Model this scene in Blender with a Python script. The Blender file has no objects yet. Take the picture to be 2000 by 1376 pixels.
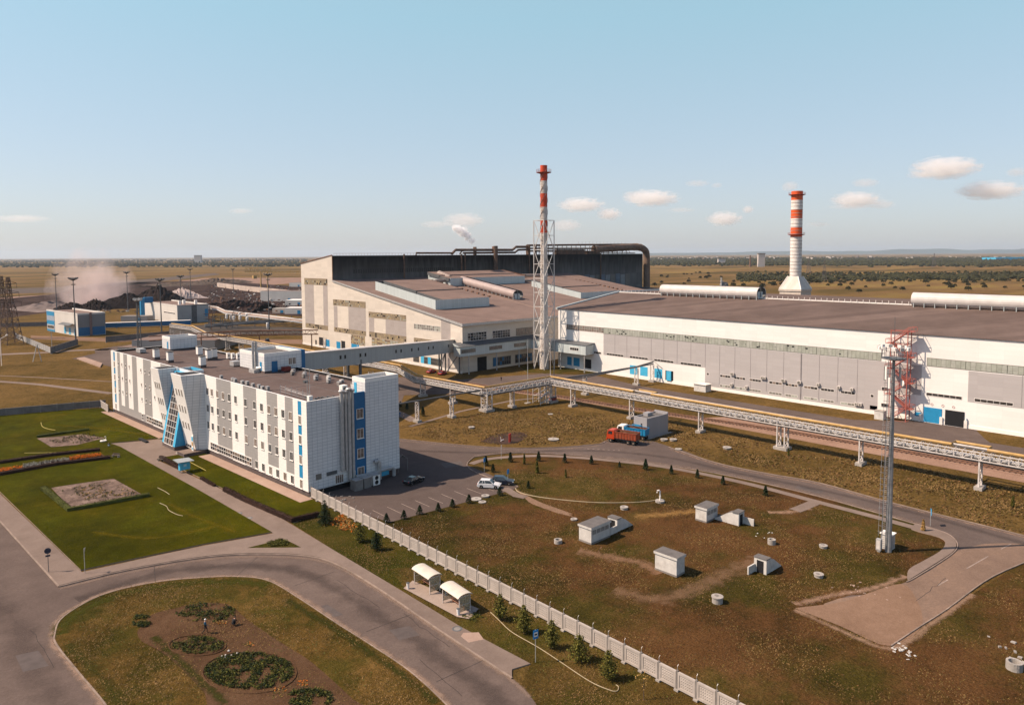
import bpy, math, random
from mathutils import Vector, Matrix
from mathutils.geometry import tessellate_polygon
R = math.radians
rnd = random.Random(7)
S = bpy.context.scene
COL = S.collection
# ------------------------------------------------------------------ camera
H = 45.0; F = 1416.0; PY = 590.0; PITCH = R(3.75); ROLL = R(0.33); YAW = R(42.6)
fw = Vector((math.sin(YAW)*math.cos(PITCH), math.cos(YAW)*math.cos(PITCH), -math.sin(PITCH)))
r0 = Vector((math.cos(YAW), -math.sin(YAW), 0)); u0 = r0.cross(fw)
rt = r0*math.cos(ROLL) - u0*math.sin(ROLL); up = u0*math.cos(ROLL) + r0*math.sin(ROLL)
cd = bpy.data.cameras.new('camera'); cam = bpy.data.objects.new('camera', cd); COL.objects.link(cam)
M3 = Matrix((rt, up, -fw)).transposed()
cam.matrix_world = Matrix.Translation((0, 0, H)) @ M3.to_4x4()
cd.sensor_width = 36; cd.lens = 36*F/2000; cd.shift_y = -(688-PY)/2000
cd.clip_start = 1; cd.clip_end = 120000
S.camera = cam
# ------------------------------------------------------------------ light
SAZ = R(-37); SEL = R(47.5)           # direction shadows travel on the ground, sun elevation
tosun = Vector((-math.cos(SAZ)*math.cos(SEL), -math.sin(SAZ)*math.cos(SEL), math.sin(SEL)))
w = bpy.data.worlds.new('World'); S.world = w; w.use_nodes = True
nt = w.node_tree; bg = nt.nodes['Background']
sky = nt.nodes.new('ShaderNodeTexSky'); sky.sky_type = 'NISHITA'; sky.sun_disc = False
sky.sun_elevation = SEL; sky.sun_rotation = math.atan2(tosun.x, tosun.y)
sky.air_density = 0.8; sky.dust_density = 1.6; sky.ozone_density = 2.2; sky.altitude = 200
# pale veil colour mixed into low sky, faded out higher up to limit fill
veil = nt.nodes.new('ShaderNodeMix'); veil.data_type = 'RGBA'; veil.inputs[7].default_value = (3.0, 4.1, 4.65, 1)
wtc = nt.nodes.new('ShaderNodeTexCoord'); wsp = nt.nodes.new('ShaderNodeSeparateXYZ'); wmr = nt.nodes.new('ShaderNodeMapRange')
wmr.interpolation_type = 'SMOOTHSTEP'; wmr.inputs[1].default_value = .31; wmr.inputs[2].default_value = .52; wmr.inputs[3].default_value = .58; wmr.inputs[4].default_value = 0
nt.links.new(wtc.outputs['Generated'], wsp.inputs[0]); nt.links.new(wsp.outputs[2], wmr.inputs[0]); nt.links.new(wmr.outputs[0], veil.inputs[0])
vr = nt.nodes.new('ShaderNodeValToRGB'); e_ = vr.color_ramp.elements; e_[0].position = 0.0; e_[0].color = (.86, .82, .80, 1); e_[1].position = .30; e_[1].color = (.58, .93, 1.0, 1); e3 = e_.new(.12); e3.color = (.74, .86, .90, 1)
vm = nt.nodes.new('ShaderNodeVectorMath'); vm.operation = 'SCALE'; vm.inputs['Scale'].default_value = 5.4
nt.links.new(wsp.outputs[2], vr.inputs[0]); nt.links.new(vr.outputs[0], vm.inputs[0]); nt.links.new(vm.outputs[0], veil.inputs[7])
nt.links.new(sky.outputs[0], veil.inputs[6]); nt.links.new(veil.outputs[2], bg.inputs[0]); bg.inputs[1].default_value = 0.112
sl = bpy.data.lights.new('sun', 'SUN'); so = bpy.data.objects.new('sun', sl); COL.objects.link(so)
sl.energy = 5.0; sl.angle = R(0.5); sl.color = (1.0, 0.80, 0.62)
so.rotation_euler = tosun.to_track_quat('Z', 'Y').to_euler(); so.location = (0, 0, 200)
S.view_settings.view_transform = 'Standard'; S.view_settings.look = 'None'
S.view_settings.exposure = 0.5
S.cycles.volume_bounces = 10; S.cycles.max_bounces = 14; S.view_settings.gamma = 1
# ------------------------------------------------------------------ sight lines -> world points
def ray(x, y): return fw + rt*((x-1000)/F) + up*((PY-y)/F)
def G(x, y, z=0.0):
    d = ray(x, y); t = (z-H)/d.z; return Vector((d.x*t, d.y*t, z))
def onX(x, y, X):
    d = ray(x, y); t = X/d.x; return Vector((X, d.y*t, H+d.z*t))
def atd(x, y, dep):
    d = ray(x, y); return Vector((0, 0, H)) + d*dep
def PG(pts, z=0.0): return [G(x, y, z).xy.to_tuple() for x, y in pts]
def hgt(bx, by, ty):
    p = G(bx, by); d = ray(bx, ty); t = p.xy.length/d.xy.length; return H + d.z*t
# ------------------------------------------------------------------ materials
MATS = {}
def new_mat(name):
    m = bpy.data.materials.new(name); m.use_nodes = True; n = m.node_tree; return m, n, n.nodes['Principled BSDF']
def N(n, t, **k):
    o = n.nodes.new(t)
    for a, b in k.items():
        if a in o.inputs.keys(): o.inputs[a].default_value = b
        else: setattr(o, a, b)
    return o
def c4(c): return (c[0], c[1], c[2], 1)
def mat(name, col, rough=.75, var=.18, scale=.6, metal=0, fine=0, dirt=None, dirt_amt=.5, dscale=.15, alpha=None, spec=.3, bump=0):
    """painted / weathered surface: base colour varied by two noises, optional stains"""
    if name in MATS: return MATS[name]
    m, n, b = new_mat(name)
    tc = N(n, 'ShaderNodeNewGeometry')
    no = N(n, 'ShaderNodeTexNoise', Scale=scale, Detail=5.0, Roughness=.6); n.links.new(tc.outputs['Position'], no.inputs['Vector'])
    mp = N(n, 'ShaderNodeMapRange'); mp.inputs[1].default_value = .3; mp.inputs[2].default_value = .7
    mp.inputs[3].default_value = 1-var; mp.inputs[4].default_value = 1+var*.7
    n.links.new(no.outputs[0], mp.inputs[0])
    mu = N(n, 'ShaderNodeVectorMath', operation='SCALE'); mu.inputs[0].default_value = col[:3]
    n.links.new(mp.outputs[0], mu.inputs['Scale']); out = mu.outputs[0]
    if dirt:
        n2 = N(n, 'ShaderNodeTexNoise', Scale=dscale, Detail=8.0, Roughness=.7); n.links.new(tc.outputs['Position'], n2.inputs['Vector'])
        m2 = N(n, 'ShaderNodeMapRange'); m2.inputs[1].default_value = .5; m2.inputs[2].default_value = .72; m2.inputs[4].default_value = dirt_amt
        n.links.new(n2.outputs[0], m2.inputs[0])
        mx = N(n, 'ShaderNodeMix', data_type='RGBA'); mx.inputs[7].default_value = c4(dirt)
        n.links.new(m2.outputs[0], mx.inputs[0]); n.links.new(out, mx.inputs[6]); out = mx.outputs[2]
    n.links.new(out, b.inputs['Base Color'])
    b.inputs['Roughness'].default_value = rough; b.inputs['Metallic'].default_value = metal
    b.inputs['Specular IOR Level'].default_value = spec
    if bump:
        n3 = N(n, 'ShaderNodeTexNoise', Scale=bump, Detail=4.0); n.links.new(tc.outputs['Position'], n3.inputs['Vector'])
        bp = N(n, 'ShaderNodeBump', Strength=.5, Distance=.1); n.links.new(n3.outputs[0], bp.inputs['Height']); n.links.new(bp.outputs[0], b.inputs['Normal'])
    if alpha is not None: b.inputs['Alpha'].default_value = alpha
    MATS[name] = m; return m
def tile_mat(name, col, line, tw, th, mort=.03, rough=.55, var=.1, offset=0.0, soot=None, spec=.3):
    """cladding with a grid of joints; runs on (x+y, z) so it works on every wall"""
    if name in MATS: return MATS[name]
    m, n, b = new_mat(name)
    tc = N(n, 'ShaderNodeTexCoord'); sp = N(n, 'ShaderNodeSeparateXYZ'); n.links.new(tc.outputs['Object'], sp.inputs[0])
    ad = N(n, 'ShaderNodeMath', operation='ADD'); n.links.new(sp.outputs[0], ad.inputs[0]); n.links.new(sp.outputs[1], ad.inputs[1])
    cb = N(n, 'ShaderNodeCombineXYZ'); n.links.new(ad.outputs[0], cb.inputs[0]); n.links.new(sp.outputs[2], cb.inputs[1])
    br = N(n, 'ShaderNodeTexBrick', offset=offset); n.links.new(cb.outputs[0], br.inputs['Vector'])
    br.inputs['Scale'].default_value = 1; br.inputs['Mortar Size'].default_value = mort; br.inputs['Mortar Smooth'].default_value = .2
    br.inputs['Brick Width'].default_value = tw; br.inputs['Row Height'].default_value = th
    br.inputs['Color1'].default_value = c4([c*(1-var*.5) for c in col]); br.inputs['Color2'].default_value = c4([min(1, c*(1+var*.5)) for c in col])
    br.inputs['Mortar'].default_value = c4(line); out = br.outputs[0]
    ge = N(n, 'ShaderNodeNewGeometry')
    no = N(n, 'ShaderNodeTexNoise', Scale=.12, Detail=7.0, Roughness=.65); n.links.new(ge.outputs['Position'], no.inputs['Vector'])
    mp = N(n, 'ShaderNodeMapRange'); mp.inputs[1].default_value = .35; mp.inputs[2].default_value = .75; mp.inputs[3].default_value = 1.0; mp.inputs[4].default_value = 1-var
    n.links.new(no.outputs[0], mp.inputs[0])
    mu = N(n, 'ShaderNodeVectorMath', operation='SCALE'); n.links.new(out, mu.inputs[0]); n.links.new(mp.outputs[0], mu.inputs['Scale']); out = mu.outputs[0]
    if soot:   # streaky stains blown down the cladding from the roof line
        s2 = N(n, 'ShaderNodeSeparateXYZ'); n.links.new(ge.outputs['Position'], s2.inputs[0])
        c2 = N(n, 'ShaderNodeMath', operation='ADD'); n.links.new(s2.outputs[0], c2.inputs[0]); n.links.new(s2.outputs[1], c2.inputs[1])
        mz = N(n, 'ShaderNodeMath', operation='MULTIPLY'); n.links.new(s2.outputs[2], mz.inputs[0]); mz.inputs[1].default_value = .15
        k = N(n, 'ShaderNodeCombineXYZ'); n.links.new(c2.outputs[0], k.inputs[0]); n.links.new(mz.outputs[0], k.inputs[1])
        n4 = N(n, 'ShaderNodeTexNoise', Scale=.5, Detail=5.0); n.links.new(k.outputs[0], n4.inputs['Vector'])
        zz = N(n, 'ShaderNodeMapRange'); zz.inputs[1].default_value = soot[1]; zz.inputs[2].default_value = soot[2]; zz.inputs[3].default_value = -.35; zz.inputs[4].default_value = .55
        n.links.new(s2.outputs[2], zz.inputs[0])
        aa = N(n, 'ShaderNodeMath', operation='ADD', use_clamp=True); n.links.new(zz.outputs[0], aa.inputs[0]); n.links.new(n4.outputs[0], aa.inputs[1])
        mx = N(n, 'ShaderNodeMix', data_type='RGBA'); mx.inputs[7].default_value = c4(soot[0]); n.links.new(aa.outputs[0], mx.inputs[0]); n.links.new(out, mx.inputs[6]); out = mx.outputs[2]
    n.links.new(out, b.inputs['Base Color']); b.inputs['Roughness'].default_value = rough; b.inputs['Specular IOR Level'].default_value = spec
    MATS[name] = m; return m
def ground_mat(name, cols, s1=.02, s2=.25, s3=2.5, rough=.95, bump=.6, detail_mix=.5, stretch=1.0, rot=0.0, alt=None, alt_scale=.06):
    """cols: ramp of (pos, colour) driven by blended large, middle and fine noise"""
    if name in MATS: return MATS[name]
    m, n, b = new_mat(name)
    ge = N(n, 'ShaderNodeNewGeometry')
    mp = N(n, 'ShaderNodeMapping'); mp.inputs['Rotation'].default_value = (0, 0, rot); mp.inputs['Scale'].default_value = (1, stretch, 1)
    n.links.new(ge.outputs['Position'], mp.inputs['Vector'])
    def noise(s, d, r_=.6):
        o = N(n, 'ShaderNodeTexNoise', Scale=s, Detail=d, Roughness=r_); n.links.new(mp.outputs[0], o.inputs['Vector']); return o.outputs[0]
    a, c, d = noise(s1, 4.0), noise(s2, 6.0, .65), noise(s3, 6.0, .75)
    def mth(op, x, y):
        o = N(n, 'ShaderNodeMath', operation=op)
        for i, q in enumerate((x, y)):
            if isinstance(q, (int, float)): o.inputs[i].default_value = q
            else: n.links.new(q, o.inputs[i])
        return o.outputs[0]
    f = mth('ADD', mth('MULTIPLY', a, .40), mth('ADD', mth('MULTIPLY', c, .28), mth('MULTIPLY', d, .32)))
    f = mth('ADD', mth('MULTIPLY', mth('SUBTRACT', f, .5), 2.6), .5)
    cr = N(n, 'ShaderNodeValToRGB'); el = cr.color_ramp.elements
    el[0].position = cols[0][0]; el[0].color = c4(cols[0][1]); el[1].position = cols[-1][0]; el[1].color = c4(cols[-1][1])
    for p, q in cols[1:-1]:
        e = el.new(p); e.color = c4(q)
    n.links.new(f, cr.inputs[0]); out = cr.outputs[0]
    if alt:
        c2 = N(n, 'ShaderNodeValToRGB'); e2 = c2.color_ramp.elements
        e2[0].position = alt[0][0]; e2[0].color = c4(alt[0][1]); e2[1].position = alt[-1][0]; e2[1].color = c4(alt[-1][1])
        for p, q in alt[1:-1]: e = e2.new(p); e.color = c4(q)
        n.links.new(f, c2.inputs[0]); mk = N(n, 'ShaderNodeMapRange'); mk.inputs[1].default_value = .44; mk.inputs[2].default_value = .58; n.links.new(noise(alt_scale, 7.0, .7), mk.inputs[0])
        mx = N(n, 'ShaderNodeMix', data_type='RGBA'); n.links.new(mk.outputs[0], mx.inputs[0]); n.links.new(out, mx.inputs[6]); n.links.new(c2.outputs[0], mx.inputs[7]); out = mx.outputs[2]
    # fine value variation
    sc = N(n, 'ShaderNodeMapRange'); sc.inputs[1].default_value = .3; sc.inputs[2].default_value = .7; sc.inputs[3].default_value = (1-detail_mix)*.84; sc.inputs[4].default_value = (1+detail_mix*.8)*.84
    n.links.new(noise(s3*2.3, 4.0, .8), sc.inputs[0])
    mu = N(n, 'ShaderNodeVectorMath', operation='SCALE'); n.links.new(out, mu.inputs[0]); n.links.new(sc.outputs[0], mu.inputs['Scale'])
    n.links.new(mu.outputs[0], b.inputs['Base Color'])
    b.inputs['Roughness'].default_value = rough; b.inputs['Specular IOR Level'].default_value = .02
    if bump:
        bp = N(n, 'ShaderNodeBump', Strength=bump, Distance=.35); n.links.new(d, bp.inputs['Height']); n.links.new(bp.outputs[0], b.inputs['Normal'])
    MATS[name] = m; return m
# ------------------------------------------------------------------ mesh builder
class MB:
    def __init__(s): s.v = []; s.f = []; s.m = []
    def q(s, pts, m=0):
        i = len(s.v); s.v += [tuple(p) for p in pts]; s.f.append(tuple(range(i, i+len(pts)))); s.m.append(m)
    def box(s, x0, y0, z0, x1, y1, z1, m=0, mt=None, skip=''):
        x0, x1 = sorted((x0, x1)); y0, y1 = sorted((y0, y1)); z0, z1 = sorted((z0, z1))
        a = (x0, y0, z0); b = (x1, y0, z0); c = (x1, y1, z0); d = (x0, y1, z0)
        e = (x0, y0, z1); f = (x1, y0, z1); g = (x1, y1, z1); h = (x0, y1, z1)
        if 'b' not in skip: s.q((d, c, b, a), m)
        if 't' not in skip: s.q((e, f, g, h), m if mt is None else mt)
        s.q((a, b, f, e), m); s.q((b, c, g, f), m); s.q((c, d, h, g), m); s.q((d, a, e, h), m)
    def ob(s, P, U, V, Nn, w, h, d, m=0):
        P, U, V, Nn = Vector(P), Vector(U), Vector(V), Vector(Nn)
        a = P; b = P+U*w; c = b+V*h; e = P+V*h; k = Nn*d
        s.q((a, e, c, b), m); s.q((a+k, b+k, c+k, e+k), m); s.q((a, b, b+k, a+k), m); s.q((b, c, c+k, b+k), m); s.q((c, e, e+k, c+k), m); s.q((e, a, a+k, e+k), m)
    def prism(s, poly, z0, z1, m=0, mt=None, bottom=True):
        n = len(poly); A = sum(poly[i][0]*poly[(i+1) % n][1]-poly[(i+1) % n][0]*poly[i][1] for i in range(n))
        if A < 0: poly = poly[::-1]
        for i in range(n):
            a, b = poly[i], poly[(i+1) % n]
            s.q(((a[0], a[1], z0), (b[0], b[1], z0), (b[0], b[1], z1), (a[0], a[1], z1)), m)
        s.sheet(poly, z1, m if mt is None else mt)
        if bottom: s.sheet(poly, z0, m, True)
    def sheet(s, poly, z, m=0, flip=False):
        n = len(poly); A = sum(poly[i][0]*poly[(i+1) % n][1]-poly[(i+1) % n][0]*poly[i][1] for i in range(n))
        if A < 0: poly = poly[::-1]
        for t in tessellate_polygon([[Vector((p[0], p[1], 0)) for p in poly]]):
            p3 = [poly[k] for k in t]
            ar = (p3[1][0]-p3[0][0])*(p3[2][1]-p3[0][1])-(p3[2][0]-p3[0][0])*(p3[1][1]-p3[0][1])
            if (ar < 0) != flip: p3 = p3[::-1]
            s.q([(p[0], p[1], z) for p in p3], m)
    def tube(s, pts, r, n=6, m=0, cap=True, closed=False):
        pts = [Vector(p) for p in pts]; rs = r if isinstance(r, (list, tuple)) else [r]*len(pts)
        rings = []
        for i, p in enumerate(pts):
            a = pts[i-1] if (i > 0 or closed) else p; b = pts[(i+1) % len(pts)] if (i < len(pts)-1 or closed) else p
            t = (b-a).normalized()
            ref = Vector((0, 0, 1)) if abs(t.z) < .95 else Vector((1, 0, 0))
            x = t.cross(ref).normalized(); y = x.cross(t)
            base = len(s.v)
            for k in range(n):
                an = 2*math.pi*(k+.5)/n; s.v.append(tuple(p+(x*math.cos(an)+y*math.sin(an))*rs[i]))
            rings.append(base)
        L = len(rings)
        for i in range(L if closed else L-1):
            A, B = rings[i], rings[(i+1) % L]
            for k in range(n):
                s.f.append((A+k, A+(k+1) % n, B+(k+1) % n, B+k)); s.m.append(m)
        if cap and not closed:
            s.f.append(tuple(rings[0]+k for k in range(n))[::-1]); s.m.append(m)
            s.f.append(tuple(rings[-1]+k for k in range(n))); s.m.append(m)
    def bar(s, p, q, w=.1, m=0): s.tube([p, q], w*.7, 4, m)
    def lathe(s, prof, c=(0, 0), n=16, m=0, cap=True):
        base = []
        for r_, z in prof:
            base.append(len(s.v))
            for k in range(n):
                a = 2*math.pi*k/n; s.v.append((c[0]+r_*math.cos(a), c[1]+r_*math.sin(a), z))
        for i in range(len(prof)-1):
            mm = m[i] if isinstance(m, (list, tuple)) else m
            for k in range(n):
                s.f.append((base[i]+k, base[i]+(k+1) % n, base[i+1]+(k+1) % n, base[i+1]+k)); s.m.append(mm)
        if cap:
            m0 = m[0] if isinstance(m, (list, tuple)) else m; m1 = m[-1] if isinstance(m, (list, tuple)) else m
            s.f.append(tuple(base[0]+k for k in range(n))[::-1]); s.m.append(m0)
            s.f.append(tuple(base[-1]+k for k in range(n))); s.m.append(m1)
    def sweep(s, path, w, z0, z1, m=0):
        """rectangular strip along a ground polyline"""
        P = [Vector((p[0], p[1], 0)) for p in path]; L = []; Rr = []
        for i, p in enumerate(P):
            t = (P[min(i+1, len(P)-1)]-P[max(i-1, 0)]).normalized(); nn = Vector((-t.y, t.x, 0))*w*.5
            L.append(p+nn); Rr.append(p-nn)
        def z(p, h): return (p.x, p.y, h)
        for i in range(len(P)-1):
            a, b, c, d = Rr[i], Rr[i+1], L[i+1], L[i]
            s.q((z(a, z1), z(b, z1), z(c, z1), z(d, z1)), m); s.q((z(a, z0), z(b, z0), z(b, z1), z(a, z1)), m); s.q((z(c, z0), z(d, z0), z(d, z1), z(c, z1)), m)
    def build(s, name, mats, parent=None, world=False, smooth=False, loc=None):
        me = bpy.data.meshes.new(name); off = Vector((0, 0, 0)); vs = s.v
        if parent is not None and world:
            off = rootloc(parent)
        elif parent is None and loc is None:
            xs = [v[0] for v in vs]; ys = [v[1] for v in vs]; off = Vector(((min(xs)+max(xs))/2, (min(ys)+max(ys))/2, min(v[2] for v in vs)))
        if off.length > 0: vs = [(v[0]-off.x, v[1]-off.y, v[2]-off.z) for v in vs]
        me.from_pydata(vs, [], s.f); mats = mats if isinstance(mats, (list, tuple)) else [mats]
        for k in mats: me.materials.append(k)
        me.polygons.foreach_set('material_index', s.m)
        if smooth: me.polygons.foreach_set('use_smooth', [True]*len(s.f))
        me.update(); o = bpy.data.objects.new(name, me); COL.objects.link(o)
        if parent is not None: o.parent = parent
        elif loc is None: o.location = off
        else: o.location = loc
        return o
def rootloc(o):
    v = Vector((0, 0, 0))
    while o: v = v+o.location; o = o.parent
    return v
def tag(o, label=None, cat=None, group=None, kind=None):
    if label: o['label'] = label
    if cat: o['category'] = cat
    if group: o['group'] = group
    if kind: o['kind'] = kind
    return o
def thing(name, label, cat, loc=(0, 0, 0), rz=0, group=None):
    o = bpy.data.objects.new(name, None); COL.objects.link(o); o.location = loc; o.rotation_euler = (0, 0, rz)
    o.empty_display_size = .5
    return tag(o, label, cat, group)
def copy_tree(o, parent=None, kids=None):
    c = o.copy(); COL.objects.link(c)
    if parent is not None: c.parent = parent
    for ch in [x for x in COL.objects if x.parent == o]: copy_tree(ch, c)
    return c
def put(o, loc, rz=0, label=None, group=None, sc=1):
    o.location = loc; o.rotation_euler = (0, 0, rz); o.scale = (sc, sc, sc)
    if label: o['label'] = label
    if group: o['group'] = group
    return o
def inst(name, me, parent, loc, rz=0):
    o = bpy.data.objects.new(name, me); COL.objects.link(o); o.parent = parent; o.location = loc; o.rotation_euler = (0, 0, rz); return o
def smooth_path(pts, k=6):
    P = [Vector(p) for p in pts]; out = []
    for i in range(len(P)-1):
        a = P[max(i-1, 0)]; b = P[i]; c = P[i+1]; d = P[min(i+2, len(P)-1)]
        for j in range(k):
            t = j/k; out.append(tuple(.5*((2*b)+(c-a)*t+(2*a-5*b+4*c-d)*t*t+(3*b-a-3*c+d)*t**3)))
    out.append(tuple(P[-1])); return out
def SPG(pts, z=0, k=5): return smooth_path([G(x, y, z).xy for x, y in pts], k)
X_, Y_, Z_ = Vector((1, 0, 0)), Vector((0, 1, 0)), Vector((0, 0, 1))
def gridwin(mb, P, U, V, Nn, w_, h_, nx, nz, fr=.12, mf=0, panes=(1,), proud=.06, bar=None, rs=None):
    """window band: panes as quads just off the wall, frame bars standing proud"""
    P, U, V, Nn = Vector(P), Vector(U), Vector(V), Vector(Nn); rs = rs or rnd; bar = bar or fr*.6
    for i in range(nx):
        for j in range(nz):
            a = P+U*(w_*i/nx)+V*(h_*j/nz)+Nn*.03; mb.q((a, a+U*(w_/nx), a+U*(w_/nx)+V*(h_/nz), a+V*(h_/nz)), rs.choice(panes))
    for i in range(nx+1):
        b_ = fr if i in (0, nx) else bar
        mb.ob(P+U*(w_*i/nx-b_/2)-V*(fr/2), U, V, Nn, b_, h_+fr, proud, mf)
    for j in range(nz+1):
        b_ = fr if j in (0, nz) else bar
        mb.ob(P+V*(h_*j/nz-b_/2)+Nn*.002, U, V, Nn, w_, b_, proud, mf)
# palette ---------------------------------------------------------------
white = mat('white_cladding', (.80, .76, .71), .5, .05, .3)
whitewall = tile_mat('white_hall_cladding', (.72, .70, .67), (.66, .62, .58), 5.5, 1.15, .02, .5, .07)
greywall = tile_mat('grey_hall_cladding', (.385, .36, .355), (.36, .33, .32), 5.5, 1.15, .03, .5, .06)
cream = tile_mat('cream_shop_cladding', (.58, .52, .45), (.58, .51, .44), 6, 1.2, .02, .6, .12)
creamgrey = tile_mat('grey_shop_cladding', (.34, .30, .28), (.36, .33, .31), 3, 1.2, .03, .6, .1)
bluegrey = tile_mat('pale_metal_wall', (.45, .50, .50), (.36, .40, .41), 1.0, 40, .05, .5, .1)
roofm = tile_mat('metal_roof', (.205, .146, .124), (.17, .12, .10), 1.1, 30, .05, .9, .25, spec=.05)
sooty = tile_mat('sooty_wall', (.14, .135, .13), (.09, .088, .085), 6, 8, .04, .85, .3, soot=((.011, .010, .009), 31, 44))
roofdeck = ground_mat('office_roof_felt', [(0, (.10, .075, .07)), (.5, (.14, .105, .095)), (1, (.19, .15, .14))], .08, .5, 4, bump=.1, detail_mix=.2)
otile = tile_mat('office_white_tile', (.64, .64, .64), (.30, .32, .35), 1.05, .62, .028, .35, .08)  # same white as the front panels, darkened so the end face reads shaded
ogrey = tile_mat('office_grey_tile', (.31, .295, .285), (.27, .26, .26), 1.0, .62, .045, .4, .06)
oplain = tile_mat('office_white_panel', (.80, .77, .73), (.70, .67, .64), 1.0, .62, .03, .35, .04)
plinth = mat('dark_plinth', (.10, .075, .07), .8, .2, 1)
blue = mat('blue_panel', (.02, .22, .42), .4, .1, 1)
bluedk = mat('deep_blue_panel', (.012, .12, .27), .4, .1, 1)
cyan = mat('light_blue_panel', (.06, .38, .60), .4, .1, 1)
glass = mat('dark_window_glass', (.045, .045, .05), .12, .5, 2, spec=.6)
glassb = mat('brown_window_glass', (.19, .145, .12), .15, .6, 1.5, spec=.6)
glassg = mat('milky_green_glass', (.31, .325, .28), .3, .2, .8)
glassy = mat('yellowed_glass', (.36, .29, .17), .4, .4, 1.2)
dark = mat('black_opening', (.012, .012, .014), .9, .1, 1)
frame = mat('white_window_frame', (.72, .69, .65), .5, .05, 2)
fdark = mat('dark_window_frame', (.16, .15, .13), .6, .1, 2)
steel = mat('galvanised_steel', (.42, .41, .40), .45, .2, 1.5, metal=.3)
steeld = mat('dark_steel', (.10, .105, .11), .6, .3, 1)
steelw = mat('white_painted_steel', (.52, .48, .45), .5, .25, .8)
rust = mat('rusty_steel', (.16, .085, .055), .85, .5, .6, dirt=(.28, .13, .06), dirt_amt=.7, dscale=.5)
rustdk = mat('sooty_rusty_pipe', (.10, .066, .05), .85, .5, .5, dirt=(.20, .10, .05), dirt_amt=.6, dscale=.3)
yellow = mat('yellow_pipe_paint', (.42, .26, .09), .6, .25, .5, dirt=(.42, .30, .20), dirt_amt=.6, dscale=.25)
redw = mat('red_chimney_paint', (.52, .06, .018), .55, .15, .6)
whitec = mat('white_chimney_paint', (.68, .64, .60), .6, .15, .5, dirt=(.40, .30, .22), dirt_amt=.5, dscale=.4)
redstair = mat('faded_red_steel', (.36, .105, .08), .6, .2, 1)
concrete = mat('grey_concrete', (.33, .30, .27), .9, .2, .8, bump=6)
concw = mat('whitewashed_concrete', (.52, .50, .47), .85, .15, .9, dirt=(.26, .23, .20), dirt_amt=.55, dscale=.8)
concd = mat('stained_shade_concrete', (.20, .18, .165), .9, .3, .8)
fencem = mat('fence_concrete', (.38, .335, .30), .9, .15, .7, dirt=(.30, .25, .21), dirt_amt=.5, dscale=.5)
felt = mat('grey_roofing_felt', (.12, .11, .105), .9, .2, 1)
trunkm = mat('bark', (.10, .065, .04), .9, .3, 4)
asphalt = ground_mat('asphalt', [(0, (.085, .064, .056)), (.5, (.135, .102, .088)), (1, (.20, .152, .130))], .035, .3, 3, bump=.12, detail_mix=.14)
asphd = ground_mat('dark_asphalt', [(0, (.085, .064, .057)), (.5, (.125, .096, .085)), (1, (.18, .14, .122))], .03, .3, 3, bump=.12, detail_mix=.15)
pave = ground_mat('pavement', [(0, (.16, .12, .10)), (.5, (.22, .168, .14)), (1, (.28, .215, .18))], .05, .4, 3, bump=.1, detail_mix=.12)
sand = ground_mat('sandy_dirt', [(0, (.15, .09, .058)), (.5, (.23, .145, .098)), (1, (.31, .20, .14))], .06, .5, 3, bump=.3, detail_mix=.15)
apron = ground_mat('pink_concrete_apron', [(0, (.30, .20, .155)), (.5, (.38, .27, .215)), (1, (.44, .33, .27))], .1, .5, 3, bump=.1, detail_mix=.12)
ballast = ground_mat('ballast', [(0, (.20, .125, .09)), (.5, (.32, .20, .145)), (1, (.42, .28, .20))], .05, .6, 4, bump=.4, detail_mix=.3)
kerbm = mat('kerb_stone', (.24, .18, .145), .9, .35, .6)
gr_field = ground_mat('dry_field_grass', [(0, (.028, .019, .006)), (.28, (.066, .036, .013)), (.48, (.115, .055, .021)), (.66, (.135, .068, .026)), (.84, (.20, .098, .040)), (1, (.30, .16, .07))], .035, .25, 1.9, bump=1.0, detail_mix=.55, alt=[(0, (.016, .015, .003)), (.3, (.036, .031, .007)), (.55, (.070, .054, .012)), (.75, (.115, .078, .022)), (1, (.24, .15, .05))], alt_scale=.055)
gr_verge = ground_mat('olive_grass', [(0, (.030, .022, .006)), (.35, (.075, .048, .013)), (.6, (.125, .078, .023)), (.8, (.17, .10, .036)), (1, (.25, .15, .055))], .03, .25, 1.9, bump=1.0, detail_mix=.5, alt=[(0, (.020, .020, .004)), (.35, (.050, .045, .009)), (.65, (.095, .075, .016)), (1, (.18, .12, .035))], alt_scale=.09)
gr_lawn = ground_mat('green_lawn', [(0, (.017, .017, .001)), (.35, (.036, .036, .0015)), (.6, (.058, .052, .002)), (.8, (.09, .068, .005)), (1, (.14, .088, .012))], .06, .35, 2.6, bump=.7, detail_mix=.38, alt=[(0, (.020, .022, .001)), (.4, (.044, .048, .002)), (.75, (.078, .076, .003)), (1, (.14, .10, .01))], alt_scale=.05)
gr_green = ground_mat('green_verge', [(0, (.018, .020, .003)), (.4, (.046, .046, .007)), (.7, (.085, .065, .013)), (1, (.16, .095, .03))], .06, .3, 1.9, bump=1.0, detail_mix=.5)
gr_isle = ground_mat('ochre_grass', [(0, (.035, .026, .006)), (.3, (.085, .055, .013)), (.55, (.15, .088, .024)), (.8, (.23, .135, .043)), (1, (.33, .20, .08))], .07, .5, 2.6, bump=1.0, detail_mix=.6, alt=[(0, (.022, .022, .004)), (.35, (.055, .048, .009)), (.65, (.10, .075, .016)), (1, (.20, .13, .04))], alt_scale=.11)
soil = ground_mat('brown_soil', [(0, (.060, .032, .018)), (.5, (.105, .058, .032)), (1, (.16, .095, .055))], .1, .6, 3, detail_mix=.35)
stony = ground_mat('stony_bed', [(0, (.07, .05, .04)), (.4, (.16, .115, .095)), (.7, (.28, .20, .165)), (1, (.42, .32, .27))], .3, 1.2, 5, detail_mix=.5)
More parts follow.
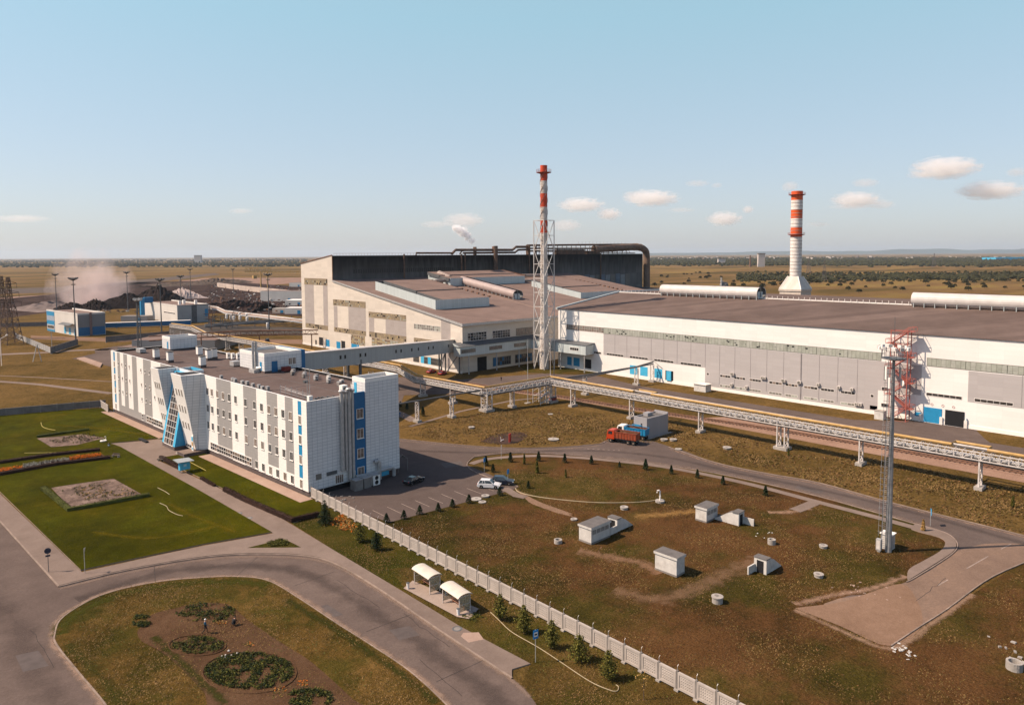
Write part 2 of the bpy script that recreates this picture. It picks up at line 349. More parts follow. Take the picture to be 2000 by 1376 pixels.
slag = ground_mat('slag_heap', [(0, (.008, .007, .007)), (.5, (.020, .015, .014)), (1, (.055, .038, .032))], .02, .12, .8, detail_mix=.5)
rubble = ground_mat('rubble', [(0, (.018, .012, .010)), (.5, (.048, .030, .026)), (.8, (.10, .068, .055)), (1, (.28, .21, .18))], .03, .15, .7, detail_mix=.6)
# ------------------------------------------------------------------ GROUND
def steppe_mat():
    m, n, b = new_mat('steppe')
    ge = N(n, 'ShaderNodeNewGeometry')
    mp = N(n, 'ShaderNodeMapping'); mp.inputs['Rotation'].default_value = (0, 0, R(-47.4+90)); mp.inputs['Scale'].default_value = (.35, 1, 1)
    n.links.new(ge.outputs['Position'], mp.inputs['Vector'])
    def noise(s, d, v=None, r_=.6):
        o = N(n, 'ShaderNodeTexNoise', Scale=s, Detail=d, Roughness=r_); n.links.new(v or mp.outputs[0], o.inputs['Vector']); return o.outputs[0]
    def mth(op, x, y, cl=False):
        o = N(n, 'ShaderNodeMath', operation=op, use_clamp=cl)
        for i, q in enumerate((x, y)):
            if isinstance(q, (int, float)): o.inputs[i].default_value = q
            else: n.links.new(q, o.inputs[i])
        return o.outputs[0]
    def ramp(f, cols):
        cr = N(n, 'ShaderNodeValToRGB'); el = cr.color_ramp.elements
        el[0].position = cols[0][0]; el[0].color = c4(cols[0][1]); el[1].position = cols[-1][0]; el[1].color = c4(cols[-1][1])
        for p, q in cols[1:-1]: e = el.new(p); e.color = c4(q)
        n.links.new(f, cr.inputs[0]); return cr.outputs[0]
    far = mth('ADD', mth('MULTIPLY', mth('SUBTRACT', mth('ADD', mth('MULTIPLY', noise(.0022, 5.0), .6), mth('MULTIPLY', noise(.012, 5.0), .4)), .5), 3.0), .5)
    cf = ramp(far, [(0, (.045, .034, .014)), (.32, (.100, .070, .024)), (.5, (.18, .108, .045)), (.68, (.225, .155, .048)), (.85, (.18, .095, .052)), (1, (.23, .13, .07))])
    near = mth('ADD', mth('MULTIPLY', mth('SUBTRACT', mth('ADD', mth('MULTIPLY', noise(.03, 4.0, ge.outputs['Position']), .40), mth('ADD', mth('MULTIPLY', noise(.22, 6.0, ge.outputs['Position'], .65), .28), mth('MULTIPLY', noise(1.6, 6.0, ge.outputs['Position'], .75), .32))), .5), 2.6), .5)
    cn = ramp(near, [(0, (.030, .022, .006)), (.28, (.075, .050, .014)), (.52, (.130, .080, .026)), (.75, (.175, .105, .037)), (1, (.27, .16, .065))])
    ln = N(n, 'ShaderNodeVectorMath', operation='LENGTH'); n.links.new(ge.outputs['Position'], ln.inputs[0])
    k = N(n, 'ShaderNodeMapRange'); k.inputs[1].default_value = 420; k.inputs[2].default_value = 1100; n.links.new(ln.outputs['Value'], k.inputs[0])
    mx = N(n, 'ShaderNodeMix', data_type='RGBA'); n.links.new(k.outputs[0], mx.inputs[0]); n.links.new(cn, mx.inputs[6]); n.links.new(cf, mx.inputs[7])
    s1 = N(n, 'ShaderNodeMapRange'); s1.inputs[1].default_value = .3; s1.inputs[2].default_value = .7; s1.inputs[3].default_value = .42; s1.inputs[4].default_value = 1.28; n.links.new(noise(1.1, 7.0, ge.outputs['Position'], .8), s1.inputs[0])
    m1 = N(n, 'ShaderNodeVectorMath', operation='SCALE'); n.links.new(mx.outputs[2], m1.inputs[0]); n.links.new(s1.outputs[0], m1.inputs['Scale'])
    n.links.new(m1.outputs[0], b.inputs['Base Color']); b.inputs['Roughness'].default_value = .95; b.inputs['Specular IOR Level'].default_value = .02
    bp = N(n, 'ShaderNodeBump', Strength=.9, Distance=.35); n.links.new(noise(1.9, 5.0, ge.outputs['Position'], .7), bp.inputs['Height']); n.links.new(bp.outputs[0], b.inputs['Normal'])
    return m
steppe = steppe_mat()
mb = MB()
xs = [-30000, -8000, -2000, -600, -200, 0, 200, 400, 700, 1200, 2500, 6000, 12000, 30000]
for i in range(len(xs)-1):
    for j in range(len(xs)-1): mb.q(((xs[i], xs[j], 0), (xs[i+1], xs[j], 0), (xs[i+1], xs[j+1], 0), (xs[i], xs[j+1], 0)))
tag(mb.build('ground', steppe, loc=(0, 0, 0)), kind='structure')
def sheet(name, poly, z, m):
    b = MB(); b.sheet(poly, z, 0); return tag(b.build(name, m), kind='structure')
def raised(name, poly, z, m, ms=None):
    b = MB(); b.prism(poly, .0, z, 1, 0, bottom=False); return tag(b.build(name, [m, ms or kerbm]), kind='structure')
# the fenced dry field
sheet('field', PG([(560, 950), (760, 1010), (1000, 940), (925, 893), (1060, 884), (1190, 893), (1300, 905), (1450, 934), (1600, 966), (1750, 1008), (1870, 1060), (1780, 1150), (1740, 1262), (2000, 1095), (2300, 960), (3200, 1300), (3200, 2200), (1600, 1500), (1460, 1380)]), .02, gr_field)
sheet('field_verge', PG([(1000, 1380), (1036, 1297), (900, 1225), (690, 1100), (575, 1022), (602, 970), (760, 1051), (900, 1122), (1040, 1196), (1207, 1284), (1342, 1357), (1420, 1398), (1560, 1470), (1200, 1600)]), .024, gr_verge)
sheet('green_verge', PG([(570, 1022), (602, 972), (640, 990), (760, 1050), (860, 1105), (760, 1110), (800, 1160), (690, 1098)]), .03, gr_green)
# asphalt
outer = [(115, 1146), (250, 1114), (400, 1089), (500, 1083), (600, 1087), (660, 1104), (740, 1151), (850, 1226), (930, 1279), (1000, 1325), (1035, 1358), (1060, 1400), (1100, 1500)]
near_road = SPG([(-700, 700), (-200, 850), (0, 1018), (115, 1146)], 0, 1)[:-1]+SPG(outer)+PG([(1100, 2200), (-1500, 2200), (-1500, 900)])
sheet('road', near_road, .04, asphalt)
isle = SPG([(230, 1420), (205, 1376), (150, 1310), (112, 1262), (107, 1240), (125, 1205), (200, 1163), (300, 1139), (400, 1129), (480, 1128), (528, 1137), (580, 1167), (660, 1220), (720, 1258), (800, 1312), (870, 1376), (905, 1420)])
raised('island', isle+PG([(905, 1600), (230, 1600)]), .16, gr_isle)
# pavement
pv = PG([(-150, 822), (0, 965), (160, 1118), (300, 1087), (400, 1066), (535, 1042), (380, 957), (235, 875), (200, 868), (275, 862), (312, 858), (350, 872), (395, 886), (305, 898), (420, 950), (545, 1010), (640, 1068), (690, 1098), (790, 1158), (900, 1225), (1036, 1297), (1000, 1308)])
pv_back = SPG([(1000, 1322), (930, 1277), (850, 1224), (740, 1149), (660, 1102), (600, 1085), (500, 1081), (400, 1087), (250, 1112), (115, 1144)])
raised('pavement', pv+pv_back+PG([(0, 1016), (-200, 848)]), .14, pave)
raised('grass_triangle', PG([(483, 1071), (520, 1062), (548, 1053), (562, 1057), (588, 1070)]), .17, gr_green)
raised('lawn', PG([(158, 1114), (0, 961), (-160, 812), (205, 798), (222, 806), (310, 856), (275, 860), (215, 866), (235, 873), (380, 953), (531, 1040), (400, 1063), (300, 1084)]), .17, gr_lawn)
raised('lawn', PG([(309, 895), (352, 888), (396, 884), (602, 971), (625, 985), (628, 1000), (575, 1021), (545, 1007), (420, 947)]), .17, gr_lawn)
kb = MB()
kb.sweep(SPG(outer[:10]), .2, .03, .17); kb.sweep(PG([(-200, 850), (0, 1018), (115, 1146)]), .2, .03, .17)
kb.sweep(isle, .16, .03, .19)
kb.sweep(SPG([(925, 893), (912, 908), (935, 925), (1012, 950)], 0, 4), .14, .03, .16)
kb.sweep(SPG([(925, 893), (1000, 885), (1100, 888), (1200, 897), (1300, 909), (1400, 925), (1500, 946), (1600, 970), (1700, 998), (1800, 1027), (1850, 1043), (1869, 1060), (1866, 1076), (1840, 1096), (1785, 1130), (1770, 1137)]), .14, .03, .17)
kb.sweep(SPG([(1740, 1262), (1800, 1222), (1850, 1190), (1940, 1126), (2050, 1080)]), .14, .03, .16)
kb.sweep(SPG([(780, 857), (900, 869), (1000, 875), (1100, 873), (1170, 867), (1182, 862)]), .14, .03, .16)
kb.sweep(SPG([(1306, 873), (1400, 904), (1500, 925), (1600, 943), (1750, 984), (2000, 1046), (2200, 1100)]), .14, .03, .16)
tag(kb.build('kerb', kerbm, loc=(0, 0, 0)), kind='structure')
# middle road, parking, spur
mid = SPG([(778, 856), (900, 869), (1000, 875), (1100, 873), (1170, 867), (1306, 873), (1400, 904), (1500, 925), (1600, 943), (1750, 984), (2000, 1046), (2400, 1150)])+SPG([(2400, 1010), (2100, 1065), (1940, 1126), (1850, 1190), (1800, 1222), (1740, 1255)], 0, 3)+SPG([(1600, 1192), (1650, 1165), (1700, 1158), (1785, 1130), (1840, 1096), (1866, 1076), (1869, 1060), (1850, 1043), (1800, 1027), (1700, 998), (1600, 970), (1500, 946), (1400, 925), (1300, 909), (1200, 897), (1100, 888), (1000, 885), (925, 893), (912, 908)])+PG([(1014, 950), (1000, 957), (900, 983), (760, 1020), (640, 978), (603, 962)])+[(66, 124), (80, 126), (81, 160), (84, 190)]+PG([(790, 770), (778, 800)])
sheet('yard', mid, .04, asphd)
sheet('yard_bay', SPG([(1165, 869), (1182, 860), (1205, 847), (1236, 842), (1262, 856), (1290, 866), (1312, 876), (1250, 882), (1165, 869)], 0, 3), .038, asphd)
sheet('dirt_patch', SPG([(1552, 1187), (1640, 1176), (1690, 1160), (1760, 1140), (1790, 1170), (1800, 1222), (1740, 1262), (1640, 1222), (1552, 1187)], 0, 4), .05, sand)
sheet('spur_road', SPG([(1866, 1077), (1840, 1098), (1785, 1131), (1700, 1160), (1640, 1168), (1600, 1192), (1700, 1230), (1745, 1250), (1800, 1221), (1850, 1189), (1940, 1125), (2060, 1072), (2000, 1062), (1920, 1062), (1866, 1077)], 0, 2), .046, ground_mat('dusty_asphalt', [(0, (.15, .10, .075)), (.45, (.21, .145, .11)), (.7, (.27, .18, .13)), (1, (.36, .235, .165))], .06, .25, 2.5, bump=.15, detail_mix=.2))
raised('wide_pavement', SPG([(1790, 1023), (1850, 1041), (1867, 1060), (1863, 1076), (1838, 1094), (1785, 1127), (1773, 1133), (1775, 1113), (1800, 1098), (1835, 1078), (1846, 1062), (1835, 1050), (1780, 1034), (1790, 1023)], 0, 3), .15, pave)
pth = MB()
pth.sweep(SPG([(920, 906), (950, 897), (1000, 892), (1060, 890), (1120, 893), (1180, 898), (1300, 912), (1450, 942), (1600, 981), (1700, 1007), (1800, 1034)]), 1.7, .05, .075)
pth.sweep(PG([(1592, 981), (1568, 991), (1552, 997)]), 2.2, .05, .07); pth.sweep(PG([(985, 953), (1010, 968), (1027, 971)]), 1.8, .05, .07)
pth.sweep(PG([(800, 833), (900, 803), (1000, 782), (1060, 776)]), 1.2, .03, .06)
pth.sweep(PG([(760, 800), (782, 808), (810, 822)]), 3, .03, .06)
tag(pth.build('path', pave, loc=(0, 0, 0)), kind='structure')
ap = MB(); ap.box(-2.6, -1.5, .05, 0, 43, .19); ap.box(-2.6, 66.5, .05, 0, 111, .19)
o = ap.build('apron', apron, loc=(61.6, 123.3, 0)); o.rotation_euler.z = R(3.2); tag(o, kind='structure')
# shelter pad and patches
sheet('bus_stop_pad', PG([(788, 1150), (806, 1135), (935, 1190), (917, 1210), (893, 1206)]), .16, ground_mat('pale_slab', [(0, (.26, .20, .165)), (.5, (.36, .285, .24)), (1, (.42, .34, .29))], .1, .5, 3, bump=.1, detail_mix=.12))
sheet('worn_patch', SPG([(1000, 950), (1040, 973), (1100, 1000), (1120, 1008), (1090, 1002), (1040, 984), (1030, 977)], 0, 2), .03, sand)
sheet('rut', PG([(1042, 976), (1062, 983), (1118, 1003), (1105, 1006), (1045, 981)]), .034, sand)
def soft_strip(name, path, w_, z, col, amt=.7, ns=.6, thr=(.35, .65), kind='structure'):
    """worn, dusty or oily band with ragged see-through edges lying on a surface"""
    P = [Vector((p[0], p[1], 0)) for p in path]; vs, fs, uv = [], [], []; L_ = 0
    for i, p in enumerate(P):
        t = (P[min(i+1, len(P)-1)]-P[max(i-1, 0)]).normalized(); nn = Vector((-t.y, t.x, 0))*w_*.5; vs += [(p.x+nn.x, p.y+nn.y, z), (p.x-nn.x, p.y-nn.y, z)]
    for i in range(len(P)-1): fs.append((2*i+1, 2*i+3, 2*i+2, 2*i))
    me = bpy.data.meshes.new(name); me.from_pydata(vs, [], fs); ul = me.uv_layers.new()
    for pl_ in me.polygons:
        for li in pl_.loop_indices: vi = me.loops[li].vertex_index; ul.data[li].uv = (vi % 2, (vi//2)/len(P))
    key = 'strip_%s_%s_%s' % (name, str(col), amt)
    if key not in MATS:
        m, n, b = new_mat(name); b.inputs['Base Color'].default_value = c4(col); b.inputs['Roughness'].default_value = .95; b.inputs['Specular IOR Level'].default_value = .02
        u = N(n, 'ShaderNodeUVMap'); sp = N(n, 'ShaderNodeSeparateXYZ'); n.links.new(u.outputs[0], sp.inputs[0])
        pp = N(n, 'ShaderNodeMath', operation='PINGPONG'); n.links.new(sp.outputs[0], pp.inputs[0]); pp.inputs[1].default_value = .5
        ge = N(n, 'ShaderNodeNewGeometry'); no = N(n, 'ShaderNodeTexNoise', Scale=ns, Detail=7.0, Roughness=.7); n.links.new(ge.outputs['Position'], no.inputs['Vector'])
        ad = N(n, 'ShaderNodeMath', operation='MULTIPLY_ADD'); n.links.new(pp.outputs[0], ad.inputs[0]); ad.inputs[1].default_value = .9; n.links.new(no.outputs[0], ad.inputs[2])
        mr = N(n, 'ShaderNodeMapRange'); mr.interpolation_type = 'SMOOTHSTEP'; mr.inputs[1].default_value = thr[0]+.25; mr.inputs[2].default_value = thr[1]+.35; mr.inputs[4].default_value = amt; n.links.new(ad.outputs[0], mr.inputs[0]); n.links.new(mr.outputs[0], b.inputs['Alpha']); MATS[key] = m
    me.materials.append(MATS[key]); o = bpy.data.objects.new(name, me); COL.objects.link(o); return tag(o, kind=kind)
lane = SPG([(150, 1172), (300, 1122), (420, 1107), (520, 1106), (600, 1122), (680, 1166), (780, 1228), (880, 1296), (960, 1352), (1000, 1400)])
soft_strip('road_wear', lane, 4.5, .046, (.065, .052, .048), .38, .25)
soft_strip('road_wear', SPG([(-100, 1120), (20, 1200), (60, 1290), (120, 1400)]), 6, .047, (.08, .062, .056), .28, .2)
isle2 = SPG([(230, 1420), (200, 1376), (146, 1310), (106, 1262), (101, 1240), (120, 1203), (198, 1160), (300, 1136), (400, 1126), (482, 1125), (532, 1134), (584, 1164), (664, 1217), (724, 1255), (804, 1309), (876, 1376), (910, 1420)])
soft_strip('road_dust', isle2, 1.6, .050, (.27, .19, .145), .75, .8)
soft_strip('road_dust', SPG([(115, 1150), (250, 1118), (400, 1093), (500, 1087), (600, 1091), (660, 1108), (740, 1155), (850, 1230), (930, 1283), (1000, 1329), (1035, 1362)]), 1.2, .052, (.25, .18, .14), .6, .8)
soft_strip('road_dust', SPG([(780, 860), (900, 872), (1000, 878), (1100, 876), (1170, 870)]), 1.2, .05, (.24, .17, .13), .7, .8)
soft_strip('road_dust', SPG([(1306, 876), (1400, 907), (1500, 928), (1600, 946), (1750, 987), (2000, 1049), (2200, 1103)]), 1.3, .05, (.25, .17, .125), .8, .8)
soft_strip('road_dust', SPG([(925, 890), (1000, 882), (1100, 885), (1200, 894), (1300, 906), (1400, 921), (1500, 942), (1600, 966), (1700, 994), (1800, 1023)]), 1.0, .052, (.24, .17, .13), .7, .8)
soft_strip('road_wear', SPG([(800, 880), (950, 884), (1150, 880), (1300, 893), (1450, 926), (1600, 956), (1800, 1005), (2100, 1090)]), 3.2, .05, (.07, .057, .053), .35, .3)
soft_strip('worn_grass', SPG([(1552, 1180), (1640, 1160), (1700, 1150), (1770, 1125)]), 2.2, .055, (.30, .19, .13), .7, .8)
soft_strip('worn_grass', SPG([(1552, 1190), (1640, 1230), (1740, 1266), (1810, 1224), (1900, 1160)]), 1.8, .055, (.28, .18, .12), .7, .8)
soft_strip('worn_grass', SPG([(1500, 1000), (1540, 1000), (1580, 992)]), 3.0, .055, (.27, .17, .11), .8, .8)
soft_strip('worn_grass', SPG([(1130, 1075), (1180, 1085), (1250, 1100), (1290, 1120)]), 4.5, .055, (.24, .14, .085), .6, .7)
soft_strip('worn_grass', SPG([(1240, 1010), (1300, 1004), (1360, 1000), (1420, 1010)]), 4.5, .055, (.30, .17, .06), .6, .7)
soft_strip('worn_grass', SPG([(1200, 1150), (1300, 1170), (1420, 1120), (1480, 1090)]), 5.5, .055, (.20, .12, .07), .55, .6)
soft_strip('green_edge', SPG([(120, 1240), (135, 1212), (200, 1173), (300, 1148), (400, 1138), (480, 1138), (520, 1146)]), 4.0, .166, (.045, .045, .008), .8, .7)
soft_strip('green_edge', SPG([(560, 1172), (640, 1222), (720, 1274), (800, 1330), (850, 1376)]), 2.2, .167, (.035, .035, .008), .8, .7)
soft_strip('green_edge', SPG([(130, 1260), (200, 1330), (250, 1400)]), 2.5, .166, (.045, .042, .009), .7, .7)
soft_strip('green_edge', SPG([(300, 1245), (360, 1300), (440, 1376)]), 2.0, .18, (.035, .038, .008), .7, .9)
for pts in (((180, 1040), (300, 1052), (420, 1030)), ((330, 985), (380, 1010), (460, 1040)), ((100, 830), (200, 838), (290, 850))):
    soft_strip('yellowed_lawn', SPG(pts), 2.4, .176, (.13, .095, .007), .35, .5)
# asphalt repair patches and cracks
for pts in (((600, 1190), (640, 1180), (670, 1200), (630, 1212)), ((760, 1230), (800, 1222), (820, 1240), (780, 1250)), ((860, 905), (900, 900), (905, 908), (870, 914)), ((1560, 948), (1610, 958), (1600, 964), (1550, 953)), ((30, 1280), (75, 1270), (95, 1300), (45, 1312))): sheet('asphalt_patch', PG(pts), .048, mat('patched_asphalt', (.088, .070, .064), .95, .25, .7))
ck = MB(); rs_ = random.Random(4)
for (x, y, dx, dy, n_) in ((660, 1135, 14, 9, 7), (640, 1240, 16, 4, 8), (820, 1290, 12, 10, 8), (400, 1110, 12, -2, 8), (60, 1230, 8, 12, 7), (150, 1180, 14, 5, 6), (790, 1200, 15, 11, 7), (1450, 925, 12, 3, 7), (850, 940, 10, 3, 6), (1850, 1130, -9, 6, 8)):
    P_ = [(x+dx*k+rs_.uniform(-3, 3), y+dy*k+rs_.uniform(-3, 3)) for k in range(n_)]; ck.sweep(PG(P_), .06, .05, .0535)
for t_c in (.12, .3, .47, .66, .82): p_ = Vector(lane[int(t_c*(len(lane)-1))]); q_ = Vector(lane[int(t_c*(len(lane)-1))+1]); d_ = (q_-p_).normalized(); nn_ = Vector((-d_.y, d_.x)); ck.sweep([tuple(p_-nn_*3.2), tuple(p_+nn_*3.0+d_*.3)], .07, .05, .0535)
tag(ck.build('crack', mat('crack_tar', (.03, .024, .022), .9), loc=(0, 0, 0)), kind='structure')
# road beyond the pipe rack, forecourt, garage apron, rail bed
far_road = [(190, -140), (197.5, -140), (197.5, 48), (201, 50), (209.3, 54), (209.3, 68), (203, 74), (198.5, 80), (198, 120), (198, 150), (200, 160), (203, 172), (204, 184), (200, 190), (160, 205), (160, 182), (180, 178), (190, 168), (190.5, 80)]
sheet('service_road', far_road, .03, asphd)
sheet('service_road', [(118, 226), (150, 224), (162, 205), (162, 182), (150, 180), (128, 196), (100, 205)], .032, asphalt)
raised('verge', PG([(1010, 712), (1140, 713), (1180, 728), (1120, 732), (1030, 728)]), .08, gr_verge)
bal = MB(); rp = [G(a, b).xy for a, b in ((1020, 766), (1100, 776), (1240, 799))]+[Vector((172, 92)), Vector((174, 56)), Vector((174.5, 20)), Vector((175, -60))]
rp = smooth_path([p for p in [Vector((158, 200))]+rp], 5)
bal.sweep(rp, 4.2, .0, .12); bal.sheet([(167, 118), (168, 112), (179, 104), (181, 60), (182, -80), (168, -80), (167.5, 60)], .045)
tag(bal.build('rail_bed', ballast, loc=(0, 0, 0)), kind='structure')
tr = thing('railway_track', 'single rusty railway track on pink ballast behind the pipe rack', 'railway', (172, 92, 0))
for off in (-.76, .76):
    b = MB(); pp = []
    for i, p in enumerate(rp):
        a = Vector(rp[max(i-1, 0)]); c = Vector(rp[min(i+1, len(rp)-1)]); t = (c-a).normalized(); pp.append((p[0]-t.y*off, p[1]+t.x*off))
    b.sweep(pp, .12, .2, .42); b.build('rail', rust, tr, world=True)
b = MB(); L = 0
for i in range(len(rp)-1):
    a = Vector(rp[i]); c = Vector(rp[i+1]); d = (c-a); n_ = max(1, int(d.length/.9)); t = d.normalized()
    for k in range(n_):
        p = a+d*(k/n_); U = Vector((-t.y, t.x, 0)); b.ob(Vector((p.x, p.y, .1))-U*1.3, U, Vector((t.x, t.y, 0)), Z_, 2.6, .25, .12)
b.build('sleepers', mat('sleeper', (.055, .035, .03), .9, .3, 2), tr, world=True)
# left middle distance paths and yard
lp = MB()
lp.sweep(SPG([(-100, 697), (0, 692), (90, 688), (150, 684), (215, 682)]), 6, .0, .03); lp.sweep(SPG([(-60, 741), (60, 749), (130, 757), (218, 768)]), 2.5, .0, .03)
lp.sweep(SPG([(-60, 731), (60, 736), (218, 745)]), 1.0, .0, .02, )
tag(lp.build('track', pave, loc=(0, 0, 0)), kind='structure')
sheet('yard_left', PG([(185, 683), (226, 676), (330, 668), (400, 690), (250, 705), (216, 716), (190, 709), (140, 700), (186, 690)]), .03, asphalt)
b = MB(); pg = PG([(150, 701), (165, 699), (200, 711), (196, 718)]); b.prism(pg, 0, .5); tag(b.build('concrete_ramp', apron), 'low pale concrete ramp at the edge of the yard beside the office', 'ramp')
for k, P_ in enumerate(([(455, 667), (590, 672), (590, 663), (500, 662)], [(60, 662), (235, 668), (330, 662), (330, 657), (235, 661), (60, 655)])):
    sheet('track', PG(P_), .03+.004*k, sand)
# dark industrial yard ground, worn earth strips
sheet('slag_yard', PG([(120, 607), (200, 600), (420, 607), (592, 618), (592, 560), (420, 548), (200, 552), (100, 575), (-60, 590), (-60, 630)]), .05, rubble)
sheet('pipe_corridor', PG([(330, 652), (592, 655), (592, 640), (400, 634), (330, 640)]), .06, mat('dark_earth', (.05, .038, .028), .95, .4, .08))
sheet('earth_strip', PG([(-60, 566), (120, 560), (420, 533), (430, 536), (130, 571), (-60, 575)]), .05, mat('dark_earth2', (.075, .05, .035), .95, .4, .08))
sheet('earth_strip', PG([(-60, 591), (150, 583), (590, 552), (590, 542), (400, 543), (150, 572), (-60, 584)]), .045, mat('pink_earth', (.22, .13, .09), .95, .4, .05))
# parking bay lines and centre lines
ml = MB()
pk0, pk1 = G(750, 1012).xy, G(1012, 948).xy
for k in range(10):
    p = pk0.lerp(pk1, (k+.3)/10.2); q = p+Vector((-.15, 4.8))
    ml.sweep([(p.x-.2, p.y+.3), (q.x, q.y)], .12, .045, .052)
for a, b_ in (((1832, 1143), (1851, 1132)), ((1888, 1110), (1930, 1086)), ((1955, 1072), (1975, 1062))):
    ml.sweep(PG([a, b_]), .18, .045, .052)
for k in range(7): ml.sweep(PG([(1147+k*10, 876.2+k*.5), (1151+k*10, 876.5+k*.5)]), .25, .045, .052)
tag(ml.build('road_marking', mat('worn_white_paint', (.27, .21, .175), .8, .4, 1.5), loc=(0, 0, 0)), kind='structure')
# ------------------------------------------------------------------ OFFICE BUILDING
off = thing('office_building', 'four-storey white and grey tiled office block with leaning entrance fins and flat brown roof', 'building', (61.6, 123.3, 0), R(3.2))
OL, OW, OZ, OD = 108.8, 20.6, 18.1, 17.5
b = MB()   # mats: 0 white tile 1 grey tile 2 plain 3 plinth 4 blue 5 felt
def fstrip(y0, y1, z0, z1, m): b.q(((0, y1, z0), (0, y0, z0), (0, y0, z1), (0, y1, z1)), m)
strips = [(0, 1.85, 2), (1.85, 3.15, 'b'), (3.15, 5, 2), (5, 8, 1), (8, 11, 2), (11, 15.3, 1), (15.3, 19.7, 2), (19.7, 25.5, 1), (25.5, 31.3, 2), (31.3, 38.5, 1), (38.5, 44.5, 2), (44.5, 62.1, 2),
          (62.1, 71, 1), (71, 77.6, 2), (77.6, 83.2, 1), (83.2, 88, 2), (88, 91.6, 1), (91.6, 95.3, 2), (95.3, 98.4, 1), (98.4, 101.2, 2), (101.2, 103.5, 1), (103.5, 105.4, 2), (105.4, 106.7, 'b'), (106.7, OL, 2)]
for y0, y1, k in strips:
    if k == 'b':
        zs = [(1.1, 3.3, 2), (3.3, 5.9, 4), (5.9, 7.4, 2), (7.4, 9.6, 4), (9.6, 11.6, 2), (11.6, 13.4, 4), (13.4, 15.3, 2), (15.3, 17.9, 4), (17.9, OZ, 2)]
        for a, c, m in zs: fstrip(y0, y1, a, c, m)
    elif k == 1:
        low = 3.4 if y0 < 18 else 1.1
        if low > 1.1: fstrip(y0, y1, 1.1, low, 2)
        fstrip(y0, y1, low, OZ, 1)
    else:
        if y0 > 80 and y1 < 104: fstrip(y0, y1, 1.1, 3.2, 1); fstrip(y0, y1, 3.2, OZ, 2)
        else: fstrip(y0, y1, 1.1, OZ, 2)
b.q(((.25, OL, 0), (.25, 0, 0), (.25, 0, 1.1), (.25, OL, 1.1)), 3); b.q(((0, OL, 1.1), (.25, OL, 1.1), (.25, 0, 1.1), (0, 0, 1.1)), 3)
# end faces and back
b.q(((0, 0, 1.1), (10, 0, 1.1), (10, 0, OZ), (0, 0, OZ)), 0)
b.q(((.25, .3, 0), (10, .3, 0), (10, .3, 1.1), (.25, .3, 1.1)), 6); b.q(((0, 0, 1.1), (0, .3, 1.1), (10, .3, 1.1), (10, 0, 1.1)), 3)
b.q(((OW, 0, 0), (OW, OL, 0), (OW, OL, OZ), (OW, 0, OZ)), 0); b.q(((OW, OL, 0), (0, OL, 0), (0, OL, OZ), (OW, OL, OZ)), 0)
# parapets
t = .35
for (x0, y0, x1, y1) in ((0, 0, t, OL), (OW-t, 0, OW, OL), (t, 0, OW-t, t), (t, OL-t, OW-t, OL)):
    b.q(((x0, y0, OZ), (x1, y0, OZ), (x1, y1, OZ), (x0, y1, OZ)), 2)
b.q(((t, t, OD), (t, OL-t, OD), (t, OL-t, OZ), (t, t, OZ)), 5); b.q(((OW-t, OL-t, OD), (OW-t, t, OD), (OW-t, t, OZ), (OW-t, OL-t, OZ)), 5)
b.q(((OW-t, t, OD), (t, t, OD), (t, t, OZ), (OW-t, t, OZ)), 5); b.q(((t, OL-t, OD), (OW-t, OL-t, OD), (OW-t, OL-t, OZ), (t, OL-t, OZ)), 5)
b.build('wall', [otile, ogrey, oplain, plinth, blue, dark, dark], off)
b = MB(); b.q(((t, t, OD), (OW-t, t, OD), (OW-t, OL-t, OD), (t, OL-t, OD))); 
b.build('roof', roofdeck, off)
b = MB()   # long felt seams on the roof
for y0, x0, x1 in ((52, 6, 12), (36, 2.5, 20), (70, 1.5, 19), (88, 1.5, 20), (18, 1.5, 19)): b.box(x0, y0, OD, x1, y0+.14, OD+.05)
b.box(11, 5, OD, 11.1, 98, OD+.05); b.build('roof_seam', felt, off)
# windows -----------------------------------------------------------------
def window_mesh(w_, h_, name='window', gm=1, leaf=2):
    q = MB(); q.ob((0, w_/2, 0), -Y_, Z_, -X_, w_, h_, .05, 0)
    lw = (w_-.14)/leaf
    for k in range(leaf):
        y = w_/2-.07-k*lw-.03
        q.q(((-.056, y, .08), (-.056, y-lw+.06, .08), (-.056, y-lw+.06, h_-.08), (-.056, y, h_-.08)), gm)
    q.box(-.16, -w_/2-.05, -.1, -.05, w_/2+.05, -.002, 0)
    me = bpy.data.meshes.new(name); me.from_pydata(q.v, [], q.f)
    for k in (frame, glass, glassb): me.materials.append(k)
    me.polygons.foreach_set('material_index', q.m); me.update(); return me
wA = [window_mesh(1.25, 1.65, gm=g_) for g_ in (1, 1, 2)]; wB = [window_mesh(.75, .95, gm=g_, leaf=1) for g_ in (1, 2)]; wC = window_mesh(1.0, 1.7, gm=2)
for y in (43.2, 40.9, 38, 35.1, 32.1, 29.1, 24.5, 20.5, 17.5, 14.4, 11.6, 8.8, 5.9):
    for z in (13.75, 9.85, 6.0): inst('window', rnd.choice(wA), off, (-.004, y, z))
for y in (20.3, 17.4, 14.4, 11.5, 8.6, 5.8): inst('window', rnd.choice(wA), off, (-.004, y, 1.45))
for y in (2.5, 106.05):
    for z in (13.5, 9.75, 5.95, 1.3): inst('window', wC, off, (-.004, y, z))
for y in (102.6, 99.7, 96.6, 93.8, 84.9, 81.8, 78.8):
    for z in (14.4, 10.5, 6.6): inst('window', rnd.choice(wB), off, (-.004, y, z))
for z in (14.4, 10.5): inst('window', wB[0], off, (-.004, 75.6, z-2.2))
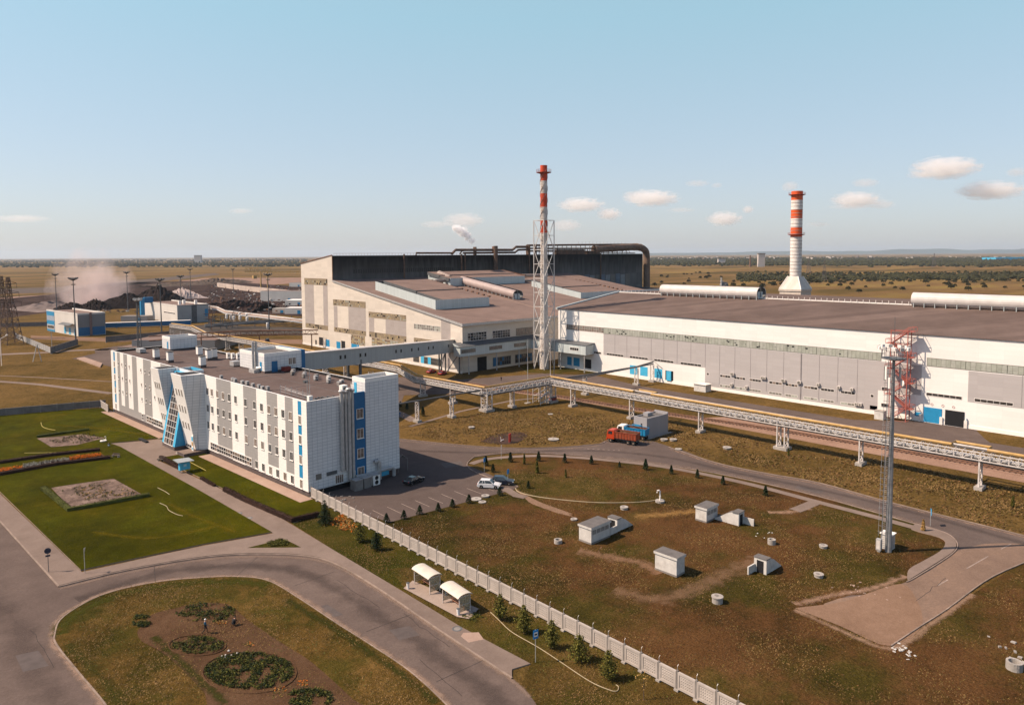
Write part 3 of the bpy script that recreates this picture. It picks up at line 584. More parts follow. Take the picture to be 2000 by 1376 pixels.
for y0, w_, nx in ((42.4, 20, 18), (82.0, 15.6, 13), (85.5, 1.3, 2)):
    q = MB(); gridwin(q, (-.002, y0, 1.45), -Y_, Z_, -X_, w_, 1.65, nx, 2, .14, 0, (1, 1, 2), .07)
    q.build('ribbon_window', [frame, glass, glassb], off)
# entrance fins -------------------------------------------------------------
def fin(y0, y1, yb0=None):
    q = MB(); z0, z1 = (1.0, OZ+.25)
    xa = lambda z: -4.75+(OZ-z)*.165
    yb0 = y0 if yb0 is None else yb0
    A0 = (xa(z0), y0, z0); A1 = (xa(z1), y0, z1); B0 = (0, yb0, z0); B1 = (0, yb0, z1)
    C0 = (xa(z0), y1, z0); C1 = (xa(z1), y1, z1); D0 = (0, y1-1.6, z0); D1 = (0, y1-1.6, z1)
    q.q((C0, A0, A1, C1), 1); q.q((A0, B0, B1, A1), 0); q.q((D0, C0, C1, D1), 0); q.q((A1, B1, D1, C1), 1); q.q((C0, D0, B0, A0), 2)
    # parapet well on top
    o_ = q.build('entrance_fin', [otile, oplain, plinth], off)
    q = MB(); q.q(((xa(z1)+.4, y0+.4, z1+.01), (-.2, y0+.4, z1+.01), (-.2, y1-1.9, z1+.01), (xa(z1)+.4, y1-.4, z1+.01))); q.build('well', dark, o_)
    wm = MB()
    for k in range(3):
        for z in (13.3, 9.4, 5.5):
            yy = y0+ (y1-y0)*(.24+.26*k); n_ = Vector((-1, 0, -.165)).normalized(); V = Vector((-.165, 0, 1)).normalized()
            P = Vector((xa(z), yy+.33, z))
            wm.ob(P+n_*.003, -Y_, V, n_, .66, 1.75, .04, 0); wm.q([p for p in (P+n_*.05-Y_*.08+V*.08, P+n_*.05-Y_*.58+V*.08, P+n_*.05-Y_*.58+V*1.65, P+n_*.05-Y_*.08+V*1.65)], 1)
            wm.build('window', [frame, glassb], o_); wm = MB()
    return o_
fin(59.4, 64.3, 59.4); fin(45.9, 51.7, 44.6)
# blue glazed wedge
q = MB(); zt = 17.6
def xb(z): return -4.45+(z-1.0)*.2
for (ya, yb) in ((51.75, 52.9), (58.2, 59.35)):
    q.q(((xb(1), yb, 1), (xb(1), ya, 1), (xb(zt), ya, zt), (xb(zt), yb, zt)), 0)
q.q(((xb(1), 51.75, 1), (0, 51.75, 1), (0, 51.75, zt), (xb(zt), 51.75, zt)), 1); q.q(((0, 59.35, 1), (xb(1), 59.35, 1), (xb(zt), 59.35, zt), (0, 59.35, zt)), 0)
q.q(((xb(zt), 59.35, zt), (xb(zt), 51.75, zt), (0, 51.75, zt), (0, 59.35, zt)), 0)
q.box(-4.45, 51.9, 0, 0, 59.2, .998, 2)
wedge = q.build('glazed_stair', [cyan, blue, plinth], off)
q = MB(); n_ = Vector((-1, 0, .2)).normalized(); V = Vector((.2, 0, 1)).normalized()
gridwin(q, Vector((xb(1), 58.2, 1))-n_*.05, -Y_, V, n_, 5.3, 16.6, 4, 12, .12, 0, (1, 2, 1), .1); q.build('glazing', [frame, glass, glassb], wedge)
q = MB(); q.box(-.6, 52.0, zt-.3, 3.0, 52.25, OZ+.1, 0); q.box(-.6, 59.05, zt-.3, 3.0, 59.3, OZ+.1, 0); q.box(2.8, 52.25, zt-.3, 3.0, 59.05, OZ+.1, 1); q.build('light_well', [oplain, cyan], off)
# porch and door
q = MB(); q.box(-5.2, 44.4, 0, -.0, 48.3, .9, 1, 0); 
for k in range(4): q.box(-5.2, 48.3+k*.35, 0, -1, 48.65+k*.35, .72-k*.2, 2)
q.build('porch', [pave, plinth, concrete], off)
q = MB(); gridwin(q, (-2.0, 51.2, .9), -Y_, Z_, -X_, 4.2, 3.0, 4, 2, .12, 0, (1,), .06); q.build('door', [frame, glass], off)
q = MB(); q.ob((-2.5, 46.6, .9), -Y_, Z_, -X_, .9, 3.4, .12, 0); q.ob((-2.62, 46.55, 3.1), -Y_, Z_, -X_, .8, 1.0, .02, 1); q.ob((-2.62, 46.55, 2.0), -Y_, Z_, -X_, .8, .9, .02, 2); q.ob((-2.62, 46.4, 1.1), -Y_, Z_, -X_, .5, .5, .02, 1)
q.build('sign_panel', [white, cyan, yellow], off)
q = MB(); q.box(-1.85, 44.75, 0, .2, 47.5, .98); q.build('fin_plinth', plinth, off)
q = MB(); q.box(-6.5, 64.2, 0, -5.8, 69, .5); q.build('planter', dark, off)
# penthouses
def penthouse(x0, y0, x1, y1, zt, name='penthouse', mm=None, door=True, bl=False):
    q = MB(); mm = mm or [otile, oplain, felt, dark, plinth]
    q.box(x0, y0, OD+.5, x1, y1, zt, 0, 2); q.box(x0+.03, y0+.03, OD, x1-.03, y1-.03, OD+.5, 4)
    for (a, c, d, e) in ((x0, y0, x1, y0+.3), (x0, y1-.3, x1, y1), (x0, y0+.3, x0+.3, y1-.3), (x1-.3, y0+.3, x1, y1-.3)): q.box(a, c, zt, d, e, zt+.7, 1)
    o_ = q.build(name, mm, off)
    if door:
        q = MB(); q.ob((x0-.01, y0+2.2, OD+.6), -Y_, Z_, -X_, .9, 2, .05); q.build('door', blue, o_)
    return o_
p1 = penthouse(12.8, 98.6, 20.6, 104.6, 20.9)
p2 = penthouse(12.0, 39.6, 21.6, 52.2, 21.5)
q = MB(); q.box(21.6, 39.55, OD-1, 22.6, 52.2, 22.2); q.build('blue_wall', bluedk, p2)
q = MB(); q.ob((13.8, 39.58, OD+.1), X_, Z_, -Y_, 1.5, 2.6, .06); q.build('door', bluedk, p2)
for x in (18.6, 19.6): inst('window', wC, p2, (x, 39.57, 18.9), R(90))
q = MB()
for k in (0, .75): q.tube([(11.2+k, 43.5, OD), (11.2+k, 43.5, 24.8)], .3, 10)
q.box(10.5, 41.8, OD, 12.6, 44.5, OD+.8); q.tube([(11.5, 42.5, OD+1), (12.5, 41, OD+1.2)], .4, 8); q.build('flue', steel, p2, smooth=False)
# tower at the near end
q = MB(); q.box(12.8, -.2, 1.2, 20.9, 4.3, 20.0, 0, 2); q.box(13, 0, 0, 20.7, 4.1, 1.2, 3)
for (a, c, d, e) in ((12.8, -.2, 20.9, .1), (12.8, 4.0, 20.9, 4.3), (20.6, .1, 20.9, 4.0), (12.8, .1, 13.1, 4.0)): q.box(a, c, 20.0, d, e, 20.8, 1)
tw = q.build('stair_tower', [otile, oplain, felt, plinth], off)
q = MB(); q.ob((12.79, 3.6, OD+.2), -Y_, Z_, -X_, .9, 2, .05); q.build('door', cyan, tw)
q = MB(); q.q(((9.9, -.05, 1.3), (12.8, -.05, 1.3), (12.8, -.05, 17.9), (9.9, -.05, 17.9))); q.box(9.9, 0, 17.7, 12.8, .4, 18.3); q.build('blue_wall', bluedk, off)
q = MB(); q.box(8.9, .01, 0, 12.8, .3, 1.3); q.build('plinth', dark, off)
for z in (13.1, 9.15, 5.2, 1.5):
    inst('window', window_mesh(1.6, 1.95, gm=2), off, (11.55, -.06, z), R(90))
for x in (6.3, 7.2, 9.1, 9.9): inst('window', wC, off, (x-.1, -.02, 1.3), R(90))
q = MB(); q.ob((1.6, -.02, 3.0), X_, Z_, -Y_, 1.2, 1.1, .04); q.build('vent_grille', fdark, off)
q = MB(); q.ob((3.9, -.02, 3.3), X_, Z_, -Y_, 2.2, .7, .15); q.build('vent_grille', steeld, off)
# ducts running up the end wall
for x, r_, zt in ((7.2, .38, 18.9), (8.05, .28, 18.7), (8.8, .36, 19.1), (9.6, .30, 18.8)):
    q = MB(); q.tube([(x, -.5, 3.6 if x < 8.6 else 1.7), (x, -.5, zt)], r_, 10); q.lathe([(r_+.1, zt), (r_+.25, zt+.3), (r_+.02, zt+.5)], (x, -.5), 10)
    q.build('ventilation_duct', steel, off)
q = MB(); q.tube([(10.0, -.6, 1.9), (13.8, -.7, 1.7), (15.4, -.8, 1.8)], .35, 10); q.tube([(14.3, -.8, 3.9), (15.0, -.8, 4.1), (15.4, -.8, 3.7), (15.4, -.8, .2)], .42, 10)
q.tube([(15.4, -.9, 2.0), (18.3, -.9, 2.0), (18.9, -.9, 1.6), (18.9, -.9, .2)], .38, 10); q.build('ventilation_duct', steel, off)
q = MB(); q.ob((15.9, -.25, .5), X_, Z_, -Y_, 2.2, 1.3, .05); q.build('blue_wall', cyan, off)
q = MB(); q.tube([(21, 3.2, 0), (21, 3.2, 2.6), (22, 3.2, 3.6), (23.4, 3.2, 2.6), (23.4, 3.2, 0)], .08, 6); q.tube([(21, .4, 0), (21, .4, 2.6), (22, .4, 3.6), (23.4, .4, 2.6), (23.4, .4, 0)], .08, 6)
for a, c in (((21, 2.6), (22, 3.6)), ((22, 3.6), (23.4, 2.6))): q.q(((a[0], .4, a[1]), (c[0], .4, c[1]), (c[0], 3.2, c[1]), (a[0], 3.2, a[1])), 0)
q.build('canopy', concd, off)
def tow(x, y, z=0):
    a = R(3.2); return Vector((61.6+x*math.cos(a)-y*math.sin(a), 123.3+x*math.sin(a)+y*math.cos(a), z))
# rooftop equipment: vent stacks
def vent_stack(label, x, y, w_=.72, h_=2.7):
    t_ = thing('vent_stack', label, 'roof vent', tow(x, y, OD), R(3.2), 'ventilation stacks on the office roof')
    q = MB(); q.box(-w_, -w_, 0, w_, w_, .7); q.build('base', plinth, t_)
    q = MB(); q.box(-w_+.05, -w_+.05, .7, w_-.05, w_-.05, h_); q.build('shaft', oplain, t_)
    q = MB(); q.box(-w_-.08, -w_-.08, h_+.15, w_+.08, w_+.08, h_+.3); q.box(-w_+.3, -w_+.3, h_, w_-.3, w_-.3, h_+.15); q.build('cap', felt, t_)
for lb, x, y in (('tall white boxy vent stack on the office roof, nearest the far left corner', 3.5, 83.5), ('tall white boxy vent stack second from the far left corner of the office roof', 3.8, 74.8),
                 ('lone white boxy vent stack in the middle of the office roof', 6, 60), ('white boxy vent stack at the back of the office roof near the far penthouse', 13.8, 80.5),
                 ('left one of two adjoining white vent stacks at the back of the office roof', 12.4, 71.2), ('right one of two adjoining white vent stacks at the back of the office roof', 14.2, 72.2)):
    vent_stack(lb, x, y)
def ac_box(name, label, x, y, sx, sy, sz, m=None, group=None, fan=True):
    t_ = thing(name, label, 'air conditioner' if fan else 'roof vent', tow(x, y, OD), R(3.2), group)
    q = MB(); q.box(-sx/2, -sy/2, .25, sx/2, sy/2, .25+sz); q.build('casing', m or white, t_)
    for a_ in (-sx/2, sx/2-.15):
        q = MB(); q.box(a_, -sy/2+.1, 0, a_+.15, sy/2-.1, .25); q.build('foot', steeld, t_)
    if fan:
        q = MB(); q.lathe([(min(sx, sz)*.33, 0), (min(sx, sz)*.27, .04)], n=10); o_ = q.build('fan', fdark, t_); o_.rotation_euler = (R(90), 0, 0); o_.location = (0, -sy/2-.005, .25+sz/2)
ac_box('roof_vent', 'low louvred metal vent near the far edge of the office roof', 5.6, 101, 1.6, 3.2, 1.0, steel, fan=False)
ac_box('roof_vent', 'low louvred metal vent in front of the flue pipes on the office roof', 12.6, 56, 2.0, 2.2, 1.1, steel, fan=False)
for i, (x, y) in enumerate(((16.9, 69.5), (17.4, 67.8), (18.2, 66.4))):
    ac_box('condenser', 'white box condenser, %s in the row left of the flue pipes on the roof' % ('leftmost', 'middle', 'rightmost')[i], x, y, .8, .8, 1.5, group='condensers left of the flue pipes')
for i, (x, y) in enumerate(((1.6, 39.5), (2.0, 34.5), (1.8, 33), (1.7, 29.3), (2.1, 27.9), (1.7, 24.5), (1.9, 22.2), (2.1, 18.9), (1.5, 19.9))):
    ac_box('condenser', 'small white condenser box lined up behind the front parapet of the office roof', x, y, .55, .85, .65, steel, group='condensers along the front parapet')
for i in range(18):
    y = 36-i*1.72; ac_box('condenser', 'small white condenser unit in the row along the back parapet of the office roof', 17.4-(i % 3)*1.1-(i > 12)*.6, y, rnd.choice((.6, .75)), .8, rnd.choice((.6, .85, .5)), rnd.choice((steel, concw, concd)), group='condensers along the back parapet')
ac_box('condenser', 'white box unit on the roof corner beside the stair tower', 11.4, 5.4, 1.2, 1.2, 1.3)
ac_box('condenser', 'dark red machine box beside the blue door of the roof penthouse', 16.8, 38.3, 1.8, 1.4, 1.0, mat('dark_red_paint', (.16, .02, .015), .6), fan=False)
t_ = thing('pipe_railing', 'low galvanised pipe railing with many posts on the near office roof', 'railing', tow(2.3, 8, OD), R(3.2))
for k in range(6): q = MB(); q.tube([(0, 6-k*2.2, 0), (0, 6-k*2.2, 1.9)], .05, 5); q.build('post', steel, t_)
q = MB()
for z in (.5, 1.0, 1.5): q.tube([(0, 6, z), (0, -5, z-.2)], .035, 5)
q.tube([(.8, 5.5, .9), (.8, -4, .6)], .08, 6); q.build('rail', steel, t_)
for lb, x, y, h_ in (('thin aerial mast on a box at the near corner of the office roof', 1.7, 1.6, 6.5), ('short aerial mast on a stand in the middle of the near office roof', 12.2, 21.5, 3.2), ('twin-armed aerial standing behind the pipe railing on the office roof', 3.6, 5.8, 4.2)):
    t_ = thing('roof_antenna', lb, 'antenna', tow(x, y, OD), R(3.2)); q = MB(); q.tube([(0, 0, .1), (0, 0, h_)], .07, 6); q.tube([(-.5, 0, h_*.8), (.5, 0, h_*.8)], .03, 4); q.build('mast', steel, t_)
    q = MB(); q.box(-.4, -.4, 0, .4, .4, .5 if h_ < 5 else 1.3); q.build('base', white if h_ > 5 else steeld, t_)
t_ = thing('pipe_coil', 'heap of dark pipe elbows lying on the near corner of the office roof', 'pipework', tow(4, 2.2, OD), R(3.2))
q = MB()
for k in range(5): q.tube([(k*.9-1, math.sin(k)*.6, .2), (k*.9-.6, math.sin(k)*.6+.5, .35), (k*.9-.2, math.sin(k+1)*.6, .2)], .17, 6)
q.build('elbows', steeld, t_)
# units on the ground by the end wall
for i, (x, y, sx, sz, lb) in enumerate(((9.0, -2.4, 1.7, 2.0, 'grey equipment cabinet at the end wall, nearest the concrete fence'), (11.0, -2.3, 1.7, 2.0, 'grey equipment cabinet at the end wall, middle of the row'), (13.2, -2.1, 1.6, 2.0, 'white twin-fan cooling unit at the end wall below the bent duct'))):
    t_ = thing('cooling_unit', lb, 'cooling unit', tow(x, y, 0), R(3.2), 'units at the office end wall'); q = MB(); q.box(-sx/2, -.9, 0, sx/2, .9, sz); q.build('casing', [concd, concd, white][i], t_)
    if i == 2:
        for z in (.6, 1.5):
            q = MB(); q.lathe([(.42, 0), (.36, .05)], n=12); o_ = q.build('fan', dark, t_); o_.rotation_euler = (R(90), 0, 0); o_.location = (0, -.91, z)
    q = MB(); q.box(-sx/2-.04, -.94, sz, sx/2+.04, .94, sz+.06); q.build('lid', steel, t_)

# ------------------------------------------------------------------ COVERED BRIDGE
P0 = tow(22.6, 45.5); P1 = Vector((171, 221.5, 0)); A = Vector((P0.x, P0.y, 0)); U = (P1-A).normalized(); W = Vector((-U.y, U.x, 0)); Lb = (P1-A).length
br = thing('covered_bridge', 'long grey enclosed footbridge on stilts between the office and the steel shop', 'bridge', tuple(A))
q = MB(); za0, za1, zb0, zb1 = 16.2, 20.6, 7.6, 12.4; hw = 2.3
a = [A-W*hw, A+W*hw]; c = [P1-W*hw, P1+W*hw]
def zz(p, z): return (p.x, p.y, z)
q.q((zz(a[0], za0), zz(c[0], zb0), zz(c[0], zb1), zz(a[0], za1)), 0); q.q((zz(c[1], zb0), zz(a[1], za0), zz(a[1], za1), zz(c[1], zb1)), 0)
q.q((zz(a[0], za1), zz(c[0], zb1), zz(c[1], zb1), zz(a[1], za1)), 1); q.q((zz(a[1], za0), zz(c[1], zb0), zz(c[0], zb0), zz(a[0], za0)), 2)
q.q((zz(c[0], zb0), zz(c[1], zb0), zz(c[1], zb1), zz(c[0], zb1)), 0)
q.build('gallery', [tile_mat('bridge_cladding', (.34, .36, .36), (.27, .29, .30), 1.2, 60, .04, .6, .1), steelw, steeld], br, world=True)
q = MB(); q.tube([zz(a[0]-W*.1, za1+.05), zz(c[0]-W*.1, zb1+.05)], .2, 4); q.build('eaves', steelw, br, world=True)
for px in (663, 672, 702, 712, 772, 782, 803, 816, 836, 845, 875):
    # square windows found along the near side
    d = ray(px, 690); best = None
    Pn = a[0]; k = (d.x*(Pn.y)-d.y*(Pn.x))/(d.y*U.x-d.x*U.y); f_ = k/Lb; z = (za0+(zb0-za0)*f_)*.45+(za1+(zb1-za1)*f_)*.55
    q = MB(); P = Pn+U*k; V = Z_; q.ob((P.x, P.y, z-.5), U, Z_, -W, 1.0, 1.1, .05, 0); q.ob(Vector((P.x, P.y, z-.4))+U*.1-W*.052, U, Z_, -W, .8, .9, .01, 1); q.build('window', [fdark, dark], br, world=True)
for X, Yy in ((168.7, 224.1), (166.6, 218.8), (163.5, 218.6), (169.4, 213.8)):
    q = MB(); q.tube([(X, Yy, 0), (X, Yy, 8)], .3, 6); q.build('leg', steeld, br, world=True)
q = MB()
for (p_, z0, q_, z1) in (((168.7, 224.1), 0, (163.5, 218.6), 8), ((166.6, 218.8), 8, (163.5, 218.6), 0), ((166.6, 218.8), 0, (169.4, 213.8), 8), ((168.7, 224.1), 4, (166.6, 218.8), 8)): q.bar((*p_, z0), (*q_, z1), .22)
q.build('brace', steeld, br, world=True)
q = MB(); q.tube([zz(A+U*30-W*2, 0), zz(A+U*30-W*2, 15)], .5, 6); q.tube([zz(A+U*30+W*2, 0), zz(A+U*30+W*2, 15)], .5, 6); q.build('leg', steeld, br, world=True)

# ------------------------------------------------------------------ STEEL SHOP (cream gable, long sloping roof)
sh = thing('steel_shop', 'cream gabled steelworks hall with long sloping roof and a tall soot-blackened bay', 'factory', (171, 215, 0))
za, zb_ = -12.376, .14582
def rz(y): return za+zb_*y
q = MB(); X0 = 171
def xf(y1, y0, z0, z1, m, x=X0): q.q(((x, y1, z0), (x, y0, z0), (x, y0, z1), (x, y1, z1)), m)
# gable wall as vertical strips whose tops follow the roof
def gab(y): return rz(y)+.35 if y < 311.6 else 45.2-(y-312)*4.3/32.4
ys = [213.8, 221.1, 227.1, 251.2, 280.2, 282.9, 312, 317.4, 340.9, 344.5]
for i in range(len(ys)-1):
    y0, y1 = ys[i], ys[i+1]; m = 1 if i == 1 else 0
    t0 = gab(y0+.01); t1 = gab(y1-.5) if abs(y1-312) < .1 else gab(y1)
    q.q(((X0, y1, 1.0), (X0, y0, 1.0), (X0, y0, t0), (X0, y1, t1)), m)
q.q(((X0-.15, 344.5, 0), (X0-.15, 213.8, 0), (X0-.15, 213.8, 1.0), (X0-.15, 344.5, 1.0)), 2); q.q(((X0-.15, 344.5, 1.0), (X0-.15, 213.8, 1.0), (X0, 213.8, 1.0), (X0, 344.5, 1.0)), 2)
# south wall
q.q(((X0, 215, 0), (335, 215, 0), (335, 215, rz(215)), (X0, 215, rz(215))), 0)
q.q(((335, 215, 0), (335, 312, 0), (335, 312, rz(312)), (335, 215, rz(215))), 0)
q.build('wall', [cream, creamgrey, whitec], sh, world=True)
q = MB(); q.q(((X0-.5, 213.2, rz(213.2)+.35), (335, 213.2, rz(213.2)+.35), (335, 312, rz(312)+.35), (X0-.5, 312, rz(312)+.35)), 0)
q.q(((X0-.5, 213.2, rz(213.2)-.6), (335, 213.2, rz(213.2)-.6), (335, 213.2, rz(213.2)+.35), (X0-.5, 213.2, rz(213.2)+.35)), 1)
q.q(((X0-.5, 312, rz(312)-.3), (X0-.5, 213.2, rz(213.2)-.6), (X0-.5, 213.2, rz(213.2)+.35), (X0-.5, 312, rz(312)+.35)), 1)
q.q(((X0-.5, 213.2, rz(213.2)-.6), (X0-.5, 312, rz(312)-.3), (335, 312, rz(312)-.3), (335, 213.2, rz(213.2)-.6)), 1)
roof = q.build('roof', [roofm, steel], sh, world=True)
q = MB(); P = (225.4, 258.6); 
q.ob((225, 215, rz(215)+.36), Vector((0, 1, zb_)).normalized(), X_, Z_, 48, .5, .06, 0); q.build('roof_seam', apron, roof, world=True)
# rear sooty bay
q = MB(); XE = 411
q.q(((X0, 311.9, 0), (XE, 311.9, 0), (XE, 311.9, 45), (X0, 311.9, 45)), 0); q.q(((XE, 311.9, 0), (XE, 344.5, 0), (XE, 344.5, 41), (XE, 311.9, 45)), 0)
q.q(((XE, 344.5, 0), (X0, 344.5, 0), (X0, 344.5, 41), (XE, 344.5, 41)), 0); q.q(((X0, 311.9, 45), (XE, 311.9, 45), (XE, 344.5, 41), (X0, 344.5, 41)), 1)
q.build('high_bay', [sooty, rustdk], sh, world=True)
q = MB(); q.tube([(X0-.1, 312.1, 45.3), (X0-.1, 344.6, 41.1)], .25, 4); q.tube([(X0-.2, 311.8, 45.2), (X0-.2, 311.8, 32.6)], .2, 4); q.build('gable_trim', rust, sh, world=True)
q = MB()
for k in range(46): q.ob((182+k*1.35, 311.88, 36.4), X_, Z_, -Y_, .9, 2.0, .05, 0)
q.build('window_band', mat('black_glass', (.012, .012, .014), .3, .2, 1), sh, world=True)
q = MB()
for k in range(26): q.ob((262+k*5.2, 311.85, 22), X_, Z_, -Y_, 4.6, 9.3+(k % 3)*.3, .06, k % 3)
q.build('panel', [mat('pale_soot_panel', (.20, .21, .215), .7, .25, .3), mat('brown_soot_panel', (.15, .135, .12), .7, .25, .3), mat('blue_soot_panel', (.12, .145, .18), .7, .25, .3)], sh, world=True)
for X, z0, z1, r_ in ((211, 33, 45.6, .45), (248.5, 33, 45.6, .45), (251, 33, 45.6, .45), (300, 30, 45.6, .45), (310, 26, 45.6, .45), (365, 20, 45.6, .45), (273, 33, 50, 1.3), (304.5, 30, 51, 1.1)):
    q = MB(); q.tube([(X, 311-r_*.5, z0), (X, 311-r_*.5, z1)], r_, 8); q.build('downpipe', rustdk, sh, world=True)
# roof-edge pipes
q = MB()
def ypipe(pts, r_): q.tube([onY_ for onY_ in pts], r_, 8)
def OY(x, y, Y):
    d = ray(x, y); t = Y/d.y; return Vector((d.x*t, Y, H+d.z*t))
YP = 313.5
for pts, r_ in (([(812, 499), (813, 494), (884, 494)], .5), ([(882, 496), (890, 488), (1001, 488), (1008, 482), (1032, 482)], .75), ([(898, 496), (902, 490), (908, 489)], .4), ([(905, 494), (1006, 493), (1012, 488), (1034, 487)], .6),
                ([(1030, 479), (1240, 477)], .6), ([(1035, 485), (1160, 485)], .5), ([(1035, 490), (1160, 491)], .5), ([(1085, 495), (1240, 494)], .3)):
    q.tube([OY(x, y, YP) for x, y in pts], r_, 7)
pipes = q.build('roof_pipe', rustdk, sh, world=True)
q = MB(); big = smooth_path([OY(x, y, YP) for x, y in ((1160, 487), (1230, 482.5), (1250, 483), (1260, 489), (1262.5, 498), (1263, 515), (1263, 562))], 4)
q.tube(big, 2.35, 12); 
for k in (0, 2, 3, 5, 6, 8): 
    p = big[k]; q.tube([p, Vector(p)+(Vector(big[k+1])-Vector(p)).normalized()*.4], 2.6, 12)
q.build('big_duct', mat('rust_brown_duct', (.17, .115, .085), .8, .4, .3, dirt=(.30, .17, .09), dirt_amt=.6, dscale=.25), sh, world=True)
q = MB()
for x in range(1035, 1225, 9): 
    t_ = OY(x, 478+rnd.random()*3, YP); q.bar((t_.x, YP, 44.5), t_, .3)
for x in range(1085, 1235, 5):
    a_ = OY(x, 494, YP); c_ = OY(x+rnd.choice((-4, 4)), 484, YP); q.bar(a_, c_, .22)
q.box(*OY(1142, 497, YP-1.5), *OY(1080, 487, YP+3), 0); q.box(*OY(1172, 497, YP-1), *OY(1140, 491, YP+3), 0)
q.box(*OY(970, 494, YP-1), *OY(961, 481, YP+1), 1); q.box(*OY(931, 499, YP-1.2), *OY(924, 482, YP+1.2), 0); q.box(*OY(1034, 497, YP-1.5), *OY(1029, 478, YP+1.5), 0)
q.build('pipe_trestle', [rustdk, rust], sh, world=True)
q = MB()
for x in list(range(652, 1030, 6))+list(range(1130, 1222, 7)):
    a_ = OY(x, 499, 312.3); zt_ = 46.1 if x < 1030 else 53.2; zo = 45 if x < 1030 else 50.5; q.tube([(a_.x, 312.3, zo), (a_.x, 312.3, zt_)], .05, 3, cap=False)
q.tube([(172, 312.3, 46.1), (280, 312.3, 46.1)], .05, 3); q.build('railing', rust, sh, world=True)
# gable panels, window bands and doors: (y from far to near, z)
def band(name, y1, y0, z0, z1, nx, nz, mats, panes, fr=.2, par=sh, x=X0, proud=.08):
    q = MB(); gridwin(q, (x, y1, z0), -Y_, Z_, -X_, y1-y0, z1-z0, nx, nz, fr, 0, panes, proud); return q.build(name, mats, par, world=True)
def wpanel(y1, y0, z0, z1, m, name='panel', par=sh, x=X0):
    q = MB(); q.ob((x, y1, z0), -Y_, Z_, -X_, y1-y0, z1-z0, .03); return q.build(name, m, par, world=True)
for y1, y0, z0, z1 in ((340.9, 331.4, 11, 30.6), (321.8, 317.4, 11, 30.6), (311.6, 308.3, 11, 21.2), (298, 282.9, 11, 21.6), (280.2, 276, 11, 17.4), (266.7, 251.2, 11, 17.8)): wpanel(y1, y0, z0, z1, creamgrey)
gl = [mat('ochre_frame', (.26, .19, .12), .8, .4, .5), glassy, glassb, glassg, dark, mat('tan_glass', (.27, .22, .15), .4, .3, 1)]
for y1, y0, z0, z1, nx, nz in ((340.9, 317.4, 30.8, 33.8, 20, 3), (312, 282.9, 21.6, 24.2, 26, 3), (280.2, 251.2, 17.7, 20.0, 26, 3), (245.4, 227.6, 15, 17, 14, 2), (340.7, 317.8, 9.0, 11, 18, 2), (311.5, 283, 9.0, 10.9, 24, 2), (280, 251.3, 9.0, 11.1, 24, 2), (245.5, 226, 9.2, 11.2, 16, 2)):
    if z0 == 15: band('window_band', y1, y0, z0, z1, nx, nz, [steelw, fdark, glassg], (1, 1, 2), .22)
    else: band('window_band', y1, y0, z0, z1, nx, nz, gl, (5, 5, 1, 5, 5, 3, 5, 4) if z0 > 12 else (5, 5, 5, 1, 4, 5))
for y1, y0 in ((296, 284), (278, 253)): band('window_band', y1, y0, 4.6, 8.6, 12, 5, gl, (1, 1, 2, 3))
for y1, y0, z1, m in ((327, 323, 5, dark), (331, 329.5, 3.2, dark), (305.2, 301.6, 5, dark), (320, 316.5, 4.4, blue), (309.8, 306, 4.3, blue), (296, 291, 4.6, blue), (290.6, 289.3, 4.6, blue)):
    wpanel(y1, y0, .3, z1, m, 'door')
for k, y in enumerate((246.2, 238.7, 234, 229.8)):
    band('window_band', y, y-3.9 if k % 2 == 0 else y-2.4, 1.4, 4.0, 5, 2, [fdark, glass, dark], (1, 2))
for y1, y0 in ((241, 238.8), (236.3, 234.2), (229.6, 227.8)): wpanel(y1, y0, 1.3, 4.2, cyan, 'shutter')
# south face windows
def sband(x0, x1, z0, z1, nx, nz, mats, panes, y=215, fr=.2):
    q = MB(); gridwin(q, (x0, y, z0), X_, Z_, -Y_, x1-x0, z1-z0, nx, nz, fr, 0, panes, .08); q.build('window_band', mats, sh, world=True)
sband(174.5, 184, 12, 15.1, 7, 3, [steelw, glass, dark], (1, 2)); sband(187.2, 196.5, 12, 15, 7, 3, [steelw, glass, dark, cyan], (1, 2, 1)); sband(199.9, 209.1, 12.2, 15, 7, 2, [fdark, glassb, glassb], (1, 2))
q = MB(); q.box(167.6, 211, 7.0, 209.5, 214.95, 10.7, 0, 1); q.q(((167.2, 210.6, 10.72), (209.5, 210.6, 10.72), (209.5, 214.9, 11.9), (167.2, 214.9, 11.9)), 1)
q.q(((167.2, 210.6, 10.72), (167.2, 214.9, 11.9), (167.2, 214.9, 10.72)), 0); gal = q.build('gallery', [bluegrey, steeld], sh, world=True)
for x0, x1, m in ((168.2, 175, glass), (182, 188.5, glassb), (195, 201.5, glassb)):
    q = MB(); gridwin(q, (x0, 210.99, 8.3), X_, Z_, -Y_, x1-x0, 1.3, 8, 1, .15, 0, (1,), .05); q.build('window_band', [fdark, m], gal, world=True)
q = MB(); q.ob((179.2, 214.99, 0), X_, Z_, -Y_, 4.8, 5.3, .05); q.build('door', dark, sh, world=True)
for x in (187.3, 199.3): sband(x, x+9.5, 1, 4.3, 8, 2, [fdark, glass, bluedk], (1, 1, 2))
q = MB(); q.ob((187.3, 214.88, .9), X_, Z_, -Y_, 2.4, 3.4, .05); q.build('shutter', bluedk, sh, world=True)
for x in (172, 186, 198, 209): q = MB(); q.tube([(x, 211.3, 0), (x, 211.3, 7)], .25, 6); q.build('column', steel, sh, world=True)
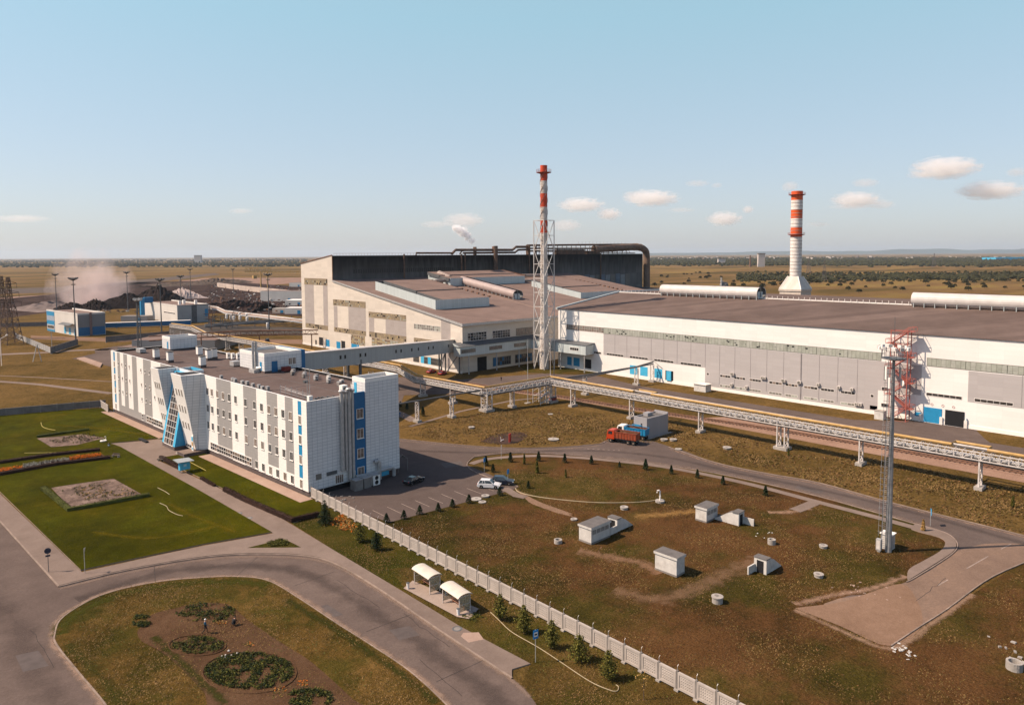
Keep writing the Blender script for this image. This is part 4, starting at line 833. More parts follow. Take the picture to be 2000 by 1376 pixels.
# roof monitors
def monitor(x0, y0, x1, y1, h_, gap=4.0):
    q = MB(); n = 1
    def wall(ax, ay, bx, by):
        q.q(((ax, ay, rz(ay)), (bx, by, rz(by)), (bx, by, rz(by)+h_), (ax, ay, rz(ay)+h_)), 0); n_ = Vector((by-ay, ax-bx, 0)).normalized()*-.25
        q.q(((bx+n_.x, by+n_.y, rz(by)), (ax+n_.x, ay+n_.y, rz(ay)), (ax+n_.x, ay+n_.y, rz(ay)+h_), (bx+n_.x, by+n_.y, rz(by)+h_)), 1)
        q.q(((ax, ay, rz(ay)+h_), (bx, by, rz(by)+h_), (bx+n_.x, by+n_.y, rz(by)+h_), (ax+n_.x, ay+n_.y, rz(ay)+h_)), 0)
    wall(x0, y1, x0, y0); wall(x0, y0, x1, y0); wall(x1, y0, x1, y1); wall(x1, y1, x0, y1)
    o_ = q.build('roof_monitor', [bluegrey, steeld], sh, world=True)
    q = MB(); z = lambda y: rz(y)+h_
    if gap: q.q(((x0, y0, rz(y0)+.5), (x0+gap, y0, rz(y0)+.5), (x0+gap, y1, rz(y1)+.5), (x0, y1, rz(y1)+.5)), 1)
    xg = x0+gap if gap else x0-.8; ym = y0+(y1-y0)*.42
    for a_, c_, dz in ((y0+.4, ym-.25, .0), (ym+.25, y1-.4, .35)):
        q.q(((xg, a_, z(a_)+dz), (x1+.3, a_, z(a_)+dz), (x1+.3, c_, z(c_)+dz), (xg, c_, z(c_)+dz)), 0)
        q.q(((xg, a_, z(a_)+dz-.4), (x1+.3, a_, z(a_)+dz-.4), (x1+.3, a_, z(a_)+dz), (xg, a_, z(a_)+dz)), 1)
        q.q(((xg, c_, z(c_)+dz-1.5), (xg, a_, z(a_)+dz-1.5), (xg, a_, z(a_)+dz), (xg, c_, z(c_)+dz)), 1)
    q.build('roof', [roofm, steeld], o_, world=True)
    q = MB()
    for k in range(12): y = y0+(y1-y0)*k/12; q.ob((x1-.2, y, z(y)+.02), Y_, Z_, X_, 1.2, .6, 1.0)
    q.build('walkway', rust, o_, world=True); return o_
monitor(177, 238.6, 206, 284, 4.2); monitor(221, 285.4, 272, 304, 4.2, 0); monitor(268, 241, 300, 276, 3.2, 2)
# barrel ventilator on the slope
def barrel(par, x, y0, y1, z0f, r_, m, n=10, open_=True):
    q = MB()
    def arc(s, yy, k, rr): 
        an = R(-75+165*k/n) if s > 0 else R(255-165*k/n); return (x+rr*math.cos(an)*1.05+s*.5*r_, yy, z0f(yy)+r_+rr*math.sin(an))
    for s in (1, -1):
        for k in range(n):
            p = [arc(s, y0, k, r_), arc(s, y0, k+1, r_), arc(s, y1, k+1, r_), arc(s, y1, k, r_)]
            q.q(p if s < 0 else p[::-1], 0)
            p = [arc(s, y0, k, r_-.25), arc(s, y1, k, r_-.25), arc(s, y1, k+1, r_-.25), arc(s, y0, k+1, r_-.25)]
            q.q(p if s < 0 else p[::-1], 1)
            q.q((arc(s, y0, k, r_), arc(s, y0, k, r_-.25), arc(s, y0, k+1, r_-.25), arc(s, y0, k+1, r_)), 0)
    q.box(x-r_*.8, y0+.5, z0f(y0)-.5, x+r_*.8, y0+1.0, z0f(y0)+r_*1.25, 2)
    for k in range(int((y1-y0)/3)+1):
        yy = y0+k*3+.2; q.box(x-r_*1.45, yy, z0f(yy)-.6, x-r_*1.3, yy+.15, z0f(yy)+r_*.5, 2); q.box(x-.1, yy, z0f(yy), x+.1, yy+.15, z0f(yy)+r_*2, 1)
    return q.build('ridge_ventilator', m, par, world=True)
barrel(sh, 231.5, 247.5, 288, lambda y: rz(y)+.4, 2.1, [mat('rosy_metal', (.34, .27, .25), .5, .15, .4), steeld, bluegrey])
q = MB(); q.tube([(225, 290, rz(290)+2.5), (214, 288, rz(288)+2.6), (206, 287, rz(287)+1)], .9, 8); q.tube([(232, 296, rz(290)+4), (296, 292, rz(292)+3)], 1.0, 8); q.tube([(225, 291, rz(290)+3), (225, 300, rz(300)+4)], 1.8, 10); q.tube([(262, 291, 31), (290, 288, 30.5)], .8, 6)
q.box(258, 289, 29, 261, 292, 33.5); q.build('roof_duct', [mat('tan_duct', (.28, .22, .19), .6, .3, .5)], sh, world=True)
q = MB(); q.q(((335, 216, 20), (411, 216, 20), (411, 312, 22), (335, 312, 22)), 0); q.q(((335, 216, 0), (411, 216, 0), (411, 216, 20), (335, 216, 20)), 1); q.q(((411, 216, 0), (411, 312, 0), (411, 312, 22), (411, 216, 20)), 1)
q.build('low_annex', [mat('dark_flat_roof', (.035, .03, .03), .9, .3, .1), steeld], sh, world=True)

# ------------------------------------------------------------------ WHITE ROLLING HALL
hl = thing('rolling_hall', 'very long white and grey clad hall with shallow brown ridged roof and blue doors', 'factory', (209.5, 120, 0))
X1, YN, YS, ZE, XR, ZR, XB, ZB = 209.5, 200.5, -130.0, 23.2, 248.0, 28.2, 286.0, 27.9
q = MB()
q.q(((X1, YN, 1), (X1, YS, 1), (X1, YS, ZE), (X1, YN, ZE)), 0); q.q(((X1-.12, YN, 0), (X1-.12, YS, 0), (X1-.12, YS, 1), (X1-.12, YN, 1)), 1); q.q(((X1-.12, YN, 1), (X1-.12, YS, 1), (X1, YS, 1), (X1, YN, 1)), 1)
q.q(((XB, YN, 0), (XR, YN, 0), (XR, YN, ZR), (XB, YN, ZB)), 0); q.q(((XR, YN, 0), (X1, YN, 0), (X1, YN, ZE), (XR, YN, ZR)), 0)
q.q(((X1, YS, 0), (XB, YS, 0), (XB, YS, ZB), (XR, YS, ZR), (X1, YS, ZE)), 0); q.q(((XB, YS, 0), (XB, YN, 0), (XB, YN, ZB), (XB, YS, ZB)), 0)
q.build('wall', [whitewall, white], hl, world=True)
q = MB(); e = .4
q.q(((X1-e, YN+e, ZE+.1), (X1-e, YS, ZE+.1), (XR, YS, ZR+.15), (XR, YN+e, ZR+.15)), 0); q.q(((XR, YN+e, ZR+.15), (XR, YS, ZR+.15), (XB+e, YS, ZB+.1), (XB+e, YN+e, ZB+.1)), 0)
q.build('roof', [tile_mat('hall_roof', (.14, .102, .088), (.105, .077, .066), 5.2, 60, .03, .9, .3, spec=.05)], hl, world=True)
q = MB(); q.tube([(X1-.5, YN+.5, ZE+.2), (XR, YN+.5, ZR+.3), (XB, YN+.5, ZB+.2)], .55, 4, cap=True); q.build('verge_trim', bluegrey, hl, world=True)
q = MB(); q.box(XR-.3, YS, ZR+.15, XR+.3, YN, ZR+.45)
for k in range(160): q.box(XR-.5, YN-1-k*2, ZR+.45, XR-.4, YN-.9-k*2, ZR+1.3)
q.build('ridge_rail', white, hl, world=True)
zf_ = lambda y: ZR-.1
m_b = [mat('white_ventilator', (.50, .465, .44), .45, .12, .4), steeld, bluegrey]
barrel(hl, XR, 134, 177, zf_, 2.2, m_b); barrel(hl, XR, -60, 82, zf_, 2.2, m_b)
def hp(y1, y0, z0, z1, m, name='panel'): return wpanel(y1, y0, z0, z1, m, name, hl, X1)
hp(176.9, 132.9, 7.1, 15.3, greywall); hp(132.9, 78, 1.0, 15.0, greywall); hp(78, 67, 7.0, 15.0, greywall); hp(56.1, -130, 6.9, 14.8, greywall)
jm = mat('joint_grey', (.24, .22, .22), .8)
for y in (171.4, 165.8, 160.3, 154.9, 149.5, 144, 138.5, 132.9, 127.5, 122, 116.5, 111, 105.5, 94.5, 89.1, 83.6, 44.6, 39, 33.5): q = MB(); q.box(X1-.07, y-.05, 2 if y < 132 and y > 78 else 7.2, X1-.03, y+.05, 15); q.build('panel_joint', jm, hl, world=True)
q = MB(); q.box(X1-.16, 99.9, 1, X1-.03, 100.2, 15); q.build('downpipe', jm, hl, world=True)
gg = [fdark, glassg, mat('milky_glass2', (.34, .35, .31), .3, .2, 1), dark, glass]
def hband(y1, y0, z0, z1, nx, nz, mats=gg, panes=(1, 1, 2, 1, 2), fr=.1): return band('window_band', y1, y0, z0, z1, nx, nz, mats, panes, fr, hl, X1-.02, .05)
hband(196, 176.9, 15.4, 17.4, 16, 3, [steelw, fdark, glassb], (1, 2))
for k in range(11): y = 176.9-k*9.05; hband(y, y-9.05, 15.2, 17.4, 8, 1, gg, (1, 1, 2, 1, 2), .1)
for k in range(12): y = 65.8-k*9.0; hband(y, y-9.0, 15.1, 17.2, 8, 1)
# broken panes
q = MB(); rr = random.Random(3)
for k in range(46):
    y = rr.choice((rr.uniform(165, 176), rr.uniform(140, 150), rr.uniform(136, 142), rr.uniform(88, 128), rr.uniform(20, 55))); z = 15.4+rr.random()*1.5; s_ = rr.uniform(.15, .55)
    q.ob((X1-.075, y, z), -Y_, Z_, -X_, s_*1.3, s_*.8, .012)
q.build('broken_pane', dark, hl, world=True)
wb = [frame, mat('deep_brown_glass', (.035, .03, .028), .3, .3, 1), glassb]
for y1, y0 in ((186.1, 178.1), (175.4, 167.3), (164.5, 156.3), (153.6, 145.4), (142.6, 134.4), (65.7, 57.4), (54.6, 46.3), (33, 25)): hband(y1, y0, 7.2, 8.0, 6, 1, wb, (1,), .10)
ROWS = ((127.3, 123.5), (122.2, 118.2), (116.8, 112.8), (110.1, 105.9), (104.8, 101), (99, 94.9), (93.9, 90), (88.1, 84.1))
for y1, y0 in ROWS:
    hband(y1, y0, 4.7, 5.5, 4, 1, wb, (1, 1, 2), .1); hband(y1, y0, 1.5, 2.2, 4, 1, [frame, fdark, glassg], (1, 1, 2), .1)
for y in (132.3, 79.9): hband(y, y-.9, 4.7, 5.5, 1, 1, wb, (1,))
for z in (7.0, 4.0-1.5): hband(77, 75, z, z+1, 1, 1, wb, (1,))
for y1, y0, m in ((192.2, 189, blue), (186.9, 183, dark), (195.6, 193.2, blue), (164.4, 161, cyan), (159.7, 156.4, cyan), (153.4, 150.1, cyan), (80, 78, cyan), (68.4, 66.9, blue)):
    hp(y1, y0, 1.3 if m is not dark else .6, 4.6 if y0 > 90 else 2.4, m, 'door')
hp(148.8, 145.5, .8, 4.4, dark, 'door'); q = MB(); q.ob((X1-.05, 148.1, 1), -Y_, Z_, -X_, 1.9, 3.3, .4); q.build('door_leaf', cyan, hl, world=True)
q = MB(); q.ob((X1-.01, 66.2, .1), -Y_, Z_, -X_, 4.3, 4.0, .12); q.build('garage_door', blue, hl, world=True)
q = MB(); q.ob((X1-.04, 61.1, .1), -Y_, Z_, -X_, 4.4, 4.0, .12); q.build('garage_opening', dark, hl, world=True)
for y in (66.9, 61.95, 56.3): q = MB(); q.box(X1-.5, y-.35, 0, X1-.13, y+.35, 2); q.build('bollard_block', whitec, hl, world=True)
for y in (64.3, 61.7, 59.2):
    q = MB(); q.tube([(X1-.06, y+.3*math.cos(k*.7854), 5+.3*math.sin(k*.7854)) for k in range(8)], .04, 4, closed=True); q.build('round_sign', redstair, hl, world=True)
# wall air conditioners
for y, z in ((122.9, 5.9), (122.4, 5.8), (112.3, 5.9), (111.5, 5.9), (105.6, 5.9), (105.1, 5.8), (100.6, 5.9), (100.2, 6), (94.6, 6), (88.6, 6), (84.9, 5.9), (122.9, 2.3), (117.6, 2.2), (83.6, 1.9), (82.5, 1.9)):
    q = MB(); q.box(X1-.65, y-.45, z, X1-.05, y+.45, z+.75); o_ = q.build('air_conditioner', steelw, hl, world=True); q = MB(); q.ob((X1-.66, y+.25, z+.1), -Y_, Z_, -X_, .5, .5, .01); q.build('fan', fdark, o_, world=True)
# corner gallery by the chimney
q = MB(); q.box(204.5, 181.5, 6.9, 209.4, 214.9, 10.6, 0, 1); q.q(((204.2, 181.2, 10.65), (209.5, 181.2, 11.2), (209.5, 214.8, 11.2), (204.2, 214.8, 10.65)), 1)
cg = q.build('gallery', [bluegrey, steeld], hl, world=True)
q = MB(); gridwin(q, (204.49, 189.5, 8.2), -Y_, Z_, -X_, 4.5, 1.2, 4, 1, .15, 0, (1,), .05); q.build('window_band', [frame, dark], cg, world=True)
for y in (182.5, 195, 207): q = MB(); q.tube([(205, y, 0), (205, y, 6.9)], .22, 6); q.build('column', steel, cg, world=True)
# ================================================================== PIPE RACK
rack = thing('pipe_rack', 'long white lattice pipe rack with a yellow pipe on top, zigzagging across the grass', 'pipe rack', (134.2, 157.2, 0))
seg = [[(134, 429, 5.6), (134, 395, 6.4), (134, 377, 4.4), (134, 323, 5.4), (134, 245, 5.9), (134, 217, 6.7), (134, 201, 6.7), (134, 191.5, 4.6), (134, 157.6, 5.0)],
       [(134, 157.6, 5.0), (157, 153.6, 5.9)], [(157, 153.6, 5.6), (157, -60, 5.9)]]
def truss(a, c, hw_, h_, step, mth, par, rack_m=0):
    a, c = Vector(a), Vector(c); d = c-a; L_ = d.length; t = d.normalized(); W_ = Vector((-t.y, t.x, 0)).normalized()*hw_; n_ = max(1, round(L_/step)); q = MB()
    for s_ in (1, -1):
        q.bar(a+W_*s_, c+W_*s_, .2); q.bar(a+W_*s_+Z_*h_, c+W_*s_+Z_*h_, .2)
        for k in range(n_+1):
            p = a+d*(k/n_)+W_*s_; q.bar(p, p+Z_*h_, .13)
            if k < n_:
                e_ = a+d*((k+1)/n_)+W_*s_; q.bar(p+(Z_*h_ if k % 2 else Z_*0), e_+(Z_*0 if k % 2 else Z_*h_), .09)
    for k in range(0, n_+1, 1):
        p = a+d*(k/n_); q.bar(p+W_, p-W_, .12); q.bar(p+W_+Z_*h_, p-W_+Z_*h_, .1)
    return q.build('truss', mth, par, world=True)
for s_ in seg:
    for k in range(len(s_)-1): truss(s_[k], s_[k+1], 1.1, 1.5, 1.5, steelw, rack)
def offs(path, lat, dz):
    out = []
    for i, p in enumerate(path):
        a = Vector(path[max(i-1, 0)]); c = Vector(path[min(i+1, len(path)-1)]); t = (c-a); t.z = 0; t.normalize(); out.append(Vector(p)+Vector((-t.y, t.x, 0))*lat+Z_*dz)
    return out
full = seg[0]+[seg[1][1]]+seg[2][1:]
yp = offs(full, 0, 1.95)
# expansion loops in the yellow pipe
loop1 = [Vector((157.0, 122, 7.6)), Vector((159.6, 122, 7.6)), Vector((159.6, 116, 7.6)), Vector((157.0, 116, 7.6))]
loop2 = [Vector((157.0, 44.5, 7.75)), Vector((159.6, 44.5, 7.75)), Vector((159.6, 38.5, 7.75)), Vector((157.0, 38.5, 7.75))]
yp = yp[:-1]+loop1+loop2+[yp[-1]]
for s_ in seg:
    for k in range(len(s_)-1):
        a, c = Vector(s_[k]), Vector(s_[k+1]); t_v = (c-a).normalized(); W_ = Vector((-t_v.y, t_v.x, 0)).normalized(); q = MB(); q.ob(a-W_*.85-Z_*.1, t_v, W_, Z_, (c-a).length, 1.7, .08); q.build('cable_deck', concd, rack, world=True)
q = MB(); q.tube(yp, .30, 8); q.build('yellow_pipe', yellow, rack, world=True)
q = MB(); q.tube(offs(full, .7, 1.8), .17, 6); q.build('upper_pipe', steelw, rack, world=True)
for lat, dz, r_, m_ in ((.6, .25, .28, steel), (-.5, .3, .32, steel), (.0, -.55, .22, steelw), (-.75, -.5, .16, steeld)):
    q = MB(); q.tube(offs(full, lat, dz), r_, 7); q.build('lower_pipe', m_, rack, world=True)
def support(par, x, y, h_, wide=1.0, ax='x', four=False):
    q = MB(); D_ = X_ if ax == 'x' else Y_; E_ = Y_ if ax == 'x' else X_; C_ = Vector((x, y, 0)); rows = (-.9, .9) if four else (0,)
    for e_ in rows:
        for s_ in (1, -1): q.bar(C_+D_*wide*s_+E_*e_+Z_*.6, C_+D_*wide*s_+E_*e_+Z_*h_, .26)
        n_ = 4
        for k in range(n_):
            z0 = .7+(h_-.9)*k/n_; z1 = .7+(h_-.9)*(k+1)/n_; s_ = 1 if k % 2 else -1
            q.bar(C_+D_*wide*s_+E_*e_+Z_*z0, C_-D_*wide*s_+E_*e_+Z_*z1, .12); q.bar(C_+D_*wide+E_*e_+Z_*z1, C_-D_*wide+E_*e_+Z_*z1, .12)
    o_ = q.build('support', steelw, par, world=True)
    q = MB(); fx, fy = (wide+.45, .7+(.9 if four else 0)); 
    if ax != 'x': fx, fy = fy, fx
    q.box(x-fx, y-fy, 0, x+fx, y+fy, .65); q.build('footing', concrete, o_, world=True)
for x, y in ((134.5, 157.3),): support(rack, x, y, 5, 1.3, 'y', True)
for y in (172.5, 188, 204, 219, 236, 252, 268, 284, 300, 316, 332, 348, 364, 380, 396, 412, 428): support(rack, 134, y, 4.4, .9, 'x')
for x in (143.3,): support(rack, x, 156, 5.3, .8, 'y')
for k, y in enumerate((144.3, 122.5, 100.7, 79, 61.5, 39.5, 17.5, -4.5, -26)): support(rack, 157, y, 5.5, .9, 'x', y in (79,))
support(rack, 157, 153.4, 5.5, 1.1, 'x', True)
# stair frame under the corner
q = MB(); C_ = G(1060, 786)
for dx in (-2.6, 0, 2.4):
    for dy in (-1.6, 1.6): q.bar((C_.x+dx, C_.y+dy, 0), (C_.x+dx, C_.y+dy, 5.2), .18)
for k in range(3):
    z = .3+k*1.7; q.bar((C_.x-2.6, C_.y-1.6, z), (C_.x+2.4, C_.y-1.6, z+1.6), .2); q.bar((C_.x+2.4, C_.y-1.6, z), (C_.x-2.6, C_.y-1.6, z+1.6), .12); q.bar((C_.x-2.6, C_.y+1.6, z), (C_.x+2.4, C_.y+1.6, z+1.6), .12)
for dx in (-2.6, 0, 2.4):
    for z in (2.6, 5.2): q.bar((C_.x+dx, C_.y-1.6, z), (C_.x+dx, C_.y+1.6, z), .14)
q.build('valve_frame', steelw, rack, world=True)
for k in range(3): q = MB(); q.tube([(C_.x-2.2+k, C_.y-1.9, .4), (C_.x-2.2+k, C_.y-2.0, 2.4+k*.5), (C_.x-.6+k, C_.y-2, 3.2), (C_.x-.2+k, C_.y-2, 5.5)], .22, 6); q.build('riser_pipe', steel, rack, world=True)
t_ = thing('valve_box', 'dark red steel box on the ground beside the valve frame of the pipe rack', 'box', (G(1080, 785).x, G(1080, 785).y, 0)); q = MB(); q.box(-.9, -.7, .1, .9, .7, 1.5); q.build('body', mat('dark_red_paint2', (.20, .02, .015), .6), t_); q = MB(); q.box(-1, -.8, 1.5, 1, .8, 1.6); q.build('lid', steeld, t_)
t_ = thing('yellow_cage', 'small yellow tubular gate frame beside the valve frame of the pipe rack', 'gate', G(1045, 786)); q = MB()
for x in (-.8, 0, .8): q.tube([(x, 0, 0), (x, 0, 2.2)], .1, 5)
for z in (.3, 1.2, 2.1): q.tube([(-.8, 0, z), (.8, 0, z)], .1, 5)
q.build('frame', yellow, t_)
# single pipe lines joining the rack
pl = thing('pipe_line', 'single thin dark pipe on lattice legs running from the rack corner behind the office', 'pipe line', (112, 159, 0))
q = MB(); q.tube([(60, 166, 5.6), (98, 161, 5.7), (112, 159.5, 5.9), (134, 158.4, 6.2)], .22, 7); q.tube([(60, 166.3, 5.3), (134, 158.8, 5.8)], .12, 5); q.build('pipe', steeld, pl, world=True)
for x, y in ((112, 159.9), (122.2, 157.9)): support(pl, x, y, 5.6, .7, 'y')
pl = thing('pipe_line', 'single thin dark pipe on lattice legs crossing from the rack to the white hall wall', 'pipe line', (173, 154, 0))
q = MB(); q.tube([(157, 153.8, 6.7), (173, 153.8, 6.3), (199, 153.2, 6.3), (208.3, 153.2, 7.0)], .3, 7); q.tube([(157, 153.3, 6.1), (173, 153.3, 5.8), (208, 152.8, 6.4)], .2, 6); q.tube([(208.4, 153.2, 7.4), (209.3, 149.8, 4.9)], .06, 5); q.build('pipe', steeld, pl, world=True)
for x, y, h_ in ((173, 153.8, 5.9), (198.6, 153, 6.0), (207.5, 153, 6.2)): support(pl, x, y, h_, .7, 'y')

# ================================================================== CHIMNEYS
def chimney_bands(q, prof_r, bands, n=20):
    prof = [(prof_r(bands[0][0]), bands[0][0])]; ms = []
    for z0, z1, m in bands: prof.append((prof_r(z1), z1)); ms.append(m)
    q.lathe(prof, (0, 0), n, ms)
ch = thing('chimney', 'slim red and white chimney inside a white lattice tower by the steel shop', 'chimney', (201.4, 200.4, 0))
rr_ = lambda z: 1.85-.45*min(1, max(0, (z-14)/8)) if z < 22 else 1.38
q = MB(); bb = [(0, 4, 1), (4, 12, 1), (12, 20, 1), (20, 30, 1), (30, 53.4, 1), (53.4, 58.2, 0), (58.2, 63.4, 1), (63.4, 68.6, 0), (68.6, 73.5, 1), (73.5, 78.6, 0), (78.6, 79.4, 0)]
chimney_bands(q, rr_, bb); q.build('shaft', [redw, mat('weathered_chimney_steel', (.56, .52, .48), .6, .25, .4, dirt=(.20, .15, .12), dirt_amt=.7, dscale=.35)], ch)
q = MB()
for k in range(3):
    q.tube([(1.5*math.cos(a_*.33+k*2.094), 1.5*math.sin(a_*.33+k*2.094), 54+a_*.72) for a_ in range(34)], .09, 4)
q.build('strake', mat('strake_grey', (.35, .28, .25), .6), ch)
def platform(par, r0, r1, z, m, nr=12, mm=None):
    q = MB(); q.lathe([(r0, z-.4), (r1, z), (r1, z+.15), (r0, z+.15)], (0, 0), 18, 0, cap=False)
    for k in range(nr):
        a_ = 2*math.pi*k/nr; x, y = r1*math.cos(a_), r1*math.sin(a_); q.tube([(x, y, z), (x, y, z+1.2)], .05, 4)
    q.tube([(r1*math.cos(2*math.pi*k/nr), r1*math.sin(2*math.pi*k/nr), z+1.2) for k in range(nr)], .05, 4, closed=True)
    q.tube([(r1*math.cos(2*math.pi*k/nr), r1*math.sin(2*math.pi*k/nr), z+.6) for k in range(nr)], .05, 4, closed=True)
    return q.build('platform', m, par)
platform(ch, 1.5, 2.9, 76.6, mat('brown_red_steel', (.30, .08, .05), .7))
q = MB(); hs = 2.8; lv = [0]+[8+k*5.55 for k in range(10)]; lv = [z for z in lv if z <= 58.2]+[58.2]; lv[-2:] = [58.2]
for sx in (1, -1):
    for sy in (1, -1): q.tube([(hs*sx, hs*sy, 0), (hs*sx, hs*sy, 58.2)], .19, 5)
for i in range(len(lv)-1):
    z0, z1 = lv[i], lv[i+1]
    cs = [(-hs, -hs), (hs, -hs), (hs, hs), (-hs, hs)]
    for k in range(4):
        a_, c_ = cs[k], cs[(k+1) % 4]; q.tube([(*a_, z1), (*c_, z1)], .12, 4, cap=False)
        mx = ((a_[0]+c_[0])/2, (a_[1]+c_[1])/2)
        if i % 2 == 0: q.tube([(*a_, z0), (*mx, z1)], .12, 4, cap=False); q.tube([(*c_, z0), (*mx, z1)], .12, 4, cap=False)
        else: q.tube([(*mx, z0), (*a_, z1)], .12, 4, cap=False); q.tube([(*mx, z0), (*c_, z1)], .12, 4, cap=False)
q.build('lattice', mat('white_lattice_paint', (.56, .53, .50), .5, .15, 1), ch)
q = MB()
for z in range(0, 76, 1): q.box(-1.9 if z > 20 else -2.4, -.9, z, -1.6 if z > 20 else -2.1, -.5, z+.08)
q.tube([(-1.95 if True else 0, -.95, 18), (-1.95, -.95, 76)], .05, 4); q.tube([(-1.95, -.45, 18), (-1.95, -.45, 76)], .05, 4); q.build('ladder', rust, ch)
c2 = atd(1553, 576, 404); c2.z = 0
ch2 = thing('chimney', 'broad red and white striped chimney on a pyramid base behind the white hall', 'chimney', (c2.x, c2.y, 0))
zB = 22.5
q = MB(); q.box(-6.1, -6.1, 0, 6.1, 6.1, zB+1.5, 0); q.box(-6.5, -6.5, zB+1.5, 6.5, 6.5, zB+2.6, 0); q.build('base', mat('cream_base', (.50, .43, .37), .7, .2, .5), ch2)
q = MB(); zp = zB+2.6; b4 = [(-6.3, -6.3), (6.3, -6.3), (6.3, 6.3), (-6.3, 6.3)]; t4 = [(-2.9, -2.9), (2.9, -2.9), (2.9, 2.9), (-2.9, 2.9)]
for k in range(4): q.q((( *b4[k], zp), (*b4[(k+1) % 4], zp), (*t4[(k+1) % 4], zp+7), (*t4[k], zp+7)), 0)
q.q([(*p, zp+7) for p in t4], 0)
o_ = q.build('pyramid_skirt', tile_mat('ribbed_cream', (.62, .56, .50), (.40, .33, .27), .9, 50, .1, .6, .2), ch2)
q = MB()
for k in range(4): q.tube([(*b4[k], zp+.1), (*t4[k], zp+7.1)], .25, 5)
q.build('corner_trim', white, o_)
q = MB(); Z2 = lambda y: zB+(576-y)/3.47
bb = [(zp+5, Z2(467), 1), (Z2(467), Z2(449.4), 0), (Z2(449.4), Z2(431.8), 1), (Z2(431.8), Z2(415), 0), (Z2(415), Z2(397), 1), (Z2(397), Z2(380), 0)]
chimney_bands(q, lambda z: 3.05, bb, 28); q.build('shaft', [mat('bright_red_paint', (.62, .09, .015), .5, .1, .5), whitec], ch2, smooth=False)
for k in range(26): z = zp+7.5+k*1.9; q = MB(); q.lathe([(3.06, z), (3.14, z+.05), (3.14, z+.22), (3.06, z+.27)], n=28, cap=False); q.build('hoop', mat('hoop', (.34, .27, .24), .7), ch2) if z < Z2(397) else None
platform(ch2, 3.1, 4.4, Z2(387), mat('dark_red_steel', (.28, .05, .03), .7)); platform(ch2, 3.1, 4.4, Z2(463), MATS['dark_red_steel'])
# small dark stack behind the first ventilator
c3 = atd(1414, 561, 330); t_ = thing('rooftop_stack', 'small grey tank and thin stack standing behind the first roof ventilator', 'tank', (c3.x, c3.y, 0))
q = MB(); q.lathe([(1.9, 0), (1.9, c3.z+1.5), (1.2, c3.z+2.4)], n=12); q.build('tank', concd, t_); q = MB(); q.tube([(-2.2, 0, 0), (-2.2, 0, c3.z+4.5)], .35, 7); q.box(-2.8, -.4, c3.z+2.6, -1, .4, c3.z+3); q.build('pipe', steel, t_)

# ================================================================== MASTS
mp_ = G(1735, 1077)
ms = thing('telecom_mast', 'tall grey steel mast with side ladder, antennas and floodlights standing on the dry field', 'mast', tuple(mp_))
q = MB(); q.lathe([(.46, 0), (.38, 8), (.29, 20), (.2, 29.5)], n=12); q.build('shaft', mat('weathered_mast_steel', (.27, .27, .27), .5, .3, 1.2, metal=.2), ms)
q = MB()
for s_ in (-.28, .28): q.tube([(-.72, .5+s_, .5), (-.42, .3+s_, 29)], .045, 4); q.tube([(-1.15, .8+s_, 2.5), (-.8, .55+s_, 29)], .03, 4)
for k in range(95):
    f_ = k/95; x, y = -.72+.3*f_, .5-.2*f_; z = .5+28.5*f_; q.bar((x, y-.28, z), (x, y+.28, z), .045)
    if k % 3 == 0 and k > 8: q.bar((x, y-.28, z), (x-.5, y+.1, z), .03); q.bar((x, y+.28, z), (x-.5, y+.68, z), .03); q.bar((x-.5, y+.1, z), (x-.5, y+.68, z), .03)
    if k % 8 == 0: q.bar((0, 0, z), (x, y, z), .07)
q.build('ladder', MATS['weathered_mast_steel'], ms)
q = MB(); q.lathe([(.3, 29.0), (1.7, 29.3), (1.7, 29.45), (.3, 29.45)], n=14)
for k in range(12): a_ = k*math.pi/6; q.tube([(1.65*math.cos(a_), 1.65*math.sin(a_), 29.4), (1.65*math.cos(a_), 1.65*math.sin(a_), 30.6)], .04, 4)
for z in (30.0, 30.6): q.tube([(1.65*math.cos(k*math.pi/6), 1.65*math.sin(k*math.pi/6), z) for k in range(12)], .04, 4, closed=True)
q.tube([(0, 0, 29), (0, 0, 35.5)], .04, 4); q.build('platform', steeld, ms)
for k in range(11):
    a_ = k*2*math.pi/11; c_ = Vector((1.95*math.cos(a_), 1.95*math.sin(a_), 30.75)); q = MB(); U_ = Vector((-math.sin(a_), math.cos(a_), 0)); q.ob(c_-U_*.25, U_, Vector((0, 0, 1)), Vector((math.cos(a_), math.sin(a_), -.3)).normalized(), .5, .45, .25); q.bar((1.6*math.cos(a_), 1.6*math.sin(a_), 30.5), c_, .06); q.build('floodlight', steel if k % 2 else white, ms)
for k, (a_, z, h_, m_) in enumerate(((2.4, 26.2, 2.0, white), (1.9, 26.0, 2.1, steeld), (3.0, 25.0, 1.6, white), (-.6, 26.4, 1.6, steel), (.4, 25.6, 1.4, steeld))):
    x, y = 1.1*math.cos(a_), 1.1*math.sin(a_); q = MB(); q.box(x-.15, y-.12, z, x+.15, y+.12, z+h_); q.bar((0, 0, z+h_/2), (x, y, z+h_/2), .07); q.build('panel_antenna', m_, ms)
q = MB(); q.lathe([(.45, 0), (.5, .1), (.1, .3)], n=12); o_ = q.build('dish', white, ms); o_.location = (.9, -.9, 25.6); o_.rotation_euler = (R(90), 0, R(45))
t_ = thing('equipment_cabinet', 'white equipment cabinet with grey side standing behind the foot of the tall mast', 'cabinet', (mp_.x+1.4, mp_.y+.6, 0)); q = MB(); q.box(-.75, -.75, 0, .75, .75, 2.3); q.build('body', concw, t_); q = MB(); q.box(-.9, -.9, 2.3, .9, .9, 2.42); q.build('roof', white, t_); q = MB(); q.ob((-.5, -.76, .2), X_, Z_, -Y_, 1.0, 1.9, .03); q.build('door', steel, t_)
